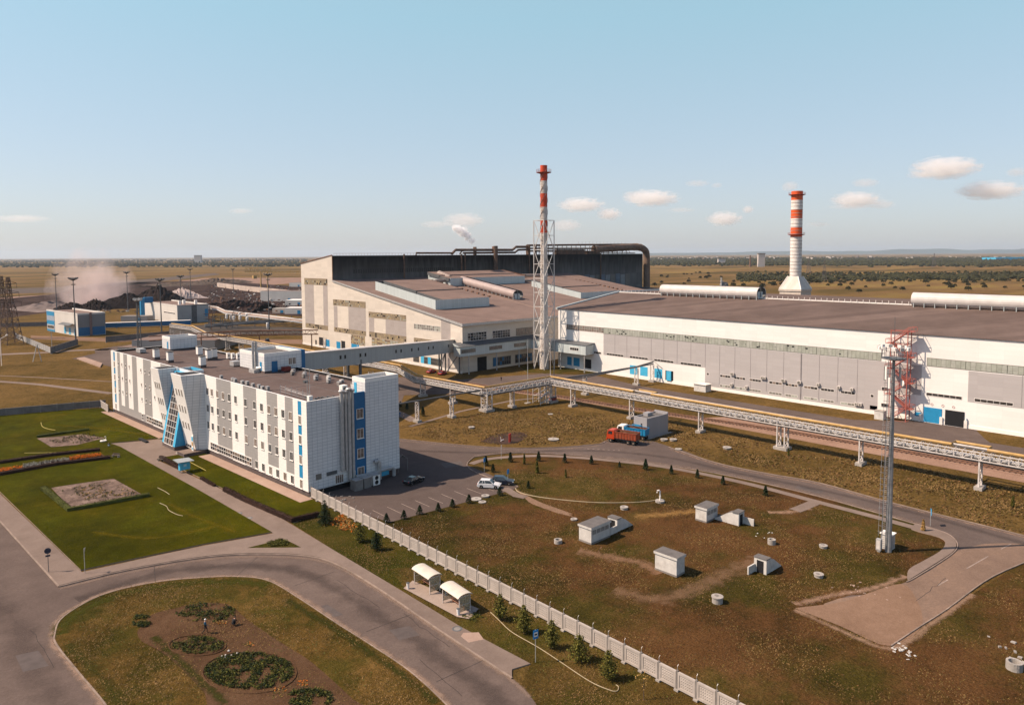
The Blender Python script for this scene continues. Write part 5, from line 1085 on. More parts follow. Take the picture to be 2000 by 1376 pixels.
t_ = thing('equipment_cabinet', 'narrow grey cabinet fixed at the ladder side of the tall mast foot', 'cabinet', (mp_.x-1.0, mp_.y+1.0, 0)); q = MB(); q.box(-.3, -.35, .3, .3, .35, 2.0); q.box(-.2, -.2, 0, .2, .2, .3); q.build('body', steel, t_); q = MB(); q.ob((-.31, .25, .5), -Y_, Z_, -X_, .5, 1.3, .02); q.build('door', steelw, t_)
def light_mast(label, px, by, ty, r_=.32, m=None):
    p = G(px, by); h_ = hgt(px, by, ty); m = m or steeld
    t_ = thing('floodlight_mast', label, 'light mast', tuple(p), 0, 'tall floodlight masts of the works yard'); q = MB(); q.lathe([(r_*1.3, 0), (r_, h_*.4), (r_*.6, h_-1.5)], n=8); q.build('pole', m, t_)
    q = MB(); q.lathe([(r_*.6, h_-2), (2.3, h_-1), (2.3, h_-.7), (r_*.6, h_-.7)], n=10); q.lathe([(1.0, h_-4.2), (1.3, h_-3.9), (1.0, h_-3.7)], n=8)
    q.build('platform', m, t_)
    for k in range(8): a_ = k*math.pi/4; q = MB(); x, y = 2.3*math.cos(a_), 2.3*math.sin(a_); q.box(x-.25, y-.25, h_-.7, x+.25, y+.25, h_-.1); q.build('floodlight', steeld, t_)
for lb, x, b_, t2 in (('dark floodlight mast far left, behind the blue and white building', 111, 608, 534), ('dark floodlight mast standing in front of the corner of the blue and white building', 148, 663, 541), ('floodlight mast in front of the slag heap', 250, 605, 530),
                      ('floodlight mast in front of the white substation hall', 316, 652, 543), ('floodlight mast at the right foot of the slag heap', 355, 622, 537), ('far floodlight mast behind the right end of the slag heap', 373, 588, 524),
                      ('small far floodlight mast left of the yellow gantry crane', 456, 572, 524), ('dark floodlight mast in front of the white sheds left of the steel shop', 526, 645, 533)): light_mast(lb, x, b_, t2)
p = G(273, 691); t_ = thing('lattice_mast', 'dark lattice mast with lamps rising behind the far end of the office', 'mast', tuple(p)); q = MB()
for sx, sy in ((-.9, 0), (.9, 0), (0, 1.2)): q.bar((sx, sy, 0), (sx*.6, sy*.6, 25), .3)
for k in range(12):
    a_ = 1-k/30; c_ = 1-(k+1)/30; q.bar((-.9*a_, 0, k*2.08), (.9*c_, 0, k*2.08+2.08), .12); q.bar((.9*a_, 0, k*2.08), (0, 1.2*c_, k*2.08+2.08), .12)
q.build('frame', steeld, t_); q = MB(); q.lathe([(1.3, 24.6), (1.9, 25), (1.9, 25.3)], n=8)
for k in range(6): a_ = k*math.pi/3; q.box(1.7*math.cos(a_)-.3, 1.7*math.sin(a_)-.3, 25.2, 1.7*math.cos(a_)+.3, 1.7*math.sin(a_)+.3, 26)
q.build('lamp_ring', steel, t_)
# high-voltage lattice towers
def lattice_tower(name, label, px, by, ty, w0=4.5, arms=True, m=None, group=None, hh=None, pos=None):
    p = pos or G(px, by); h_ = hh or hgt(px, by, ty); t_ = thing(name, label, 'pylon', tuple(p), R(20), group); q = MB(); m = m or steeld
    def wd(z): return w0*(1-z/h_)**1.1*.75+.55 if z < h_*.6 else .55+w0*.75*.4**1.1*(1-(z/h_-.6)/.4)*.6
    n_ = 11; th_ = .28*w0/4.5
    for k in range(n_):
        z0, z1 = h_*k/n_, h_*(k+1)/n_; a_, c_ = wd(z0), wd(z1); P4 = [(-1, -1), (1, -1), (1, 1), (-1, 1)]
        for i in range(4):
            u, v = P4[i], P4[(i+1) % 4]; q.bar((u[0]*a_, u[1]*a_, z0), (u[0]*c_, u[1]*c_, z1), th_); q.bar((u[0]*a_, u[1]*a_, z0), (v[0]*c_, v[1]*c_, z1), th_*.5); q.bar((v[0]*a_, v[1]*a_, z0), (u[0]*c_, u[1]*c_, z1), th_*.5); q.bar((u[0]*c_, u[1]*c_, z1), (v[0]*c_, v[1]*c_, z1), th_*.5)
    q.build('lattice', m, t_)
    if arms:
        for f_, L_ in ((.62, 6.0), (.76, 5.0), (.9, 4.0)):
            for s_ in (1, -1): q = MB(); q.bar((0, 0, h_*f_), (L_*s_, 0, h_*f_+.3), th_*.9); q.bar((0, 0, h_*f_+1.8), (L_*s_, 0, h_*f_+.3), th_*.6); q.bar((L_*s_, 0, h_*f_+.3), (L_*s_, 0, h_*f_-2.2), .15); q.build('arm', m, t_)
    return t_
lattice_tower('power_pylon', 'rusty dark power pylon nearest the left edge of the photo', 8, 662, 539, 4.6, m=rustdk, group='pylons at the left edge')
lattice_tower('power_pylon', 'dark power pylon just right of the one at the left edge, before the slag yard', 22, 672, 541, 4.6, m=rustdk, group='pylons at the left edge')
for px, by, ty, lb in ((1610, 541, 496, 'tall distant pylon right of the broad chimney'), (1579, 538, 505, 'smaller distant pylon just beside the broad chimney'), (1824, 521, 494, 'distant pylon on the plain at the far right')):
    d_ = 1150 if px == 1610 else 1500 if px == 1579 else 2200
    p = atd(px, by, d_); p.z = 0; lattice_tower('power_pylon', lb, px, by, ty, d_/250*.9, m=mat('far_steel', (.10, .09, .09), .8), pos=p, hh=(by-ty)*d_/F, group='pylons on the plain')
# wooden and concrete poles
t_ = thing('a_frame_pole', 'pale A-shaped pair of leaning concrete poles on the grass beyond the lawn', 'pole', G(74, 706)); h_ = hgt(74, 706, 672); q = MB(); q.tube([(-1.6, 1.3, 0), (0, 0, h_)], .17, 6); q.build('leg', concw, t_); q = MB(); q.tube([(1.2, -.8, 0), (0, 0, h_)], .15, 6); q.build('leg', steel, t_); q = MB(); q.bar((-.5, .4, h_), (.6, -.5, h_), .12); q.build('crossbar', concd, t_)
t_ = thing('lamp_post', 'white lamp post with a white globe near the left edge of the photo', 'lamp post', G(3, 714)); h_ = hgt(3, 714, 661); q = MB(); q.tube([(0, 0, 0), (0, 0, h_)], .14, 6); q.tube([(0, 0, h_), (2.2, -.9, h_+1.2)], .08, 5); q.build('pole', white, t_); q = MB(); q.lathe([(.05, h_+1.0), (.4, h_+1.2), (.4, h_+1.6), (.05, h_+1.75)], (2.2, -.9), 8); q.build('lamp', white, t_)
t_ = thing('pole', 'thin grey pole beside the gravel track on the grass', 'pole', G(102, 690)); h_ = hgt(102, 690, 645); q = MB(); q.tube([(0, 0, 0), (0, 0, h_)], .12, 6); q.build('shaft', steel, t_); q = MB(); q.bar((-.9, .5, h_-.8), (.9, -.5, h_-.8), .12); q.build('crossbar', steel, t_)
for lb, px, by, ty, m_ in (('thin tall grey lightning pole on a concrete pad before the pipe rack', 1031, 787, 661, steel), ('thin white lightning pole rising behind the pipe rack corner', 1075, 737, 652, steelw), ('thin dark lightning pole just right of the chimney lattice', 1082, 737, 665, steeld)):
    t_ = thing('lightning_pole', lb, 'pole', G(px, by)); h_ = hgt(px, by, ty); q = MB(); q.tube([(0, 0, .1), (0, 0, h_)], [.14, .04], 6); q.build('shaft', m_, t_); q = MB(); q.box(-1.0, -.6, 0, 1.0, .6, .18); q.build('pad', concrete, t_)
# distant overhead wires between pylons are too thin to read and are left out
# red stair tower on the hall wall
st = thing('stair_tower', 'faded red zigzag fire stair tower standing against the white hall wall', 'stair tower', (206.8, 71.4, 0))
q = MB(); W_, D_ = 2.1, 1.3
for sx, sy in ((-D_, -W_), (-D_, W_), (D_, -W_), (D_, W_)): q.bar((sx, sy, 0), (sx, sy, 24.4), .2)
for k in range(8):
    z = k*3.45
    for a_, c_ in (((-D_, -W_), (-D_, W_)), ((-D_, W_), (D_, W_)), ((-D_, -W_), (D_, -W_)), ((D_, -W_), (D_, W_))): q.bar((*a_, z), (*c_, z), .13)
q.build('frame', redstair, st)
for k in range(7):
    z = k*3.45; s_ = 1 if k % 2 else -1; q = MB(); q.ob((-1.1, -W_*s_*1.0, z), Vector((1, 0, 0)), Vector((0, W_*2*s_, 3.45)).normalized(), Vector((0, -3.45*s_, W_*2)).normalized(), 2.0, math.hypot(W_*2, 3.45), .18)
    for x in (-1.15, .95): q.bar((x, -W_*s_, z+1.1), (x, W_*s_, z+4.55), .1); q.bar((x, -W_*s_, z+.6), (x, W_*s_, z+4.05), .08)
    q.build('stair_flight', redstair, st)
    q = MB(); q.box(-D_, W_*s_-.2 if s_ > 0 else W_*s_-1.4, z+3.4, D_, W_*s_+1.4 if s_ > 0 else W_*s_+.2, z+3.5)
    for x in (-D_, D_): q.bar((x, W_*s_, z+4.6), (x, W_*s_+1.4*s_, z+4.6), .1)
    q.bar((-D_, W_*s_+1.4*s_, z+4.6), (D_, W_*s_+1.4*s_, z+4.6), .1); q.bar((-D_, W_*s_+1.4*s_, z+3.5), (-D_, W_*s_+1.4*s_, z+4.6), .08); q.bar((D_, W_*s_+1.4*s_, z+3.5), (D_, W_*s_+1.4*s_, z+4.6), .08); q.build('landing', redstair, st)

# ================================================================== FENCES
def fence(label, A, B, h_, step, name='concrete_fence', pm=None, wires=False, th_=.12, topm=None, rnd_tilt=0):
    A, B = Vector((A[0], A[1], 0)), Vector((B[0], B[1], 0)); d = B-A; L_ = d.length; t = d.normalized(); n_ = max(1, round(L_/step)); st_ = L_/n_
    root = thing(name, label, 'fence', tuple(A), math.atan2(t.y, t.x)); pm = pm or fencem
    pp = MB(); pp.box(.12, -th_/2, .25, st_-.12, th_/2, h_-.1)
    for (a_, c_, e_, f_) in ((.12, .12, .25, .5), (.12, .12, h_-.32, h_-.08)): pp.box(.12, -th_/2-.06, e_, st_-.12, th_/2+.06, f_)
    for (a_, c_) in ((.12, .32), (st_-.32, st_-.12)): pp.box(a_, -th_/2-.055, .5, c_, th_/2+.055, h_-.32)
    if wires:
        nx, nz = 6, 4
        for i in range(nx):
            for j in range(nz):
                x = .42+(st_-.84)*(i+.5)/nx; z = .6+(h_-1.0)*(j+.5)/nz; sx, sz = (st_-.84)/nx*.38, (h_-1.0)/nz*.38
                for s_ in (1, -1):
                    y = s_*th_/2; c_ = (x, y+s_*.06, z); P4 = [(x-sx, y, z), (x, y, z-sz), (x+sx, y, z), (x, y, z+sz)]
                    for k in range(4): pp.q((P4[k], P4[(k+1) % 4], c_) if s_ < 0 else (P4[(k+1) % 4], P4[k], c_))
    po = MB(); po.box(-.11, -.09, 0, .11, .09, h_+.04); ft = MB(); ft.box(-.25, -.28, 0, .25, .28, .22)
    p0 = pp.build('panel', pm, root); q0 = po.build('post', concd, root); f0 = ft.build('footing', concrete, root)  # post colour darkened to paint in the shading at the panel gaps
    if wires: w0 = MB(); w0.tube([(0, 0, h_), (0, 0, h_+.45), (0, .18, h_+.6)], .02, 4); w0 = w0.build('wire_bracket', steel, root)
    def cp(o, x):
        c_ = o.copy(); COL.objects.link(c_); c_.parent = root; c_.location = (x, 0, 0); return c_
    for k in range(1, n_): cp(p0, k*st_)
    for k in range(1, n_+1):
        cp(q0, k*st_); 
        if wires and k % 1 == 0: cp(w0, k*st_); cp(f0, k*st_)
    return root
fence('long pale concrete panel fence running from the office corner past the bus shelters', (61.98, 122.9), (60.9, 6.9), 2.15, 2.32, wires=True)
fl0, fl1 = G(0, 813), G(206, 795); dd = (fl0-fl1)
fence('dark shaded concrete fence behind the green lawn at the left', (fl1+dd*2.2).xy, fl1.xy, 2.3, 4.0, pm=mat('grey_fence', (.16, .145, .14), .9, .25, .5))  # shade of this side is put into the darker concrete colour
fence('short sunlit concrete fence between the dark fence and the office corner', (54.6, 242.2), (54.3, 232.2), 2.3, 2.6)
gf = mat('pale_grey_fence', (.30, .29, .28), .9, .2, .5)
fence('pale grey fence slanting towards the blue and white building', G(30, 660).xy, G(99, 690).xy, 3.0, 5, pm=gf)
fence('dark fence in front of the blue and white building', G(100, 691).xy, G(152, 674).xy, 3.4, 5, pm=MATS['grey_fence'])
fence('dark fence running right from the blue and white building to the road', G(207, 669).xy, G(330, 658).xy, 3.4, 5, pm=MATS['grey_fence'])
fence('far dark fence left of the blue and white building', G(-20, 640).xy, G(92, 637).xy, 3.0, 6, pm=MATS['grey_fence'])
# ================================================================== FIELD STRUCTURES
def kiosk(label, x0, y0, x1, y1, h_, vents):
    cx, cy = (x0+x1)/2, (y0+y1)/2; t_ = thing('vent_kiosk', label, 'kiosk', (cx, cy, 0), R(1)); a_, c_ = (x1-x0)/2, (y1-y0)/2
    q = MB(); q.box(-a_-.03, -c_-.03, 0, a_+.03, c_+.03, .3); q.build('plinth', concd, t_)
    q = MB(); q.box(-a_, -c_, .3, a_, c_, h_-.35); q.build('wall', concw, t_)
    q = MB(); q.box(-a_-.15, -c_-.15, h_-.35, a_+.15, c_+.15, h_, 0, 1); q.build('roof', [concw, felt], t_)
    for k in range(vents):
        x = -a_+.35+k*(2*a_-.5)/max(1, vents); q = MB(); w_ = (2*a_-.5)/vents-.2
        q.ob((x, -c_-.002, h_-1.25), X_, Z_, -Y_, w_, .65, .03, 0)
        for j in range(4): q.ob((x+.04, -c_-.03, h_-1.2+j*.15), X_, Z_, -Y_, w_-.08, .05, .03, 1)
        q.build('louvre', [fdark, steel], t_)
kiosk('whitewashed ventilation kiosk with four louvres, leftmost on the dry field', 83.2, 72.7, 87.8, 75.2, 2.75, 4)
kiosk('whitewashed box kiosk without louvres, nearest the front on the dry field', 83.2, 57.0, 85.2, 60.6, 2.8, 0)
kiosk('whitewashed kiosk with three louvres, farthest back on the dry field', 104.1, 65.5, 107.6, 67.6, 2.5, 3)
def bunker(label, x, y, rz_, L_=4.2, w_=1.7, h_=2.1, wing=1, leaf=False):
    t_ = thing('bunker_entrance', label, 'bunker entrance', (x, y, 0), rz_)   # door faces local -x, roof falls towards +x
    q = MB(); a_ = w_/2
    prof = [(0, 0), (0, h_), (1.0, h_), (2.2, h_*.75), (3.4, h_*.35), (L_, 0)]
    for s_ in (-1, 1):
        pts = [(px_, s_*a_, pz) for px_, pz in prof]; q.q(pts if s_ > 0 else pts[::-1], 0)
    for i in range(1, len(prof)-1): (x0, z0), (x1, z1) = prof[i], prof[i+1]; q.q(((x0, -a_, z0), (x1, -a_, z1), (x1, a_, z1), (x0, a_, z0)), 1)
    q.box(-.12, -a_-.1, 0, 0, -a_+.32, h_, 0); q.box(-.12, a_-.32, 0, 0, a_+.1, h_, 0); q.box(-.12, -a_+.32, h_-.3, 0, a_-.32, h_, 0); q.box(-.2, -a_-.15, h_, 1.1, a_+.15, h_+.12, 1)
    q.build('shell', [concw, felt], t_)
    q = MB(); q.ob((-.02, a_-.32, 0), -Y_, Z_, -X_, w_-.64, h_-.3, .03); q.build('doorway', dark, t_)
    q = MB(); q.box(-1.9, wing*a_-.1, 0, -.12, wing*a_+.1, h_*.55); q.build('wing_wall', concw, t_)
    if leaf: q = MB(); q.ob((-.1, a_, .1), Vector((-.9, .45, 0)).normalized(), Z_, Vector((.45, .9, 0)).normalized(), 1.1, h_-.4, .06); q.build('door', steeld, t_)
pD = G(1199, 1040); bunker('bunker entrance with open dark door beside the leftmost kiosk', pD.x+.6, pD.y+.7, R(2), 4.4, wing=-1, leaf=True)
pE = G(1450, 1024); bunker('bunker entrance with doorway turned away from the sun, beside the farthest kiosk', pE.x-.2, pE.y+.2, R(92), 5.0, wing=-1)
pF = G(1497, 1122); bunker('bunker entrance at the front right of the field with its doorway in the sun', pF.x, pF.y+.9, R(-1), 4.4, wing=1)
def manhole(label, px, py, r_, h_, hollow, group=None):
    r_ *= .8; t_ = thing('manhole_ring', label, 'manhole', tuple(G(px, py)), rnd.random()*3, group); q = MB()
    if hollow: q.lathe([(r_, 0), (r_, h_), (r_-.22, h_), (r_-.22, .05)], n=20, cap=False); q.build('ring', concrete, t_); q = MB(); q.lathe([(r_-.23, 0), (r_-.23, .06)], n=20); q.build('pit', dark, t_)
    else: q.lathe([(r_, 0), (r_, h_)], n=20); q.build('ring', concrete, t_); q = MB(); q.lathe([(r_*1.12, h_), (r_*1.12, h_+.13)], n=20); o_ = q.build('lid', concrete, t_); q = MB(); q.lathe([(.28, h_+.13), (.28, h_+.17)], (.15, .1), n=10); q.build('cover', concd, o_)
for lb, x, y, r_, h_, ho in (('hollow concrete ring left of the leftmost kiosk', 1090, 1060, .8, .6, True), ('raised round concrete lid with a gap below, behind the leftmost bunker', 1219, 994, .8, .35, False), ('small flat concrete lid in the grass left of the leftmost bunker', 1121, 1015, .65, .12, False),
                             ('hollow concrete ring with rubble, right of the field between farthest and front bunker', 1507, 1062, .75, .8, True), ('flat concrete ring in the grass towards the tall mast', 1608, 1069, .7, .3, False), ('tall concrete ring with broken lid alone in the middle foreground of the field', 1401, 1176, .85, .75, False),
                             ('pale concrete ring right of the front bunker', 1599, 1126, .75, .35, False), ('large flat concrete disc nearest the row of parking shrubs', 930, 975, 1.1, .06, False), ('smaller flat concrete disc in front of the parking shrubs', 942, 981, .8, .08, False), ('raised concrete disc right behind the two flat ones by the parking', 948, 970, .85, .2, False),
                             ('wide flat concrete ring on the grass left of the orange truck', 1081, 859, 1.5, .2, False), ('small concrete ring on the grass behind the brown patch', 921, 836, .9, .3, False), ('flat concrete lid on the grass right of the grey shed', 1325, 878, .9, .15, False), ('round concrete lid on the grass below the pipe rack', 1420, 876, 1.1, .3, False),
                             ('low grey concrete ring beside the blue truck, left of the pair', 1297, 860, 1.0, .3, False), ('low grey concrete ring by the grey shed, right of the pair', 1315, 860, 1.0, .3, False), ('flat pale lid under the pipe rack on the grass', 1075, 809, .8, .05, False)):
    manhole(lb, x, y, r_, h_, ho)
manhole('hollow broken concrete ring at the right edge of the photo', 1981, 1306, 1.0, .9, True)
t_ = thing('hydrant', 'white standpipe with bent head on a concrete ring at the end of the hose', 'hydrant', tuple(G(1289, 980))); q = MB(); q.tube([(0, 0, .3), (0, 0, 2.0), (-.15, .1, 2.2), (-.45, .3, 2.15), (-.5, .3, 1.8)], .13, 7); q.tube([(0, 0, 1.2), (-.3, -.3, 1.2)], .09, 6); q.build('pipe', white, t_); q = MB(); q.lathe([(.85, 0), (.85, .35)], n=16); q.build('base', concrete, t_)
def rubble_bits(label, px, py, n_, s_, m=None, spread=1.5):
    q = MB()
    for k in range(n_):
        x, y = rnd.gauss(0, spread), rnd.gauss(0, spread); w_, d_, h_ = rnd.uniform(.1, .4)*s_, rnd.uniform(.1, .4)*s_, rnd.uniform(.05, .14)*s_; a_ = rnd.random()*3; U_ = Vector((math.cos(a_), math.sin(a_), rnd.uniform(-.2, .2))).normalized(); q.ob((x, y, .0), U_, Vector((-U_.y, U_.x, 0)).normalized(), Z_, w_, d_, h_)
    c_ = G(px, py); o_ = q.build('rubble', m or concrete, loc=tuple(c_)); tag(o_, label, 'rubble', kind='stuff')
rubble_bits('broken concrete pieces beside the bent ring at the right edge', 1975, 1275, 9, 1.6); rubble_bits('white stones at the tip of the sandy road end', 1755, 1268, 26, .9, concw, .8)
rubble_bits('small pale rubble scattered near the pavement bend', 1690, 1150, 22, .8, apron, 1.8); rubble_bits('white debris by the hollow ring on the right of the field', 1500, 1045, 8, .8, concw, .8); rubble_bits('brick rubble in front of the leftmost kiosk', 1165, 1075, 14, .6, rust, 1.5); rubble_bits('broken pieces by the fence start behind the office corner', 655, 975, 18, 1.6, concd, 1.6)
def hose(label, pts, r_=.07, m=None, mats_='pale_hose'):
    P = smooth_path([G(x, y).xy for x, y in pts], 6); q = MB(); q.tube([(p[0], p[1], .1+(.12 if mats_ == 'lawn' else 0)) for p in P], r_, 5); tag(q.build('hose', m or mat('pale_hose', (.38, .31, .20), .7)), label, 'hose')
hose('long pale hose winding from the parked cars to the standpipe', [(1007, 954), (1015, 962), (1060, 972), (1150, 981), (1220, 982), (1260, 980), (1287, 976)], .075)
hose('long pale hose lying through the grass below the fence trees', [(958, 1196), (975, 1212), (1000, 1235), (1050, 1264), (1090, 1290), (1150, 1330), (1190, 1348), (1205, 1350), (1208, 1342), (1203, 1338)], .042)
yh = mat('yellow_hose', (.42, .34, .10), .6)
hose('curved pale hose on the lawn near the near flower bed', [(312, 984), (325, 990), (330, 998), (345, 1006), (357, 1009)], .045, None, 'lawn'); hose('straight pale hose piece on the lawn behind the curved one', [(308, 954), (322, 961), (331, 967)], .045, None, 'lawn')
hose('yellowish hose curving on the far lawn above the far flower bed', [(80, 826), (83, 834), (95, 839), (108, 841)], .06, yh, 'lawn'); hose('yellowish hose on the small lawn along the office', [(370, 903), (385, 911), (402, 920)], .05, yh, 'lawn'); hose('long straight yellowish hose behind the flower strip', [(48, 886), (110, 885)], .06, yh, 'lawn')
# ================================================================== BUS SHELTERS, SIGNS
tinglass = mat('dusty_shelter_glass', (.36, .32, .22), .25, .2, 2, alpha=.55)
def shelter(label, x, y, rz_):
    t_ = thing('bus_shelter', label, 'bus shelter', (x, y, .16), rz_, 'bus shelters by the pavement')   # opens to -x, length along y
    L_, D_, h_ = 1.95, .8, 2.15
    for sx in (-D_, D_):
        for sy in (-L_, L_): q = MB(); q.bar((sx, sy, 0), (sx, sy, h_), .09); q.build('post', steelw, t_)
    q = MB(); n_ = 8; pts = []
    for k in range(n_+1): a_ = math.pi*(.08+.84*k/n_); pts.append((-(D_+.35)*math.cos(a_), h_-.1+.5*math.sin(a_)))
    for k in range(n_):
        (x0, z0), (x1, z1) = pts[k], pts[k+1]
        q.q(((x0, -L_-.2, z0), (x0, L_+.2, z0), (x1, L_+.2, z1), (x1, -L_-.2, z1)), 0); q.q(((x0, -L_-.2, z0-.05), (x1, -L_-.2, z1-.05), (x1, L_+.2, z1-.05), (x0, L_+.2, z0-.05)), 0)
        for s_ in (-1, 1): q.q(((x0, s_*(L_+.2), z0-.05), (x1, s_*(L_+.2), z1-.05), (x1, s_*(L_+.2), z1), (x0, s_*(L_+.2), z0))[::s_], 1)
    q.build('roof', [mat('cream_shelter_roof', (.56, .50, .42), .5, .1, 1), steelw], t_)
    for s_ in (-1, 1):
        q = MB(); q.tube([(p[0], s_*L_, p[1]-.08) for p in pts], .05, 4); q.bar((-D_, s_*L_, h_), (D_, s_*L_, h_), .07); q.bar((-D_, s_*L_, 1.1), (D_, s_*L_, 1.1), .05); q.build('roof_arch', steelw, t_)
        q = MB(); q.box(-D_+.05, s_*L_-.01, .25, D_-.05, s_*L_+.01, h_-.05); q.build('side_pane', tinglass, t_)
    q = MB(); q.box(D_-.01, -L_+.05, .25, D_+.01, L_-.05, h_-.05); q.build('back_pane', tinglass, t_)
    q = MB()
    for z in (.2, 1.1, h_): q.bar((D_, -L_, z), (D_, L_, z), .06)
    q.bar((-D_, -L_, h_), (-D_, L_, h_), .07); q.bar((D_, 0, 0), (D_, 0, h_), .06); q.build('back_frame', steelw, t_)
    q = MB(); q.box(.15, -L_+.25, .42, .55, L_-.25, .48); 
    for y_ in (-1.3, 1.3): q.box(.25, y_-.06, 0, .45, y_+.06, .42)
    q.build('bench', mat('bench_wood', (.40, .20, .12), .7), t_)
shelter('arched cream bus shelter farther up the pavement, left of the pair', 56.0, 78.2, R(-4)); shelter('arched cream bus shelter nearer the viewer, with the blue bin beside it', 55.5, 71.2, R(-5))
def bin_(label, px, py, m, h_=.8, z=.15):
    t_ = thing('litter_bin', label, 'litter bin', tuple(G(px, py, z))); q = MB(); q.lathe([(.16, 0), (.22, h_)], n=10); q.build('body', m, t_); q = MB(); q.lathe([(.23, h_), (.23, h_+.05), (.12, h_+.09)], n=10); q.build('lid', steeld, t_)
bin_('small white litter bin at the left end of the shelter pad', 797, 1149, white); bin_('small white litter bin at the right end of the shelter pad', 895, 1200, white); bin_('blue barrel bin between the two bus shelters', 872, 1162, blue, 1.1)
def sign_post(name, label, px, py, h_, z=.0, rz_=0, m=steel): 
    t_ = thing(name, label, 'road sign', tuple(G(px, py, z)), rz_); q = MB(); q.tube([(0, 0, 0), (0, 0, h_)], .045, 6); q.build('post', m, t_); return t_
# signs face local -y
t_ = sign_post('bus_stop_sign', 'blue bus stop sign with a white panel on a tall post by the pavement end', 1046, 1293, 3.75, 0, R(-12))
sb = mat('sign_blue', (.01, .20, .50), .4); q = MB(); q.box(-.33, -.07, 2.75, .33, -.045, 3.75, 0); q.box(-.24, -.078, 3.0, .24, -.071, 3.5, 1)
q.box(-.16, -.084, 3.17, .16, -.079, 3.33, 2); q.box(-.16, -.084, 3.13, -.06, -.079, 3.17, 2); q.box(.06, -.084, 3.13, .16, -.079, 3.17, 2); q.build('plate', [sb, white, dark], t_)
t_ = sign_post('crossing_sign', 'square blue pedestrian crossing sign at the junction behind the tall mast', 1817, 1027, 2.7, 0, R(25))
q = MB(); q.box(-.5, -.07, 1.9, .5, -.045, 2.9, 0); q.q(((-.4, -.075, 2.0), (.4, -.075, 2.0), (0, -.075, 2.8)), 1)
q.tube([(0, -.082, 2.42), (0, -.082, 2.56)], .045, 5, 2); q.bar((0, -.082, 2.4), (-.1, -.082, 2.12), .035, 2); q.bar((0, -.082, 2.4), (.12, -.082, 2.12), .035, 2); q.build('plate', [mat('sign_cyan', (.03, .35, .65), .4), white, dark], t_)
t_ = sign_post('round_sign', 'round dark-backed road sign with a small plate, on the pavement at lower left', 95, 1116, 3.5, .14, R(-10), steeld)
q = MB(); q.lathe([(.42, 0), (.42, .03)], n=20); o_ = q.build('disc', mat('dark_sign_back', (.03, .035, .06), .5), t_); o_.rotation_euler = (R(90), 0, 0); o_.location = (0, -.05, 3.1); q = MB(); q.box(-.3, -.07, 2.25, .3, -.05, 2.5); q.build('plate', MATS['dark_sign_back'], t_)
t_ = sign_post('triangle_sign', 'narrow sign post with an upside-down triangle seen edge-on at the lawn corner', 166, 1118, 3.6, .17, R(60), steel); q = MB(); q.q(((-.35, -.05, 3.6), (.35, -.05, 3.6), (0, -.05, 3.0))[::-1]); q.q(((-.35, -.08, 3.6), (.35, -.08, 3.6), (0, -.08, 3.0))); q.build('plate', steelw, t_)
for lb, px, py, h_ in (('small blue and white road sign by the garage doors', 1887, 836, 2.6), ('dark blue sign on a post beside the dark parked car', 992, 945, 3.0), ('blue square sign on a post at the tip of the grass by the parking', 946, 922, 3.1)):
    t_ = sign_post('blue_sign', lb, px, py, h_, 0, R(20)); q = MB(); q.box(-.42, -.07, h_-.9, .42, -.045, h_, 0); q.box(-.3, -.08, h_-.55, .3, -.072, h_-.2, 1 if 'white' in lb else 0); q.build('plate', [sb, white], t_)
t_ = sign_post('give_way_sign', 'small white triangular sign on a post in front of the brown patch', 979, 897, 3.2, 0, R(30), steelw); q = MB(); q.q(((-.42, -.06, 3.2), (0, -.06, 2.5), (.42, -.06, 3.2))); q.q(((-.42, -.04, 3.2), (0, -.04, 2.5), (.42, -.04, 3.2))[::-1]); q.build('plate', white, t_)
# info booth on the small lawn
bp = G(361, 922); t_ = thing('notice_booth', 'blue notice board on posts under a slanted grey metal roof, by the path', 'notice board', (bp.x, bp.y, .15), R(6))
q = MB(); q.box(-1.1, -.35, .5, 1.0, .5, 2.1, 0); q.build('board', cyan, t_)
q = MB(); q.ob((-.35, -.36, 1.2), X_, Z_, -Y_, .6, .5, .02); q.build('plate', mat('pale_blue', (.3, .5, .62), .5), t_)
q = MB(); q.q(((-1.9, -1.3, 2.5), (1.5, -1.3, 2.3), (1.5, 1.3, 2.5), (-1.9, 1.3, 2.75))); q.q(((-1.9, -1.3, 2.42), (-1.9, 1.3, 2.67), (1.5, 1.3, 2.42), (1.5, -1.3, 2.22))); q.build('roof', mat('pale_metal_roof', (.36, .40, .42), .3, .1, 1, metal=.3), t_)
for x, y in ((-1.0, -.2), (.9, -.2), (-1, .4), (.9, .4)): q = MB(); q.tube([(x, y, 0), (x, y, 2.4)], .06, 5); q.build('post', steel, t_)
for lb, x, y in (('low dark bench at the path edge near the flower strip', 226, 892), ('low dark bench opposite, at the tip of the small lawn', 316, 900)):
    t_ = thing('bench', lb, 'bench', tuple(G(x, y, .16)), R(-60)); q = MB(); q.box(-1, -.25, .4, 1, .25, .48); q.build('seat', mat('dark_wood', (.07, .05, .04), .8), t_); q = MB(); q.box(-1, .2, .55, 1, .27, .85); q.build('backrest', MATS['dark_wood'], t_)
    for s_ in (-.8, .8): q = MB(); q.box(s_-.06, -.22, 0, s_+.06, .27, .5); q.build('leg', concrete, t_)
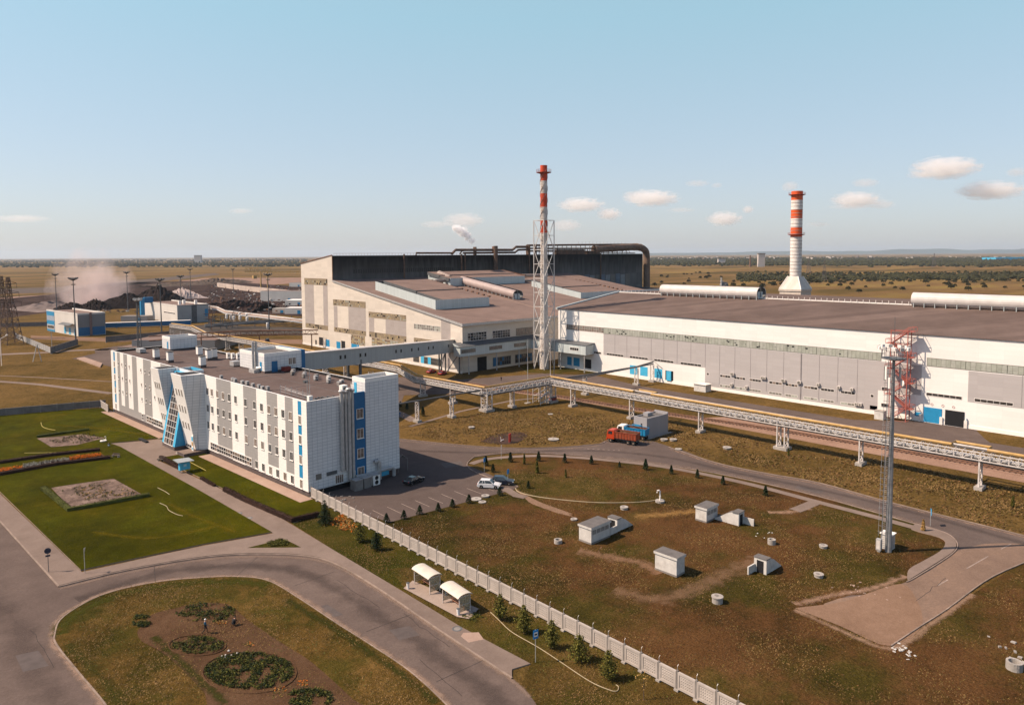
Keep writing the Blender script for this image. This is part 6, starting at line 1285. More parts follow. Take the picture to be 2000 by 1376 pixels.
# covers in the pavement
for lb, x, y in (('round dark manhole cover in the path, upper of the two', 466, 1002), ('round dark manhole cover in the path, lower of the two', 486, 1011), ('round rusty manhole cover in the pavement below the shelters', 893, 1227)):
    t_ = thing('manhole_cover', lb, 'manhole cover', tuple(G(x, y, .14))); q = MB(); q.lathe([(.62, 0), (.62, .015)], n=20); q.build('rim', steeld, t_); q = MB(); q.lathe([(.42, .015), (.42, .022)], n=20); q.build('lid', concd, t_)
sheet('patch', PG([(905, 1237), (935, 1236), (945, 1250), (915, 1256), (900, 1244)]), .145, apron)
# ================================================================== VEHICLES
tyre = mat('tyre', (.018, .017, .017), .9, .2, 3); cglass = mat('car_glass', (.02, .022, .025), .08, .1, 1, spec=.8); chrome = mat('wheel_rim', (.45, .45, .45), .3, .1, 2, metal=.6)
lampm = mat('lamp_lens', (.65, .62, .58), .2); tail = mat('tail_lamp', (.35, .02, .01), .3)
def wheel(par, x, y, r_, w_, rim=chrome):
    q = MB(); q.lathe([(r_*.55, -w_/2), (r_*.93, -w_/2), (r_, -w_*.3), (r_, w_*.3), (r_*.93, w_/2), (r_*.55, w_/2)], n=18); o_ = q.build('wheel', tyre, par); o_.rotation_euler = (R(90), 0, 0); o_.location = (x, y, r_)
    q = MB(); q.lathe([(.01, -w_/2-.01), (r_*.56, -w_/2+.01), (r_*.56, w_/2-.01), (.01, w_/2+.01)], n=14); q.build('rim', rim, o_)
def car(label, x, y, rz_, paint, suv=True):
    t_ = thing('car', label, 'car', (x, y, .045), rz_)      # faces local +x
    L_ = 2.25; W_ = .9; top = 1.62 if suv else 1.42; bl = .98 if suv else .88
    prof = [(-L_, .38), (-L_-.03, .7), (-L_+.08, bl), (-.2, bl+.04), (1.05, bl), (1.95, bl-.12), (L_, .72), (L_+.03, .4), (1.9, .26), (-1.9, .26)]
    q = MB(); n_ = len(prof); sl_ = [(-W_, .93), (-W_+.1, 1.0), (W_-.1, 1.0), (W_, .93)]
    def P(k, j):
        px_, pz = prof[j]; y_, s_ = sl_[k]; return (px_*(.97 if s_ < 1 else 1), y_, .26+(pz-.26)*s_ if s_ < 1 else pz)
    for k in range(3):
        for j in range(n_): j2 = (j+1) % n_; q.q((P(k, j), P(k+1, j), P(k+1, j2), P(k, j2)), 0)
    q.q([P(0, j) for j in range(n_)][::1], 0); q.q([P(3, j) for j in range(n_)][::-1], 0); q.build('body', paint, t_, smooth=False)
    r0_, r1_, f1_, f0_ = (-2.0, -1.65, .25, 1.0) if suv else (-1.75, -1.1, .2, 1.05)
    q = MB(); wb_, wt_ = W_-.06, W_-.22; b_ = bl+.0
    A_ = [(r0_, -wb_, b_), (f0_, -wb_, b_), (f0_, wb_, b_), (r0_, wb_, b_)]; B_ = [(r1_, -wt_, top-.06), (f1_, -wt_, top-.06), (f1_, wt_, top-.06), (r1_, wt_, top-.06)]
    for k in range(4): q.q((A_[k], A_[(k+1) % 4], B_[(k+1) % 4], B_[k]), 0)
    q.build('window', cglass, t_)
    q = MB(); C_ = [(p[0]+(.08 if p[0] < 0 else -.08), p[1]*.94, top) for p in B_]
    for k in range(4): q.q((B_[k], B_[(k+1) % 4], C_[(k+1) % 4], C_[k]), 0)
    q.q(C_, 0)
    for s_ in (-1, 1):
        for (x0, x1) in ((r0_, r1_), (f0_, f1_), ((r0_+f0_)/2-.1, (r1_+f1_)/2-.1), (r0_+.75, r1_+.6)): q.bar((x0, s_*(wb_+.005), b_), (x1, s_*(wt_+.005), top-.06), .06)
    q.build('roof', paint, t_)
    for sx in (-1.38, 1.42):
        for sy in (-W_+.06, W_-.06): wheel(t_, sx, sy, .36 if suv else .33, .22)
    for s_ in (-1, 1):
        q = MB(); q.box(L_-.1, s_*.72-.16, .62, L_+.02, s_*.72+.16, .76); q.build('headlight', lampm, t_); q = MB(); q.box(-L_-.03, s_*.76-.1, .72, -L_+.06, s_*.76+.1, .92); q.build('tail_lamp', tail, t_); q = MB(); q.box(.72, s_*(W_+.06)-.09, bl+.02, .9, s_*(W_+.06)+.09, bl+.16); q.build('mirror', paint, t_)
    q = MB(); q.box(L_-.02, -.5, .42, L_+.05, .5, .62); q.build('grille', tyre, t_)
wpaint = mat('silver_white_paint', (.62, .62, .63), .25, .02, 1, spec=.6); bpaint = mat('black_paint', (.012, .013, .016), .2, .02, 1, spec=.7)
a_ = G(939, 950); c_ = G(972, 954); car('silver white SUV parked at the right end of the parking rows', 89.9, 104.6, R(-52), wpaint); car('dark blue-black SUV parked next to the silver one', 93.2, 104.4, R(-52), mat('navy_paint', (.015, .02, .035), .2, .02, 1, spec=.7))
p = G(809, 945); car('black saloon car parked in the office shadow', p.x+.3, p.y+.6, R(12), bpaint, False)
def dump_truck(label, x, y, rz_, cabm, bodym, load=True):
    t_ = thing('dump_truck', label, 'dump truck', (x, y, .045), rz_)  # faces +x
    q = MB(); q.box(-3.6, -.45, .75, 3.2, .45, 1.05); q.build('chassis', steeld, t_)
    q = MB()
    cp_ = [(2.0, .9), (3.85, .9), (3.95, 1.5), (3.85, 2.0), (3.6, 2.95), (2.2, 3.05), (2.0, 2.9)]
    for s_ in (-1, 1): pts = [(a, s_*1.2, z) for a, z in cp_]; q.q(pts if s_ < 0 else pts[::-1], 0)
    for i in range(len(cp_)): (x0, z0), (x1, z1) = cp_[i], cp_[(i+1) % len(cp_)]; q.q(((x0, -1.2, z0), (x0, 1.2, z0), (x1, 1.2, z1), (x1, -1.2, z1)), 0)
    cab = q.build('cab', cabm, t_)
    q = MB(); q.q(((3.885, -1.0, 2.02), (3.885, 1.0, 2.02), (3.66, 1.0, 2.8), (3.66, -1.0, 2.8))); q.build('windscreen', cglass, cab)
    for s_ in (-1, 1):
        q = MB(); pts = [(2.45, s_*1.21, 2.0), (3.6, s_*1.21, 2.0), (3.4, s_*1.21, 2.75), (2.45, s_*1.21, 2.75)]; q.q(pts if s_ < 0 else pts[::-1]); q.build('side_window', cglass, cab)
        q = MB(); q.box(3.9, s_*.85-.18, 1.05, 3.99, s_*.85+.18, 1.3); q.build('headlight', lampm, cab)
    q = MB(); q.box(3.8, -1.2, .55, 4.05, 1.2, .95); q.build('bumper', cabm, cab)
    q = MB(); o0, o1, zb_, zt_ = -3.7, 1.8, 1.2, 2.75
    def wl(a, c): 
        q.q((( *a[:2], zb_), (*c[:2], zb_), (c[0]*1.0, c[1]*1.06, zt_), (a[0], a[1]*1.06, zt_)), 0); q.q(((a[0], a[1]*1.0, zt_), (c[0], c[1]*1.0, zt_), (c[0]*.98, c[1]*.9, zb_), (a[0]*.98, a[1]*.9, zb_)), 1)
        q.q(((a[0], a[1]*1.06, zt_), (c[0], c[1]*1.06, zt_), (c[0]*.98, c[1]*.98, zt_), (a[0]*.98, a[1]*.98, zt_)), 0)
    wl((o0, -1.2), (o1, -1.2)); wl((o1, -1.2), (o1, 1.2)); wl((o1, 1.2), (o0, 1.2)); wl((o0, 1.2), (o0, -1.2)); q.q(((o0, -1.2, zb_), (o0, 1.2, zb_), (o1, 1.2, zb_), (o1, -1.2, zb_)), 0)
    for k in range(8):
        for s_ in (-1, 1): x_ = o0+.1+k*.75; q.bar((x_, s_*1.24, zb_), (x_, s_*1.30, zt_), .1)
    for s_ in (-1, 1): q.bar((o0, s_*1.3, zt_), (o1, s_*1.3, zt_), .12)
    q.q(((o1, -1.25, zt_), (o1+.9, -1.1, zt_+.25), (o1+.9, 1.1, zt_+.25), (o1, 1.25, zt_)), 0); q.q(((o1, -1.25, zt_-.08), (o1, 1.25, zt_-.08), (o1+.9, 1.1, zt_+.17), (o1+.9, -1.1, zt_+.17)), 1)
    tb = q.build('tipper_body', [bodym, mat('rust_inside', (.13, .055, .03), .9, .4, 2)], t_)
    if load:
        q = MB(); n_ = 8
        for i in range(n_):
            for j in range(4):
                f = lambda i, j: (o0+.1+(o1-o0-.2)*i/n_, -1.1+2.2*j/4, 2.0+.35*math.sin(i*1.3+j)*math.sin(j*.8)+(.25 if 0 < j < 4 else 0))
                q.q((f(i, j), f(i+1, j), f(i+1, j+1), f(i, j+1)))
        q.build('load', mat('earth_load', (.12, .06, .035), .95, .4, 2), tb)
    for x_ in (2.9, -1.6, -2.95):
        for s_ in (-1, 1): wheel(t_, x_, s_*.98, .52, .42, mat('dusty_rim', (.34, .26, .20), .6))
orange = mat('orange_truck_paint', (.42, .045, .012), .35, .08, 1); orrust = mat('rusty_orange_body', (.27, .055, .022), .6, .2, 1.5, dirt=(.20, .07, .04), dirt_amt=.5, dscale=1)
a_ = G(1186, 866); c_ = G(1232, 873); 
dump_truck('orange six-wheeled dump truck standing on the road by the grey shed', 134.9, 107.6, math.atan2(a_.y-c_.y, a_.x-c_.x), orange, orrust)
dump_truck('blue six-wheeled dump truck with a white cab behind the orange one', 140.2, 108.9, math.atan2(a_.y-c_.y, a_.x-c_.x), white, blue)
for lb, px, py, m_, rz_ in (('red car on the forecourt under the covered bridge, left of the pair', 843, 728, mat('red_paint', (.35, .02, .02), .3), 15), ('red car on the forecourt under the covered bridge, right of the pair', 864, 731, MATS['red_paint'], 25)):
    p = G(px, py); car(lb, p.x, p.y, R(rz_), m_, False)
p = G(522, 667); car('dark van parked on the gravel track left of the steel shop', p.x, p.y, R(75), bpaint)
p = G(304, 662); car('pale car on the road edge beyond the office roof', p.x, p.y, R(80), wpaint, False)
# grey shed by the trucks
t_ = thing('grey_shed', 'small grey metal-clad shed with parapet roof and blue-framed doorway beside the dump trucks', 'shed', (146.6, 108.4, 0))
q = MB(); q.box(-4.4, -2.1, 0, 4.4, 1.9, 4.6, 0, 1); 
q.box(-4.4, -2.1, 4.6, -4.1, 1.9, 5.0, 0); q.box(4.1, -2.1, 4.6, 4.4, 1.9, 5.3, 0); q.box(-4.1, -2.1, 4.6, 4.1, -1.85, 4.9, 0); q.box(-4.1, 1.65, 4.6, 4.1, 1.9, 4.9, 0); q.box(-1, .2, 4.6, 1, 1.6, 5.4, 0)
q.build('wall', [tile_mat('shed_cladding', (.30, .29, .30), (.24, .235, .24), .5, 40, .04, .6, .06), felt], t_)
q = MB(); q.ob((-4.42, 1.4, .1), -Y_, Z_, -X_, 1.9, 2.9, .04); q.build('door', mat('pale_blue_door', (.25, .48, .58), .4), t_)
q = MB(); 
for y in (1.4, .45, -.5): q.bar((-4.55, y, 0), (-4.55, y, 3.0), .12)
q.bar((-4.55, 1.5, 3.0), (-4.55, -.6, 3.0), .14); q.bar((-5.6, 1.5, 3.1), (-5.6, -.6, 3.1), .1); q.bar((-4.5, 1.5, 3.1), (-5.6, 1.5, 3.1), .1); q.bar((-4.5, -.6, 3.1), (-5.6, -.6, 3.1), .1); q.build('canopy_frame', blue, t_)
q = MB(); q.box(-4.46, -.7, 3.2, -4.4, -.3, 3.5); q.build('lamp', dark, t_); q = MB(); q.box(-5, -2.9, 0, 5.2, -2.15, .12); q.build('threshold', concrete, t_)
# red skip / box on the burnt patch
sheet('scorched_patch', SPG([(938, 862), (970, 848), (1010, 843), (1030, 850), (1010, 864), (975, 867), (938, 862)], 0, 4), .03, mat('scorched_grass', (.045, .022, .014), .95, .5, .5))
t_ = thing('red_board', 'small upright red metal board standing on the scorched patch of grass', 'board', tuple(G(996, 864)), R(20)); q = MB(); q.box(-.5, -.08, .2, .5, .08, 2.2); q.build('panel', mat('red_board', (.42, .04, .03), .5), t_)
for s_ in (-.4, .4): q = MB(); q.bar((s_, .1, 0), (s_, .1, 2), .07); q.build('leg', steeld, t_)
t_ = thing('swing_seat', 'small bent white pipe valve beside the red board', 'valve', tuple(G(981, 861))); q = MB(); q.tube([(-.5, 0, .1), (0, 0, .3), (.6, .2, .2)], .12, 6); q.tube([(-.3, 0, .2), (-.5, .1, 1.1)], .07, 5); q.build('pipe', white, t_)
t_ = thing('concrete_box', 'small pale concrete chamber against the plinth of the long white hall', 'chamber', (205.5, 131.3, 0)); q = MB(); q.box(-1.6, -2.2, 0, 1.6, 2.2, 2.3); q.build('wall', concw, t_); q = MB(); q.box(-1.9, -2.5, 2.3, 1.9, 2.5, 2.5); q.build('roof', whitec, t_)
t_ = thing('concrete_box', 'small pale concrete chamber at the foot of the red stair tower', 'chamber', (204.6, 75.4, 0)); q = MB(); q.box(-.9, -1.2, 0, .9, 1.2, 2.3); q.build('wall', concw, t_); q = MB(); q.box(-1, -1.3, 2.3, 1, 1.3, 2.4); q.build('roof', concrete, t_)
# ================================================================== PEOPLE
skin = mat('skin', (.42, .24, .17), .6, .05, 2)
def person(label, p, rz_, top, legs, pose='walk', hat=None):
    t_ = thing('person', label, 'person', tuple(p), rz_)   # faces +x
    if pose == 'walk': J = dict(hp=(0, 0, .95), ch=(.02, 0, 1.35), nk=(.03, 0, 1.5), hd=(.05, 0, 1.66), hl=(0, .1, .92), hr=(0, -.1, .92), kl=(.2, .1, .5), kr=(-.05, -.1, .5), al=(.22, .1, .09), ar=(-.38, -.1, .14), tl=(.4, .1, .04), tr=(-.24, -.1, .04), sl=(0, .2, 1.43), sr=(0, -.2, 1.43), el=(-.1, .27, 1.15), er=(.1, -.27, 1.15), wl=(.05, .28, .9), wr=(.32, -.25, .98))
    elif pose == 'crouch': J = dict(hp=(-.15, 0, .35), ch=(.12, 0, .68), nk=(.22, 0, .8), hd=(.32, 0, .93), hl=(-.12, .1, .34), hr=(-.12, -.1, .34), kl=(.28, .14, .5), kr=(.28, -.14, .5), al=(.0, .14, .09), ar=(0, -.14, .09), tl=(.2, .14, .04), tr=(.2, -.14, .04), sl=(.18, .2, .74), sr=(.18, -.2, .74), el=(.38, .22, .52), er=(.38, -.22, .52), wl=(.5, .1, .28), wr=(.5, -.1, .28))
    else: J = dict(hp=(0, 0, .95), ch=(0, 0, 1.35), nk=(.01, 0, 1.5), hd=(.03, 0, 1.66), hl=(0, .1, .92), hr=(0, -.1, .92), kl=(.02, .11, .5), kr=(.02, -.11, .5), al=(0, .12, .09), ar=(0, -.12, .09), tl=(.18, .13, .04), tr=(.18, -.13, .04), sl=(0, .2, 1.43), sr=(0, -.2, 1.43), el=(-.03, .27, 1.13), er=(-.03, -.27, 1.13), wl=(.08, .26, .88), wr=(.08, -.26, .88))
    Rr = dict(hp=.15, ch=.16, nk=.06, hd=.1, hl=.1, hr=.1, kl=.062, kr=.062, al=.042, ar=.042, tl=.04, tr=.04, sl=.065, sr=.065, el=.045, er=.045, wl=.032, wr=.032)
    names = list(J); E_ = [('hp', 'ch'), ('ch', 'nk'), ('nk', 'hd'), ('hp', 'hl'), ('hp', 'hr'), ('hl', 'kl'), ('hr', 'kr'), ('kl', 'al'), ('kr', 'ar'), ('al', 'tl'), ('ar', 'tr'), ('ch', 'sl'), ('ch', 'sr'), ('sl', 'el'), ('sr', 'er'), ('el', 'wl'), ('er', 'wr')]
    vs = [Vector(J[n_]) for n_ in names]; ed = [(names.index(a), names.index(c)) for a, c in E_]; rad = [Rr[n_] for n_ in names]
    for sfx, sy in (('l', 1), ('r', -1)):       # palm, fingers and thumb
        iw = names.index('w'+sfx); w_ = vs[iw]; dr = (w_-vs[names.index('e'+sfx)]).normalized(); sd = dr.cross(Vector((0, 1, 0))).normalized(); pl_ = len(vs); vs.append(w_+dr*.08); rad.append(.03); ed.append((iw, pl_))
        for k, ln in enumerate((.07, .085, .08, .06)):
            a = len(vs); vs.append(w_+dr*(.08+ln*.6)+sd*(k-1.5)*.022); rad.append(.009); ed.append((pl_, a)); vs.append(w_+dr*(.08+ln)+sd*(k-1.5)*.024+Vector((.015, 0, 0))); rad.append(.008); ed.append((a, a+1))
        a = len(vs); vs.append(w_+dr*.05+sd*.06); rad.append(.011); ed.append((iw, a))
    me = bpy.data.meshes.new('body'); me.from_pydata([tuple(v) for v in vs], ed, []); o = bpy.data.objects.new('body', me); COL.objects.link(o)
    md = o.modifiers.new('s', 'SKIN'); o.modifiers.new('u', 'SUBSURF').levels = 1
    for k, sv in enumerate(me.skin_vertices[0].data): sv.radius = (rad[k], rad[k])
    me.skin_vertices[0].data[0].use_root = True
    bpy.context.view_layer.update(); dg = bpy.context.evaluated_depsgraph_get(); m2 = bpy.data.meshes.new_from_object(o.evaluated_get(dg)); o.modifiers.clear(); o.data = m2; bpy.data.meshes.remove(me)
    for m_ in (skin, top, legs, dark): m2.materials.append(m_)
    hz = J['hp'][2]
    for f in m2.polygons:
        c_ = f.center; near = min(names, key=lambda n_: (Vector(J[n_])-c_).length)
        f.material_index = 0 if near in ('hd', 'nk') or (near in ('wl', 'wr')) else 3 if near in ('tl', 'tr', 'al', 'ar') and c_.z < .14 else 2 if near in ('hp', 'hl', 'hr', 'kl', 'kr', 'al', 'ar') else 1
        f.use_smooth = True
    o.name = 'body'; m2.name = 'person_body'; o.parent = t_
    hd = Vector(J['hd']); q = MB(); q.lathe([(.105, hd.z+.0), (.118, hd.z+.05), (.09, hd.z+.12), (.02, hd.z+.145)], (hd.x-.015, 0), 12); q.build('cap' if hat else 'hair', hat or mat('dark_hair', (.02, .015, .01), .8), t_, smooth=True)
    q = MB(); q.box(hd.x+.085, -.012, hd.z-.03, hd.x+.125, .012, hd.z+.01)
    q.box(hd.x+.08, -.03, hd.z-.07, hd.x+.1, .03, hd.z-.06); q.build('face', skin, t_)
    for s_ in (-1, 1): q = MB(); q.lathe([(.004, -.008), (.012, 0), (.004, .008)], n=6); e_ = q.build('eye', dark, t_); e_.location = (hd.x+.1, s_*.035, hd.z+.015)
navy = mat('navy_cloth', (.02, .05, .09), .85, .1, 3); blk = mat('black_cloth', (.02, .02, .022), .9, .1, 3); bluec = mat('work_blue_cloth', (.04, .12, .25), .85, .1, 3)
pz = G(401, 1236, .2); person('person in a blue top, dark trousers and pale cap walking across the brown soil bed', pz, R(-20), mat('teal_cloth', (.02, .09, .15), .85), blk, 'walk', white)
person('person in dark clothes crouching among the plants of the soil bed', G(456, 1221, .2), R(30), blk, blk, 'crouch')
person('person in dark clothes standing alone on the forecourt', G(979, 744), R(60), blk, blk, 'stand'); person('person in blue work clothes at the right of the office tower edge, left one', G(781, 815), R(10), bluec, bluec, 'stand', white); person('person in dark blue clothes on the path just right of the other worker', G(789, 817), R(160), navy, blk, 'stand')
person('person in dark clothes bending over beside the flower strip on the left', G(213, 872, .17), R(90), blk, mat('pale_jeans', (.2, .25, .33), .8), 'crouch')
# ================================================================== VEGETATION
def leafmat(name, c, v=.5):
    m, n, b = new_mat(name); ge = N(n, 'ShaderNodeNewGeometry')
    no = N(n, 'ShaderNodeTexNoise', Scale=1.4, Detail=3.0); n.links.new(ge.outputs['Position'], no.inputs['Vector'])
    ad = N(n, 'ShaderNodeMath', operation='ADD'); n.links.new(ge.outputs['Random Per Island'], ad.inputs[0]); n.links.new(no.outputs[0], ad.inputs[1])
    mp = N(n, 'ShaderNodeMapRange'); mp.inputs[1].default_value = .4; mp.inputs[2].default_value = 1.5; mp.inputs[3].default_value = 1-v; mp.inputs[4].default_value = 1+v*1.4; n.links.new(ad.outputs[0], mp.inputs[0])
    mu = N(n, 'ShaderNodeVectorMath', operation='SCALE'); mu.inputs[0].default_value = c; n.links.new(mp.outputs[0], mu.inputs['Scale']); n.links.new(mu.outputs[0], b.inputs['Base Color'])
    b.inputs['Roughness'].default_value = .8; b.inputs['Specular IOR Level'].default_value = .15; MATS[name] = m; return m
lf_dark = leafmat('dark_needles', (.014, .024, .009)); lf_mid = leafmat('olive_leaves', (.055, .060, .012)); lf_yel = leafmat('yellow_green_leaves', (.080, .074, .014), .75); lf_red = leafmat('purple_brown_hedge', (.028, .014, .010)); lf_far = leafmat('far_bush_leaves', (.028, .027, .010)); lf_or = leafmat('orange_petals', (.60, .16, .015), .3); lf_wh = leafmat('silver_plants', (.30, .30, .27), .3); lf_dry = leafmat('dry_stems', (.30, .18, .06), .4)
def leaf(q, p, s_, rs, m=0, flat=0):
    a = rs.random()*6.28; t = Vector((math.cos(a), math.sin(a), rs.uniform(-.6, .6)*(1-flat))).normalized(); b_ = Vector((rs.uniform(-1, 1), rs.uniform(-1, 1), rs.uniform(-1, 1))); b_ = (b_-t*b_.dot(t)).normalized(); p = Vector(p)
    q.q((p-t*s_*.5, p+b_*s_*.3, p+t*s_*.6, p-b_*s_*.3), m)
def conifer_mesh(h, r, seed, dens=1.0, round_=.0, leafs=.22, trunk=.12):
    rs = random.Random(seed); q = MB(); nl = int(h*3.2)
    for k in range(nl):
        f = k/nl; z = h*(trunk+(1-trunk)*f); rad = r*((1-f)**(.85-.4*round_))*(.78+.4*rs.random())+.05
        if round_: rad *= min(1, .45+f*2.6)
        nb = max(4, int(9*dens*(1-f*.5)))
        for j in range(nb):
            a = 6.283*(j+rs.random()*.8)/nb; L_ = rad*rs.uniform(.6, 1.12); n_ = max(2, int(L_/.16))
            for i in range(n_):
                u = (i+.6)/n_; rr2 = L_*u; zz_ = z-rr2*(.28-.75*round_*.5)+rs.uniform(-.05, .05)
                for _ in range(2): leaf(q, (rr2*math.cos(a)+rs.uniform(-.08, .08), rr2*math.sin(a)+rs.uniform(-.08, .08), zz_+rs.uniform(-.06, .06)), leafs*rs.uniform(.7, 1.4), rs)
    return q
def tree_from(q, name, label, cat, loc, mleaf, h, group=None, tr=.06, sc=1):
    t_ = thing(name, label, cat, tuple(loc), 0, group); q.build('crown', mleaf, t_)
    b = MB(); b.tube([(0, 0, -.05), (.03, .02, h*.4), (0, 0, h*.85)], [tr*1.3, tr, tr*.3], 6)
    for k in range(4): a = k*1.7; b.tube([(0, 0, h*(.3+.12*k)), (math.cos(a)*h*.13, math.sin(a)*h*.13, h*(.42+.12*k))], tr*.4, 4)
    b.build('trunk', trunkm, t_); t_.scale = (sc, sc, sc); return t_
for i, (lb, x, y, ty, r_, m_, rd) in enumerate((('large dark spruce at the corner of the office fence', 635, 1022, 974, .28, lf_dark, 0), ('yellow-green bushy tree second from the office along the fence', 703, 1058, 1018, .34, lf_yel, .6), ('dark slim pine third from the office along the fence', 735, 1074, 1036, .34, lf_dark, .5),
    ('yellow-green young tree just right of the lower bus shelter', 977, 1210, 1157, .27, lf_yel, .6), ('young olive tree second right of the bus shelters', 1023, 1236, 1178, .26, lf_yel, .6), ('young dark green tree right behind the bus stop sign', 1078, 1266, 1207, .25, lf_yel, .6), ('widest dark green tree of the fence row, right of the sign', 1131, 1290, 1236, .42, lf_yel, .5), ('last full tree of the fence row before the bare sapling', 1189, 1326, 1266, .31, lf_yel, .6))):
    h_ = hgt(x, y, ty); q = conifer_mesh(h_, r_*h_*1.3, 10+i, 2.4, rd, .2, .14); tree_from(q, 'spruce_tree' if not rd else 'young_tree', lb, 'tree', G(x, y), m_, h_, 'trees along the concrete fence')
p = G(1257, 1366); q = MB(); rs = random.Random(5)
for k in range(60): leaf(q, (rs.gauss(0, .35), rs.gauss(0, .35), 1.2+rs.random()*1.8), .16, rs)
tree_from(q, 'bare_sapling', 'thin almost bare sapling at the lower end of the fence row', 'tree', p, lf_dry, 3.2, tr=.035)
# shrubs: three shared meshes
def shrub_proto(h, r, seed, m_, kind):
    q = MB(); rs = random.Random(seed)
    for _ in range(520):
        f = rs.random()**.8; rad = r*(1-f)**.75*math.sqrt(rs.random())*1.05+.02; a = rs.random()*6.283; leaf(q, (rad*math.cos(a), rad*math.sin(a), .05+f*h), .13, rs)
    return q
protos = {}
def shrub(label, cat, px, py, h, r, m_, group, key, name='cone_shrub'):
    if key not in protos:
        t_ = thing(name, label, cat, tuple(G(px, py)), 0, group); shrub_proto(1, r/h, hash(key) % 99 if False else len(protos)+3, m_, 0).build('foliage', m_, t_); b = MB(); b.tube([(0, 0, -.05), (0, 0, .5)], .03, 5); b.build('stem', trunkm, t_); protos[key] = t_
    else: t_ = copy_tree(protos[key])
    put(t_, tuple(G(px, py)), rnd.random()*6, label, group, h*rnd.uniform(.95, 1.05)); return t_
POS7 = ('first small dark cone shrub by the fence end of the parking', 'second small dark cone shrub along the parking edge', 'third small dark cone shrub along the parking edge', 'fourth small dark cone shrub along the parking edge', 'fifth small dark cone shrub along the parking edge', 'sixth small dark cone shrub, left of the flat concrete discs', 'last dark cone shrub of the parking edge, in front of the silver SUV')
for lb, (x, y) in zip(POS7, ((755, 1020), (789, 1013), (820, 1004), (856, 998), (884, 990), (916, 982), (976, 967))): shrub(lb, 'shrub', x, y, 1.5, .62, lf_dark, 'cone shrubs along the parking edge', 'thuja')
for lb, x, y, h_ in (('dark shrub by the blue square sign at the grass tip', 949, 909, 2.0), ('dark bush in the office shadow at the grass tip', 963, 922, 1.7), ('small fir on the footpath line, first right of the sign', 997, 902, 2.2), ('small fir on the footpath line, third from the left', 1052, 900, 2.0), ('small fir on the footpath line above the brown rut', 1103, 903, 1.9), ('small fir by the footpath, right of the red board', 1155, 906, 1.8),
                     ('lone dark bush on the dry field right of the dark car', 1032, 953, 1.5), ('small fir by the footpath below the orange truck', 1210, 912, 1.2), ('tallest small fir in the upper middle of the footpath row', 1261, 917, 2.2), ('small fir of the footpath row above the standpipe', 1311, 925, 1.8), ('small fir of the footpath row above the farthest kiosk', 1362, 933, 1.7), ('small round fir of the footpath row right of the farthest kiosk', 1412, 946, 1.7), ('last small fir of the footpath row before the side path', 1495, 968, 2.0),
                     ('small fir on the grass between the two left rack posts', 826, 812, 2.6), ('small dark bush near the office tower edge on the grass', 795, 799, 1.9), ('low dark bush half hidden at the office tower edge', 782, 795, 1.8)):
    shrub(lb, 'shrub', x, y, h_, .55, lf_dark, 'young firs on the field and footpath', 'fir', 'fir_shrub')
for lb, x, y, h_ in (('thin sparse sapling second in the footpath row', 1024, 906, 2.2), ('thin sparse sapling standing in the upper dry field', 1049, 924, 2.4), ('small thin sapling in the dry field below the footpath', 1105, 932, 1.6), ('orange-brown sapling behind the crossing sign', 1803, 1037, 1.8), ('tiny sapling on the grass left of the far lamp', 1733, 905, 1.5), ('thin sapling on the grass by the right edge', 1978, 990, 2.0), ('small dry bush on the grass under the rack', 1540, 890, 1.6), ('dry thin bush beside the orange truck on the grass', 1196, 830, 1.4)):
    shrub(lb, 'sapling', x, y, h_, .3, lf_yel if 'orange' not in lb else lf_dry, 'thin saplings on the grass', 'sap'+('o' if 'orange' in lb else ''), 'sapling')
# hedges
def hedge(label, pts, w_, h_, m_, closed=False, z=.15, dens=70, k=1, world_=False):
    P = pts if world_ else [G(x, y).xy for x, y in pts]; q = MB(); rs = random.Random(len(label)); q.sweep([tuple(p) for p in P], w_*.8, z, z+h_*.85)
    for i in range(len(P)-1):
        a, c = Vector(P[i]), Vector(P[i+1]); d = c-a; t = d.normalized(); nn = Vector((-t.y, t.x))
        for _ in range(int(d.length*dens)):
            u = rs.random(); s_ = rs.choice((-1, 0, 0, 1)); 
            if s_: off_ = s_*w_*.5*rs.uniform(.85, 1.1); zz_ = z+h_*rs.random()
            else: off_ = rs.uniform(-.5, .5)*w_; zz_ = z+h_*rs.uniform(.85, 1.12)
            p = a+d*u+nn*off_; leaf(q, (p.x, p.y, zz_), .17, rs)
    o_ = q.build('hedge', m_); return tag(o_, label, 'hedge')
hedge('long purple-brown clipped hedge along the path side of the small lawn', [(438, 959), (475, 978), (520, 998), (571, 1020), (622, 1008)], .8, .8, lf_red)
hedge('short purple hedge starting at the bench near the entrance plaza', [(314, 897), (335, 908), (352, 918)], .8, .8, lf_red); hedge('very short purple hedge piece between the booth and the long hedge', [(393, 936), (408, 945), (420, 951)], .6, .5, lf_red)
hedge('dark upper hedge of the long flower strip on the lawn', [(-140, 925), (0, 906), (100, 891), (195, 881)], 1.1, .7, lf_red); hedge('dark lower hedge of the long flower strip on the lawn', [(-140, 947), (0, 929), (110, 909), (216, 896)], 1.1, .7, lf_red)
hedge('green hedge framing the near stony bed on its left and front sides', [(84, 957), (110, 978), (135, 999), (180, 991), (292, 970)], .9, .7, lf_mid); hedge('dark low hedge behind the far stony bed on the lawn', [(72, 855), (130, 847), (174, 841)], .8, .6, lf_mid)
sheet('flower_strip', PG([(-140, 938), (0, 918), (100, 902), (200, 888), (205, 892), (110, 905), (0, 925), (-140, 943)]), .19, soil)
sheet('stony_bed', PG([(100, 954), (150, 946), (222, 936), (276, 966), (180, 985), (137, 993)]), .2, stony); sheet('stony_bed', PG([(72, 857), (160, 849), (205, 856), (150, 870), (100, 874)]), .2, stony)
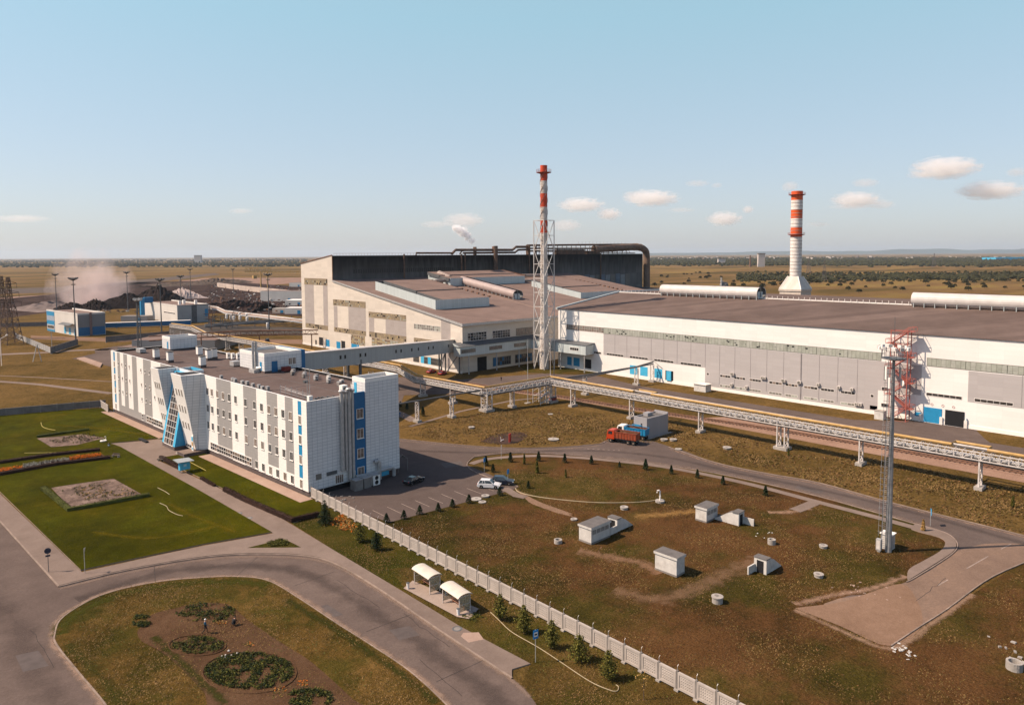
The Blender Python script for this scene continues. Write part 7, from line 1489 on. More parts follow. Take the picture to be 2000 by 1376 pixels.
def plants(name, label, cat, poly, n_, s_, mats_, z=.2, hh=.4, seed=1, holes=0):
    xs_ = [p[0] for p in poly]; ys_ = [p[1] for p in poly]; q = MB(); rs = random.Random(seed); cnt = 0
    def inside(x, y):
        c_ = False; j = len(poly)-1
        for i in range(len(poly)):
            if (poly[i][1] > y) != (poly[j][1] > y) and x < (poly[j][0]-poly[i][0])*(y-poly[i][1])/(poly[j][1]-poly[i][1])+poly[i][0]: c_ = not c_
            j = i
        return c_
    tries = 0
    while cnt < n_ and tries < n_*30:
        tries += 1; x, y = rs.uniform(min(xs_), max(xs_)), rs.uniform(min(ys_), max(ys_))
        if not inside(x, y): continue
        if holes and math.sin(x*1.3+2*math.sin(y*.9+seed))*math.sin(y*1.1+1.7*math.sin(x*.7+seed))+rs.uniform(-.2, .6) < holes-.5: continue
        cnt += 1; m_ = rs.choice(range(len(mats_))); h2 = hh*rs.uniform(.5, 1.3)
        for _ in range(9): leaf(q, (x+rs.gauss(0, s_*.5), y+rs.gauss(0, s_*.5), z+rs.random()*h2), s_*rs.uniform(.6, 1.2), rs, m_)
    if not q.f: return None
    o_ = q.build(name, mats_); return tag(o_, label, cat, kind='stuff')
def ell(px, py, rx, ry, n_=20): return PG([(px+rx*math.cos(k*6.283/n_), py+ry*math.sin(k*6.283/n_)) for k in range(n_)])
plants('flowers', 'orange flowers at the left end of the strip between dark hedges', 'flowers', PG([(-60, 929), (42, 914), (42, 919), (-60, 936)]), 420, .2, [lf_or, lf_or, lf_mid], .35, .5, 2)
plants('flowers', 'silver grey plants in the middle of the strip between dark hedges', 'flowers', PG([(45, 912), (137, 898), (137, 903), (45, 918)]), 380, .2, [lf_wh, lf_wh, lf_red], .35, .5, 3)
plants('flowers', 'orange flowers at the right end of the strip between dark hedges', 'flowers', PG([(137, 897), (197, 889), (197, 893), (137, 902)]), 320, .2, [lf_or, lf_or, lf_mid], .35, .5, 4)
plants('bed_plants', 'patchy green plants growing in the near stony bed', 'plants', PG([(115, 960), (215, 942), (270, 966), (180, 983)]), 260, .18, [lf_mid, lf_dark, lf_yel, lf_dry], .2, .3, 5, .8)
plants('bed_plants', 'patchy plants and flowers growing in the far stony bed', 'plants', PG([(90, 864), (170, 846), (200, 856), (150, 869)]), 200, .2, [lf_mid, lf_dark, lf_yel, lf_red], .2, .4, 6, .7)
t_ = thing('ornament', 'white swan-shaped tyre ornament at the right end of the far stony bed', 'ornament', tuple(G(202, 862, .17)), R(30)); q = MB(); q.tube([(.6*math.cos(a*.524), .6*math.sin(a*.524), .25) for a in range(12)], .16, 6, closed=True); q.tube([(.6, 0, .3), (.8, 0, .8), (.6, 0, 1.15), (.35, 0, 1.05)], .08, 6); q.build('body', white, t_); q = MB(); q.tube([(.36, 0, 1.05), (.2, 0, 1.0)], [.05, .01], 5); q.build('beak', yellow, t_)
isle_soil = SPG([(268, 1236), (295, 1203), (340, 1190), (385, 1180), (445, 1182), (487, 1215), (550, 1257), (610, 1296), (690, 1368), (720, 1400), (430, 1400), (400, 1356), (328, 1284), (277, 1254), (268, 1236)], 0, 3)
sheet('soil_bed', isle_soil, .175, soil)
gmix = [lf_dark, lf_mid, lf_mid, lf_dark, lf_yel]
for lb, e_, n_, s_, ho, sd in (('upper patch of green plants on the soil bed behind the walking person', (402, 1198, 58, 19), 420, .2, .85, 11), ('middle oval bed of plants with a raised rim on the soil bed', (388, 1262, 52, 17), 380, .2, .8, 12), ('large dense oval of dark green plants on the soil bed', (487, 1313, 87, 36), 1700, .2, .2, 13), ('lowest patch of green plants at the bottom edge of the soil bed', (606, 1366, 48, 18), 330, .22, .8, 14), ('small dark bush patch at the left end of the soil bed', (277, 1215, 19, 13), 170, .2, .5, 15)):
    plants('bed_plants', lb, 'plants', ell(*e_), n_, s_*.8, gmix, .18, .26, sd, ho)
for lb, e_, sd in (('orange flowers above the dense oval on the soil bed', (488, 1261, 10, 5), 21), ('orange flowers below right of the dense oval', (548, 1355, 18, 9), 22), ('yellow flowers right of the dense oval on the soil bed', (592, 1337, 12, 7), 23), ('small yellow patch right of the walking person', (432, 1219, 11, 4), 24)): plants('flowers', lb, 'flowers', ell(*e_), 26, .11, [lf_dry, lf_dry, lf_mid, lf_or], .18, .15, sd)
for lb, e_ in (('low clay rim around the middle oval bed', (386, 1263, 56, 20)), ('low clay rim around the large dense oval bed', (488, 1316, 92, 41))):
    q = MB(); pts = ell(*e_, 26); q.tube([(x, y, .2) for x, y in pts], .08, 5, closed=True); tag(q.build('bed_rim', soil), lb, 'edging')
for k, (x, y) in enumerate(((434, 1282), (439, 1284), (452, 1280), (463, 1276), (447, 1271), (441, 1280))):
    q = MB(); p = G(x, y, .17); q.lathe([(.05, 0), (.14, .04), (.15, .1), (.07, .17), (.02, .18)], n=8); t2 = q.build('white_stone', concw, loc=tuple(p)); tag(t2, 'one of the small whitewashed stones in a cluster on the soil bed', 'stone', 'whitewashed stones on the soil bed')
plants('yellow_plants', 'yellow dry plants around the dark spruce and along the fence foot', 'plants', PG([(640, 1020), (668, 1005), (690, 1020), (702, 1036), (680, 1040), (655, 1030)]), 330, .2, [lf_dry, lf_or, lf_dry, lf_yel], .02, .3, 31, .3)
plants('bush_patch', 'green bushes on the little grass triangle in the pavement', 'plants', PG([(520, 1064), (545, 1056), (565, 1060), (560, 1066), (530, 1069)]), 260, .2, [lf_mid, lf_yel], .15, .4, 32)
plants('weeds', 'green weeds in front of the litter bin at the shelter pad end', 'plants', PG([(898, 1204), (925, 1196), (950, 1208), (930, 1215)]), 140, .16, [lf_mid, lf_yel], .02, .2, 33, .4)
# grass tufts over the near ground
def tufts(name, polys, n_, mats_, seed, s0=.16, z=.02, maxd=150):
    rs = random.Random(seed); q = MB()
    for poly, share in polys:
        xs_ = [p[0] for p in poly]; ys_ = [p[1] for p in poly]; k = 0; tr_ = 0
        while k < n_*share and tr_ < n_*40:
            tr_ += 1; x, y = rs.uniform(min(xs_), max(xs_)), rs.uniform(min(ys_), max(ys_)); c_ = False; j = len(poly)-1
            for i in range(len(poly)):
                if (poly[i][1] > y) != (poly[j][1] > y) and x < (poly[j][0]-poly[i][0])*(y-poly[i][1])/(poly[j][1]-poly[i][1])+poly[i][0]: c_ = not c_
                j = i
            if not c_ or x*x+y*y > maxd*maxd: continue
            v_ = math.sin(x*.31+1.3*math.sin(y*.17))*math.sin(y*.27+math.sin(x*.2)*1.5)+.4*math.sin(x*1.3)*math.sin(y*1.1)
            if v_+rs.uniform(-.7, .7) < -.15: continue
            k += 1; m_ = min(len(mats_)-1, max(0, int((v_+1+rs.uniform(-.6, .6))/2*len(mats_))))
            s_ = s0*rs.uniform(.6, 1.6); a = rs.random()*6.283; dx, dy = math.cos(a)*s_, math.sin(a)*s_; i0 = len(q.v)
            q.v += [(x-dx*.5, y-dy*.5, z-.02), (x+dx*.5, y+dy*.5, z-.02), (x+dy*1.1+dx*.2, y-dx*1.1, z+s_*.55)]; q.f.append((i0, i0+1, i0+2)); q.m.append(m_)
    o_ = q.build(name, mats_, loc=(0, 0, 0)); return o_
t_g = [leafmat('tuft_dark', (.055, .036, .012), .4), leafmat('tuft_brown', (.10, .052, .02), .4), leafmat('tuft_olive', (.095, .066, .018), .4), leafmat('tuft_straw', (.145, .088, .033), .35)]
fieldp = PG([(620, 985), (760, 1022), (912, 983), (1010, 958), (925, 900), (1060, 892), (1300, 920), (1600, 990), (1780, 1036), (1845, 1062), (1775, 1120), (1640, 1165), (1560, 1190), (1740, 1262), (2010, 1110), (2010, 1390), (1480, 1390)])
tag(tufts('grass', [(fieldp, 1)], 60000, t_g, 1, .12), 'short dry brown grass covering the fenced field', 'grass', kind='stuff')
tag(tufts('grass', [(PG([(800, 850), (900, 866), (1100, 870), (1180, 862), (1300, 866), (1400, 900), (1600, 940), (1750, 980), (2010, 1045), (2010, 960), (1700, 892), (1500, 858), (1300, 822), (1100, 800), (960, 800), (800, 840)]), 1)], 30000, t_g, 5, .24, .02, 240), 'short dry grass between the middle road and the pipe rack', 'grass', kind='stuff')
tag(tufts('grass', [([(x, y) for x, y in isle]+PG([(905, 1500), (230, 1500)]), 1)], 20000, [lf_mid, t_g[3], t_g[2], t_g[3]], 2, .11, .17), 'ochre grass covering the island inside the road loop', 'grass', kind='stuff')
tag(tufts('grass', [(PG([(575, 1022), (640, 990), (860, 1100), (1470, 1392), (1040, 1392), (1036, 1300), (990, 1268), (940, 1185), (806, 1128), (775, 1148), (690, 1102)]), 1)], 15000, [lf_mid, t_g[2], t_g[1], t_g[3]], 3, .11, .02), 'green and brown grass on the verge between the pavement and the fence', 'grass', kind='stuff')
# ================================================================== SLAG YARD AND MIDDLE DISTANCE
def mound(label, a, c, dep, h_, m_, seed=1, nx=44, ny=16, peaks=None, name='slag_heap', rough=.12):
    a, c = Vector(a), Vector(c); d = c-a; t = d.normalized(); nn = Vector((-t.y, t.x)); rs = random.Random(seed); q = MB(); peaks = peaks or [(.5, 1)]
    hs_ = [[0]*(ny+1) for _ in range(nx+1)]
    for i in range(nx+1):
        for j in range(ny+1):
            u, v = i/nx, j/ny; e_ = max(0, 1-abs(2*v-1)**1.6); b_ = 0
            for (pu, ph, pw) in peaks: b_ = max(b_, ph*max(0, 1-abs(u-pu)/pw))
            hs_[i][j] = h_*b_**.9*e_**.8*(1+rs.uniform(-rough, rough))
    for i in range(nx):
        for j in range(ny):
            def P(i_, j_): p = a+d*(i_/nx)+nn*dep*(j_/ny-.5); return (p.x, p.y, hs_[i_][j_])
            q.q((P(i, j), P(i+1, j), P(i+1, j+1), P(i, j+1)))
    o_ = q.build(name, m_, loc=(0, 0, 0)); return tag(o_, label, 'slag heap')
mound('large black slag heap with a high right peak, behind the substation hall', G(190, 600).xy, G(362, 594).xy, 70, 19, slag, 3, peaks=[(.68, 1, .42), (.35, .62, .45)])
mound('low dark heap left of the dust cloud', G(105, 606).xy, G(215, 602).xy, 45, 8, slag, 4, peaks=[(.3, .7, .4), (.75, 1, .4)], rough=.3)
mound('pale grey spoil slope behind the right end of the slag heap', G(330, 583).xy, G(402, 580).xy, 40, 11, mat('pale_spoil', (.34, .28, .26), .95, .3, .06), 5, peaks=[(.35, 1, .6)], rough=.2)
mound('brown rubble heap between the masts and the gantry crane', G(395, 606).xy, G(520, 606).xy, 60, 11, rubble, 6, peaks=[(.2, .5, .35), (.5, .75, .5), (.9, .6, .3)], rough=.22, nx=60)
mound('long low earth bank behind the slag yard', G(290, 560).xy, G(470, 551).xy, 60, 8, MATS['dark_earth2'], 7, peaks=[(.2, .6, .3), (.7, 1, .5)], rough=.3)
mound('light grey ash bank left of the low dark heap', G(60, 600).xy, G(135, 606).xy, 50, 6, mat('ash_grey', (.17, .13, .115), .95, .4, .05), 8, peaks=[(.5, 1, .5)], rough=.3)
rs = random.Random(9)
q = MB()
for k in range(420):
    x, y = rs.uniform(400, 590), rs.uniform(560, 612); p = G(x, y); s_ = rs.uniform(.6, 2.6); a = rs.random()*3; U_ = Vector((math.cos(a), math.sin(a), rs.uniform(-.3, .3))).normalized(); q.ob((p.x, p.y, rs.uniform(0, 3)), U_, Vector((-U_.y, U_.x, 0)).normalized(), Z_, s_, s_*.6, s_*.4, rs.choice((0, 0, 1, 2, 3)))
for k in range(200):
    x, y = rs.uniform(90, 400), rs.uniform(596, 611); p = G(x, y); s_ = rs.uniform(.6, 2.4); q.ob((p.x, p.y, 0), X_, Y_, Z_, s_, s_*.6, s_*.4, rs.choice((0, 0, 1, 2, 3)))
tag(q.build('scrap', [rust, mat('dark_scrap', (.03, .024, .022), .9, .3, .3), concd, concw], loc=(0, 0, 0)), 'scattered scrap and slag blocks over the works yard', 'scrap', kind='stuff')
def bld(name, label, A, B, cx, h_, wm, sm, rm, cat='building'):
    a, b = G(*A).xy, G(*B).xy; t = (a-b).normalized(); n_ = Vector((t.y, -t.x)); 
    if n_.x < 0: n_ = -n_
    d = ray(cx, B[1]).xy; k = (b.x*d.y-b.y*d.x)/(d.x*n_.y-d.y*n_.x); k = abs(k)
    t_ = thing(name, label, cat, (b.x, b.y, 0), math.atan2(n_.y, n_.x)); L_ = (a-b).length
    q = MB(); q.box(0, 0, 0, k, L_, h_, 0, 1); q.box(-.1, -.1, h_, k+.1, .4, h_+.9, 0); q.box(-.1, .4, h_, .4, L_, h_+.9, 0); q.box(k-.4, .4, h_, k+.1, L_, h_+.9, 0); q.build('wall', [wm, rm], t_); return t_, k, L_
wsub = mat('offwhite_metal', (.58, .55, .51), .5, .1, .1); gsub = mat('grey_metal_wall', (.20, .20, .205), .6, .1, .1)
t_, k_, L_ = bld('pump_house', 'blue, grey and white two-storey works building left of the slag heap', (93, 645), (153, 657), 207, 12.2, wsub, gsub, roofm)
q = MB()
for z0, z1, m_ in ((9.6, 12.2, 0), (6.6, 9.6, 1), (4.2, 6.6, 0), (1.2, 4.2, 1), (0, 1.2, 0)): q.box(-.15, L_-14, z0, 0, L_, z1, m_)
q.build('striped_wall', [blue, mat('grey_blue_panel', (.28, .33, .40), .5)], t_)
q = MB(); q.box(.2, -.16, .3, k_*.42, -.1, 5, 0); q.build('door', bluedk, t_); q = MB(); q.box(k_*.5, -.16, .3, k_*.98, -.1, 5, 0); q.build('door', bluedk, t_); q = MB(); q.box(k_*.42, -.6, 0, k_*.5, -.1, 13.3); q.build('stair_shaft', mat('rosy_brown', (.20, .13, .115), .8), t_)
q = MB(); q.box(0, -.09, 5, k_, -.03, 13); q.build('side_cladding', gsub, t_)
for y0 in (3, 12, 20): q = MB(); q.box(-.12, y0, .5, -.02, y0+3.2, 4.2); q.build('door', cyan, t_)
q = MB(); q.q(((-.3, 6, 7), (-3, 6, 6), (-3, 24, 6), (-.3, 24, 7))); q.q(((-.3, 6, 6.9), (-.3, 24, 6.9), (-3, 24, 5.9), (-3, 6, 5.9))); q.build('canopy', steeld, t_)
q = MB(); gridwin(q, (-.16, L_-1, 1.6), -Y_, Z_, -X_, 12, 2.2, 6, 1, .2, 0, (1,), .06); q.build('window_band', [white, glass], t_)
t_, k_, L_ = bld('substation_hall', 'white hall with grey panels right of the blue and white building', (280, 620), (347, 632), 408, 11.5, wsub, gsub, roofm)
q = MB(); q.box(0, -.1, 0, k_, -.03, 12.3); q.build('side_cladding', mat('mid_grey_wall', (.35, .36, .365), .6, .1, .1), t_); q = MB(); q.box(k_*.45, -.16, 0, k_*.62, -.1, 12.3); q.build('dark_panel', steeld, t_); q = MB(); q.box(k_*.88, -.16, 4, k_*.98, -.1, 9); q.build('blue_panel', blue, t_)
q = MB(); gridwin(q, (-.02, 26, 6), -Y_, Z_, -X_, 22, 1.2, 9, 1, .3, 0, (1,), .06); q.build('window_band', [white, glass], t_)
for x, y in ((4, 8), (9, 14), (14, 6)): q = MB(); q.box(x, y, 12.2, x+1.6, y+1.6, 15); q.build('roof_vent', white, t_)
c_ = atd(278, 600, 520); t_ = thing('blue_tower', 'narrow bright blue conveyor tower beside the white hall with grey panels', 'tower', (c_.x, c_.y, 0)); q = MB(); q.box(-1.3, -1.3, 0, 1.3, 1.3, 15.5, 0); q.build('shaft', blue, t_); q = MB(); q.box(1.3, -1.6, 12, 7, 1.6, 16); q.build('head_house', bluedk, t_)
A_, B_ = atd(200, 636, 455), atd(372, 630, 470); t_ = thing('blue_gallery', 'long blue conveyor gallery running right from the blue and white building', 'conveyor gallery', (A_.x, A_.y, 0)); q = MB(); U_ = (B_-A_).normalized(); W_ = Vector((-U_.y, U_.x, 0)).normalized(); q.ob(A_-Z_*1.3, U_, Z_, W_, (B_-A_).length, 2.7, 3, 0); q.build('gallery', bluedk, t_, world=True); q = MB(); q.ob(A_+Z_*1.42-W_*.1, U_, Z_, W_, (B_-A_).length, .3, 3.2); q.build('roof_edge', white, t_, world=True)
for f in (.15, .4, .65, .9): p = A_.lerp(B_, f); q = MB(); q.tube([(p.x+.5, p.y+1, 0), (p.x+.5, p.y+1, p.z-1.3)], .5, 6); q.build('leg', white, t_, world=True)
def simple_shed(label, x0, x1, ytop, ybase, dpx, m_, rm=None, dpt=10):
    p, r_ = G(x0, ybase), G(x1, ybase); h_ = hgt(x0, ybase, ytop); t_ = thing('shed', label, 'shed', tuple(p)); d = (r_-p); t = d.normalized(); nn = Vector((-t.y, t.x, 0)); a = Vector((0, 0, 0)); b = d; c = d+nn*dpt; e = nn*dpt
    q = MB(); q.prism([a.xy.to_tuple(), b.xy.to_tuple(), c.xy.to_tuple(), e.xy.to_tuple()], 0, h_, 0, 1); q.build('wall', [m_, rm or concrete], t_)
    q = MB(); k = 0
    q.ob(t*d.length*.62-nn*.02, t, Z_, -nn, 2.4, min(3, h_*.6), .06); q.build('door', blue, t_); return t_
simple_shed('long white shed with vertical ribs left of the steel shop corner', 509, 596, 568, 588, 0, wsub, roofm, 14); simple_shed('white low building with small blue window left of the steel shop', 556, 596, 601, 613, 0, wsub, white, 12); simple_shed('cream low wall block beside the white low building', 532, 557, 602, 611, 0, mat('cream_wall', (.50, .43, .36), .8, .1, .2), concrete, 10)
simple_shed('pale shed roof in front of the long ribbed shed', 557, 596, 586, 597, 0, wsub, white, 18); simple_shed('grey-roofed far shed behind the gantry rail', 565, 592, 552, 560, 0, wsub, roofm, 30); simple_shed('dark low workshop between the two works buildings', 236, 288, 617, 627, 0, gsub, concd, 8); simple_shed('grey low shelter roof seen over the far office parapet', 230, 268, 678, 686, 0, concd, roofm, 12)
t_ = simple_shed('low flat-roofed building behind the far office parapet', 258, 420, 664, 684, 0, gsub, roofm, 26)
c_ = G(515, 566); dep = c_.xy.length; t_ = thing('gantry_crane', 'yellow gantry crane over the scrap yard left of the steel shop', 'crane', tuple(c_)); A_ = atd(478, 531, dep*.93); B_ = atd(592, 531, dep*.93); hz_ = A_.z
q = MB(); U_ = (B_-A_).normalized(); W_ = Vector((-U_.y, U_.x, 0)); q.ob(A_, U_, Z_, W_, (B_-A_).length, 1.0, 1.2); q.ob(A_+Z_*4.5, U_, Z_, W_, (B_-A_).length*.45, 1.0, 1.2)
for k in range(14): p = A_+U_*k*5; q.bar(p, p+Z_*4.5+U_*2.5 if k < 7 else p+U_*2.5-Z_*2, .4); q.bar(p+U_*5, p+Z_*4.5+U_*2.5 if k < 7 else p+U_*2.5-Z_*2, .4)
q.build('bridge', yellow, t_, world=True)
for px in (510, 523):
    p = atd(px, 566, dep*.93); q = MB(); q.bar((p.x, p.y, 0), (p.x, p.y, hz_), 1.3); q.build('leg', yellow, t_, world=True)
q = MB(); p = atd(497, 541, dep*.92); q.box(p.x-2.2, p.y-2.2, p.z-2, p.x+2.2, p.y+2.2, p.z+2.2); q.build('cabin', yellow, t_, world=True)
def raised_wall(name, label, cat, pts, z0, z1, w_, m_):
    q = MB(); P = [G(x, y).xy for x, y in pts]; q.sweep([tuple(p) for p in P], w_, z0, z1); return tag(q.build(name, m_), label, cat)
raised_wall('retaining_wall', 'long pale retaining wall with a rail on top below the gantry crane', 'wall', [(426, 560), (475, 567), (520, 572), (592, 580)], 0, 6, 3, mat('pale_wall', (.42, .34, .29), .9, .25, .08))
# far pipe bundle curving to the steel shop
far_p = [(400, 603, 6), (408, 597, 7), (425, 600, 6), (440, 607, 4.5), (500, 614, 4), (560, 621, 4), (592, 625, 4)]
t_ = thing('pipe_bundle', 'bundle of pale pipes curving from the white hall towards the steel shop', 'pipe rack', tuple(G(500, 622)))
for k in range(3):
    q = MB(); q.tube([G(x, y+k*2.5, z) for x, y, z in far_p], .6, 6); q.build('pipe', [steelw, apron, steel][k], t_, world=True)
for x, y in ((450, 616), (480, 620), (510, 623), (540, 627), (570, 630)): q = MB(); p = G(x, y); q.bar((p.x, p.y, 0), (p.x, p.y, 4.5), .6); q.build('leg', steeld, t_, world=True)
t_ = thing('pipe_bundle', 'long low dark pipe line crossing the grass left of the steel shop', 'pipe rack', tuple(G(470, 640)))
for k in range(3): q = MB(); q.tube([G(400, 634+k*2, 3), G(480, 628+k*2, 3), G(592, 622+k*2, 3)], .5, 5); q.build('pipe', steeld, t_, world=True)
for x in range(410, 592, 18): q = MB(); p = G(x, 640-(x-400)*.06); q.bar((p.x, p.y, 0), (p.x, p.y, 3.2), .4); q.build('leg', rustdk, t_, world=True)
t_ = thing('pipe_bundle', 'rusty pipe bridge on thin posts reaching the steel shop gable', 'pipe rack', tuple(G(560, 668)))
A_ = onX(652, 644, 168); 
for k, z in enumerate((9.0, 7.0)): q = MB(); q.tube([(100, 352, z), (140, 347, z), (168, 322, z)], .3, 5); q.build('pipe', rust, t_, world=True)
truss((120, 350, 7.0), (168, 324, 7.0), .8, 2.0, 2.5, rust, t_)
for x, y in ((122, 349), (145, 337), (166, 325)): q = MB(); q.bar((x, y, 0), (x, y, 7), .4); q.build('leg', rust, t_, world=True)
# switchyard
t_ = thing('switchyard', 'dense outdoor switchyard of posts, busbars and white insulators before the pipe lines', 'substation', tuple(G(470, 640)))
rs = random.Random(12)
for k in range(26):
    x, y = rs.uniform(405, 500), rs.uniform(622, 646); p = G(x, y); h_ = rs.uniform(4, 9); q = MB(); q.bar((p.x, p.y, 0), (p.x, p.y, h_), .35); q.bar((p.x-3, p.y, h_), (p.x+3, p.y, h_), .25); q.build('gantry_post', steeld if k % 3 else rust, t_, world=True)
for x, y in ((443, 621), (451, 623), (457, 624), (468, 618), (469, 624), (482, 620), (483, 627), (523, 640)): p = G(x, y+8); q = MB(); q.lathe([(.6, p.z+2), (.9, p.z+3), (.9, p.z+5), (.6, p.z+5.6)], (p.x, p.y), 8); q.build('insulator', white, t_, world=True)
q = MB()
for k in range(6): a, b = G(400+k*6, 626+k*3, 7), G(590, 622+k*3, 7); q.tube([a, b], .12, 4)
q.build('busbar', steeld, t_, world=True)
p = G(712, 716); t_ = thing('conveyor_head', 'dark round machine head under the covered bridge at the start of the pipe rack', 'machine', (p.x, p.y, 0)); q = MB(); q.tube([(-2.5, 0, 2.5), (2.5, 0, 2.5)], 1.8, 10); q.build('drum', steeld, t_); q = MB(); q.bar((-2, 0, 0), (-2, 0, 2), .4); q.bar((2, 0, 0), (2, 0, 2), .4); q.bar((-2, 0, .4), (2, 0, .4), .3); q.build('frame', steeld, t_)
# forecourt clutter and fence of barrier posts under gallery
p = G(737, 688)
# ------------------------------------------------------------------ FAR PLAIN
def woodland(label, n_, xr, yr, s_, seed, m_=lf_far, vy=None):
    rs = random.Random(seed); q = MB()
    for k in range(n_):
        x = rs.uniform(*xr); y = rs.uniform(*yr) if not vy else vy(x, rs); p = G(x, y); h_ = rs.uniform(.7, 1.3)*s_; w_ = h_*rs.uniform(.7, 1.3)
        top = (p.x+rs.uniform(-.2, .2)*w_, p.y, h_); n2 = 6; ring = [(p.x+w_*.6*math.cos(a*1.047)*rs.uniform(.7, 1.2), p.y+w_*.6*math.sin(a*1.047)*rs.uniform(.7, 1.2), h_*rs.uniform(.35, .65)) for a in range(n2)]; bot = [(p.x+w_*.5*math.cos(a*1.047), p.y+w_*.5*math.sin(a*1.047), 0) for a in range(n2)]
        i0 = len(q.v); q.v += [top]+ring+bot
        for a in range(n2): b_ = (a+1) % n2; q.f += [(i0, i0+1+a, i0+1+b_), (i0+1+a, i0+7+a, i0+7+b_, i0+1+b_)]; q.m += [0, 0]
    return tag(q.build('woodland', m_, loc=(0, 0, 0)), label, 'woodland', kind='stuff')
woodland('far wooded belt along the horizon on the right', 5200, (1270, 2060), (503.5, 517), 11, 1); woodland('far wooded belt and villages along the horizon on the left', 2600, (-40, 600), (508, 522), 10, 2, vy=lambda x, rs: rs.choice((rs.uniform(508, 513), rs.uniform(516, 520), rs.uniform(507, 523)))-x*.004)
woodland('thicker green shelter belt on the right plain', 2600, (1270, 2060), (512, 521), 8, 3, vy=lambda x, rs: 516+rs.gauss(0, 1.6)+(x-1600)*.002)
woodland('distant scrub belt on the right plain behind the single trees', 3200, (1440, 2060), (530, 545), 3.6, 4, vy=lambda x, rs: 541+rs.gauss(0, 3.5)-(x-1700)*.005)
# individual bushes / small trees on the plain
bush = []
for s_ in range(4):
    q = MB(); rs = random.Random(40+s_)
    for _ in range(210):
        th, ph = rs.random()*6.283, math.acos(rs.uniform(-.3, 1)); r_ = (.55+.45*rs.random())*(1+.25*math.sin(th*3+s_)); leaf(q, (r_*.55*math.cos(th)*math.sin(ph), r_*.55*math.sin(th)*math.sin(ph), .42+r_*.55*math.cos(ph)), .26, rs)
    q.tube([(0, 0, 0), (0, 0, .4)], .04, 5, 1)
    me = bpy.data.meshes.new('field_tree'); me.from_pydata(q.v, [], q.f); me.materials.append(lf_far); me.materials.append(trunkm); me.polygons.foreach_set('material_index', q.m); me.update(); bush.append(me)
rs = random.Random(77)
for k in range(270):
    while True:
        x = rs.uniform(1275, 2040); y = 533+abs(rs.gauss(0, 1))*15
        dens = 1 if x > 1480 else .45
        if x < 1400 and y < 540: dens = .3
        if y < 592 and rs.random() < dens: break
    p = G(x, y); o = bpy.data.objects.new('field_tree', bush[k % 4]); COL.objects.link(o); s_ = rs.uniform(3, 6); o.location = p; o.scale = (s_*1.15, s_*1.15, s_); o.rotation_euler = (0, 0, rs.random()*6); tag(o, 'small dark bushy tree on the grassy plain behind the white hall', 'tree', 'bushy trees on the plain behind the white hall')
# distant buildings
def far_block(name, label, px0, px1, yt, yb, m_, dep, cat='building', roof=None):
    p = atd((px0+px1)/2, yb, dep); w_ = (px1-px0)*dep/F; h_ = (yb-yt)*dep/F; t_ = thing(name, label, cat, (p.x, p.y, 0), R(-43)); q = MB(); q.box(-w_/2, 0, 0, w_/2, w_*.5, h_+p.z if p.z > 0 else h_); q.build('wall', m_, t_); q = MB(); q.box(-w_/2-1, -1, h_+max(0, p.z), w_/2+1, w_*.5+1, h_+max(0, p.z)+h_*.12); q.build('roof', roof or concd, t_); return t_
bwall = mat('pale_far_wall', (.5, .44, .40), .8, .1, .01)
far_block('far_building', 'distant white multi-storey building on the left horizon', 379, 392, 499, 505, bwall, 5200); far_block('far_shed', 'long bright blue far shed at the right edge near the horizon', 1945, 2030, 507, 513.5, cyan, 3500, roof=cyan); far_block('far_building', 'distant pale tower block near the red-brown far chimney', 1481, 1494, 496.5, 515, bwall, 2400); far_block('far_building', 'small pale far building left of the red-brown far chimney', 1403, 1417, 505.5, 513, bwall, 3000)
p = atd(1465, 515, 2400); t_ = thing('far_chimney', 'thin reddish far chimney on the plain left of the broad chimney', 'chimney', (p.x, p.y, 0)); q = MB(); q.lathe([(3.2, 0), (1.8, 22*2400/F)], n=8); q.build('shaft', rust, t_); q = MB(); q.lathe([(2.0, 22*2400/F), (2.0, 22*2400/F+1.5)], n=8); q.build('rim', concd, t_)
q = MB(); rs = random.Random(5)
for k in range(230):
    x = rs.choice((rs.uniform(1270, 1520), rs.uniform(1570, 2050), rs.uniform(-20, 580))); p = G(x, rs.uniform(502.5, 507)+(2.5 if x < 600 else 0)); w_ = rs.uniform(8, 26); q.box(p.x-w_/2, p.y-w_/2, 0, p.x+w_/2, p.y+w_/2, rs.uniform(5, 14), rs.choice((0, 0, 1, 2)))
tag(q.build('far_village', [bwall, concd, roofm], loc=(0, 0, 0)), 'tiny scattered houses of far villages along the horizon', 'village', kind='stuff')
# hills
q = MB(); pts = []
for k in range(61):
    x = 1180+k*16; d_ = 24000; yb = 497.5-(x-1000)*.0055; f_ = (k/60); top = yb-1.0-7.5*min(1, f_*1.3)*(.75+.25*math.sin(k*.37)+.12*math.sin(k*1.1)); a, b_ = atd(x, top, d_), atd(x, yb, d_); b2 = atd(x, yb, d_+3500); pts.append((Vector((a.x, a.y, max(a.z, 2))), Vector((b_.x*.96, b_.y*.96, -1)), Vector((b2.x, b2.y, -1))))
for k in range(60):
    q.q((pts[k][1], pts[k+1][1], pts[k+1][0], pts[k][0])); q.q((pts[k][0], pts[k+1][0], pts[k+1][2], pts[k][2]))
tag(q.build('hills', mat('hill_green', (.045, .065, .05), .95, .3, .0006), loc=(0, 0, 0)), kind='structure')
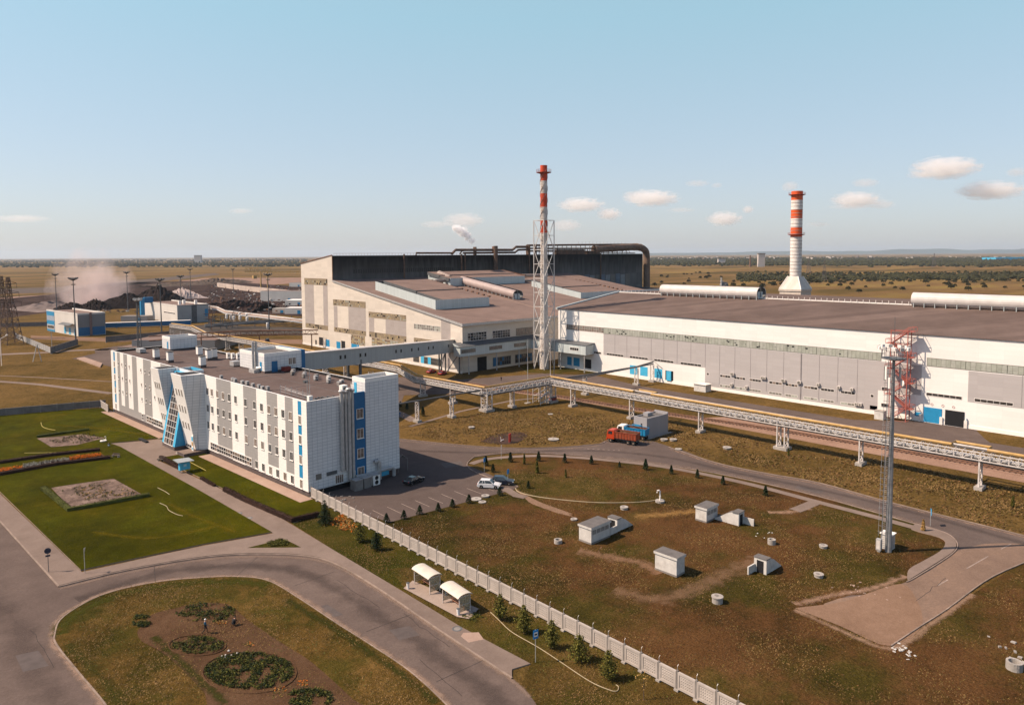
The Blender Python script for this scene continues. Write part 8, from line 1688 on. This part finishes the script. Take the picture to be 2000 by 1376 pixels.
# ================================================================== AIR, DUST, STEAM, CLOUDS
def vol_mat(name, col, dens, nscale, thr, an=.2, soft=1.0, step=None):
    m = bpy.data.materials.new(name); m.use_nodes = True; n = m.node_tree; n.nodes.remove(n.nodes['Principled BSDF']); out = n.nodes['Material Output']
    v = N(n, 'ShaderNodeVolumePrincipled'); v.inputs['Color'].default_value = c4(col); v.inputs['Anisotropy'].default_value = an; n.links.new(v.outputs[0], out.inputs['Volume'])
    tc = N(n, 'ShaderNodeTexCoord'); no = N(n, 'ShaderNodeTexNoise', Scale=nscale, Detail=6.0, Roughness=.6); n.links.new(tc.outputs['Object'], no.inputs['Vector'])
    ln = N(n, 'ShaderNodeVectorMath', operation='LENGTH'); n.links.new(tc.outputs['Object'], ln.inputs[0])
    f = N(n, 'ShaderNodeMath', operation='MULTIPLY'); n.links.new(ln.outputs['Value'], f.inputs[0]); f.inputs[1].default_value = .42*soft
    s_ = N(n, 'ShaderNodeMath', operation='SUBTRACT'); n.links.new(no.outputs[0], s_.inputs[0]); n.links.new(f.outputs[0], s_.inputs[1])
    mp = N(n, 'ShaderNodeMapRange'); mp.inputs[1].default_value = thr; mp.inputs[2].default_value = thr+.24; mp.inputs[4].default_value = dens; n.links.new(s_.outputs[0], mp.inputs[0]); n.links.new(mp.outputs[0], v.inputs['Density'])
    return m
def blob(name, label, cat, c, r, m_, rz_=0, kind=None, group=None):
    q = MB(); n_ = 12; prof = [(math.sin(math.pi*k/n_)*1.0+.001, -math.cos(math.pi*k/n_)) for k in range(n_+1)]; q.lathe(prof, n=18); o_ = q.build(name, m_, loc=tuple(c)); o_.scale = r; o_.rotation_euler = (0, 0, rz_); return tag(o_, label, cat, group, kind)
DC = 9000.0; cm = [vol_mat('cloud_%d' % k, (1, 1, 1), .0095, 3.2+.6*k, .14, soft=.95) for k in range(3)]; cmf = vol_mat('cloud_faint', (1, 1, 1), .0036, 3.0, .11, soft=.85)
for k, (lb, x, y, w_, h_, faint) in enumerate((('largest puffy white cloud, high at the right', 1847, 328, 118, 38, 0), ('long white cloud touching the right edge of the photo', 1935, 372, 118, 32, 0), ('bright flat cloud right of the broad chimney', 1672, 390, 90, 28, 0), ('small cloud just right of the bright flat one', 1722, 399, 46, 16, 1), ('puffy cloud right of the slim chimney top', 1135, 400, 88, 26, 0), ('puffy cloud between the two chimneys, higher one', 1272, 387, 104, 30, 0), ('small round cloud below the one beside the slim chimney', 1190, 418, 46, 22, 0),
        ('low cloud left of the broad chimney', 1415, 427, 66, 26, 0), ('small bright puff above the low cloud by the broad chimney', 1461, 409, 22, 14, 0), ('low cloud patch above the steel shop roof pipes', 905, 430, 76, 26, 1), ('thin flat cloud alone in the left sky', 470, 412, 46, 10, 1), ('faint cloud streak at the far left edge', 40, 427, 110, 14, 1), ('faint small cloud high between the chimneys', 1362, 358, 46, 12, 1), ('faint cloud directly above the broad chimney', 1543, 364, 30, 18, 1), ('faint cloud left of the largest cloud', 1690, 357, 50, 16, 1), ('faint low cloud right of the broad chimney base', 1598, 438, 44, 10, 1), ('tiny cloud near the right edge above the long cloud', 1986, 336, 36, 16, 1), ('faint low cloud right of the slim chimney lattice', 1105, 440, 60, 22, 1), ('faint small puff left of the puffy cloud between the chimneys', 1236, 381, 40, 16, 1), ('tiny faint cloud above the low cloud left of the broad chimney', 1400, 362, 22, 10, 1), ('faint wide cloud low above the steel shop, left of the steam', 850, 438, 60, 14, 1), ('faint streak below the bright flat cloud', 1660, 404, 90, 10, 1), ('faint thin cloud low between the chimneys', 1330, 410, 60, 10, 1), ('small faint cloud just below the largest cloud', 1800, 342, 60, 14, 1))):
    c_ = atd(x, y, DC+k*60); s_ = DC/F; blob('cloud', lb, 'cloud', c_, (w_*s_*.60, h_*s_*1.3, h_*s_*.66), cmf if faint else cm[k % 3], R(-43), group='clouds')
p = G(168, 606); c_ = atd(180, 566, p.xy.length*.98)
blob('dust_cloud', 'pinkish dust cloud drifting up from the slag yard', 'dust', (c_.x, c_.y, c_.z), (40, 30, 42), vol_mat('pink_dust', (.92, .80, .77), .030, 2.3, .12, soft=.95), R(-15), kind='stuff')
c_ = atd(195, 588, p.xy.length*.97); blob('dust_cloud', 'denser pinkish dust at the foot of the drifting cloud', 'dust', (c_.x, c_.y, c_.z), (26, 18, 17), vol_mat('pink_dust_low', (.92, .78, .74), .035, 1.7, .10, soft=1.0), 0, kind='stuff')
sm = vol_mat('steam', (1, 1, 1), .8, 1.6, .08, soft=1.0)
c0 = OY(927, 478, 312); dst = c0.xy.length
for k, (x, y, r_) in enumerate(((921, 470, 1.9), (913, 461, 2.6), (904, 452, 3.0), (894, 447, 2.6), (887, 444, 1.6))):
    c_ = OY(x, y, 312); blob('steam_puff', 'white steam puff rising from the dark stack on the steel shop roof', 'steam', c_, (r_*1.25, r_, r_*1.1), sm, k, kind='stuff', group='steam above the steel shop')
m = bpy.data.materials.new('haze_air'); m.use_nodes = True; n = m.node_tree; n.nodes.remove(n.nodes['Principled BSDF']); v = N(n, 'ShaderNodeVolumePrincipled'); v.inputs['Color'].default_value = (.70, .84, 1.0, 1); v.inputs['Density'].default_value = 3.2e-5; v.inputs['Anisotropy'].default_value = .2; n.links.new(v.outputs[0], n.nodes['Material Output'].inputs['Volume'])
q = MB(); q.box(-31000, -31000, -2, 31000, 31000, 260); tag(q.build('haze', m, loc=(0, 0, 0)), 'thin bluish haze over the whole plain', 'haze', kind='stuff')
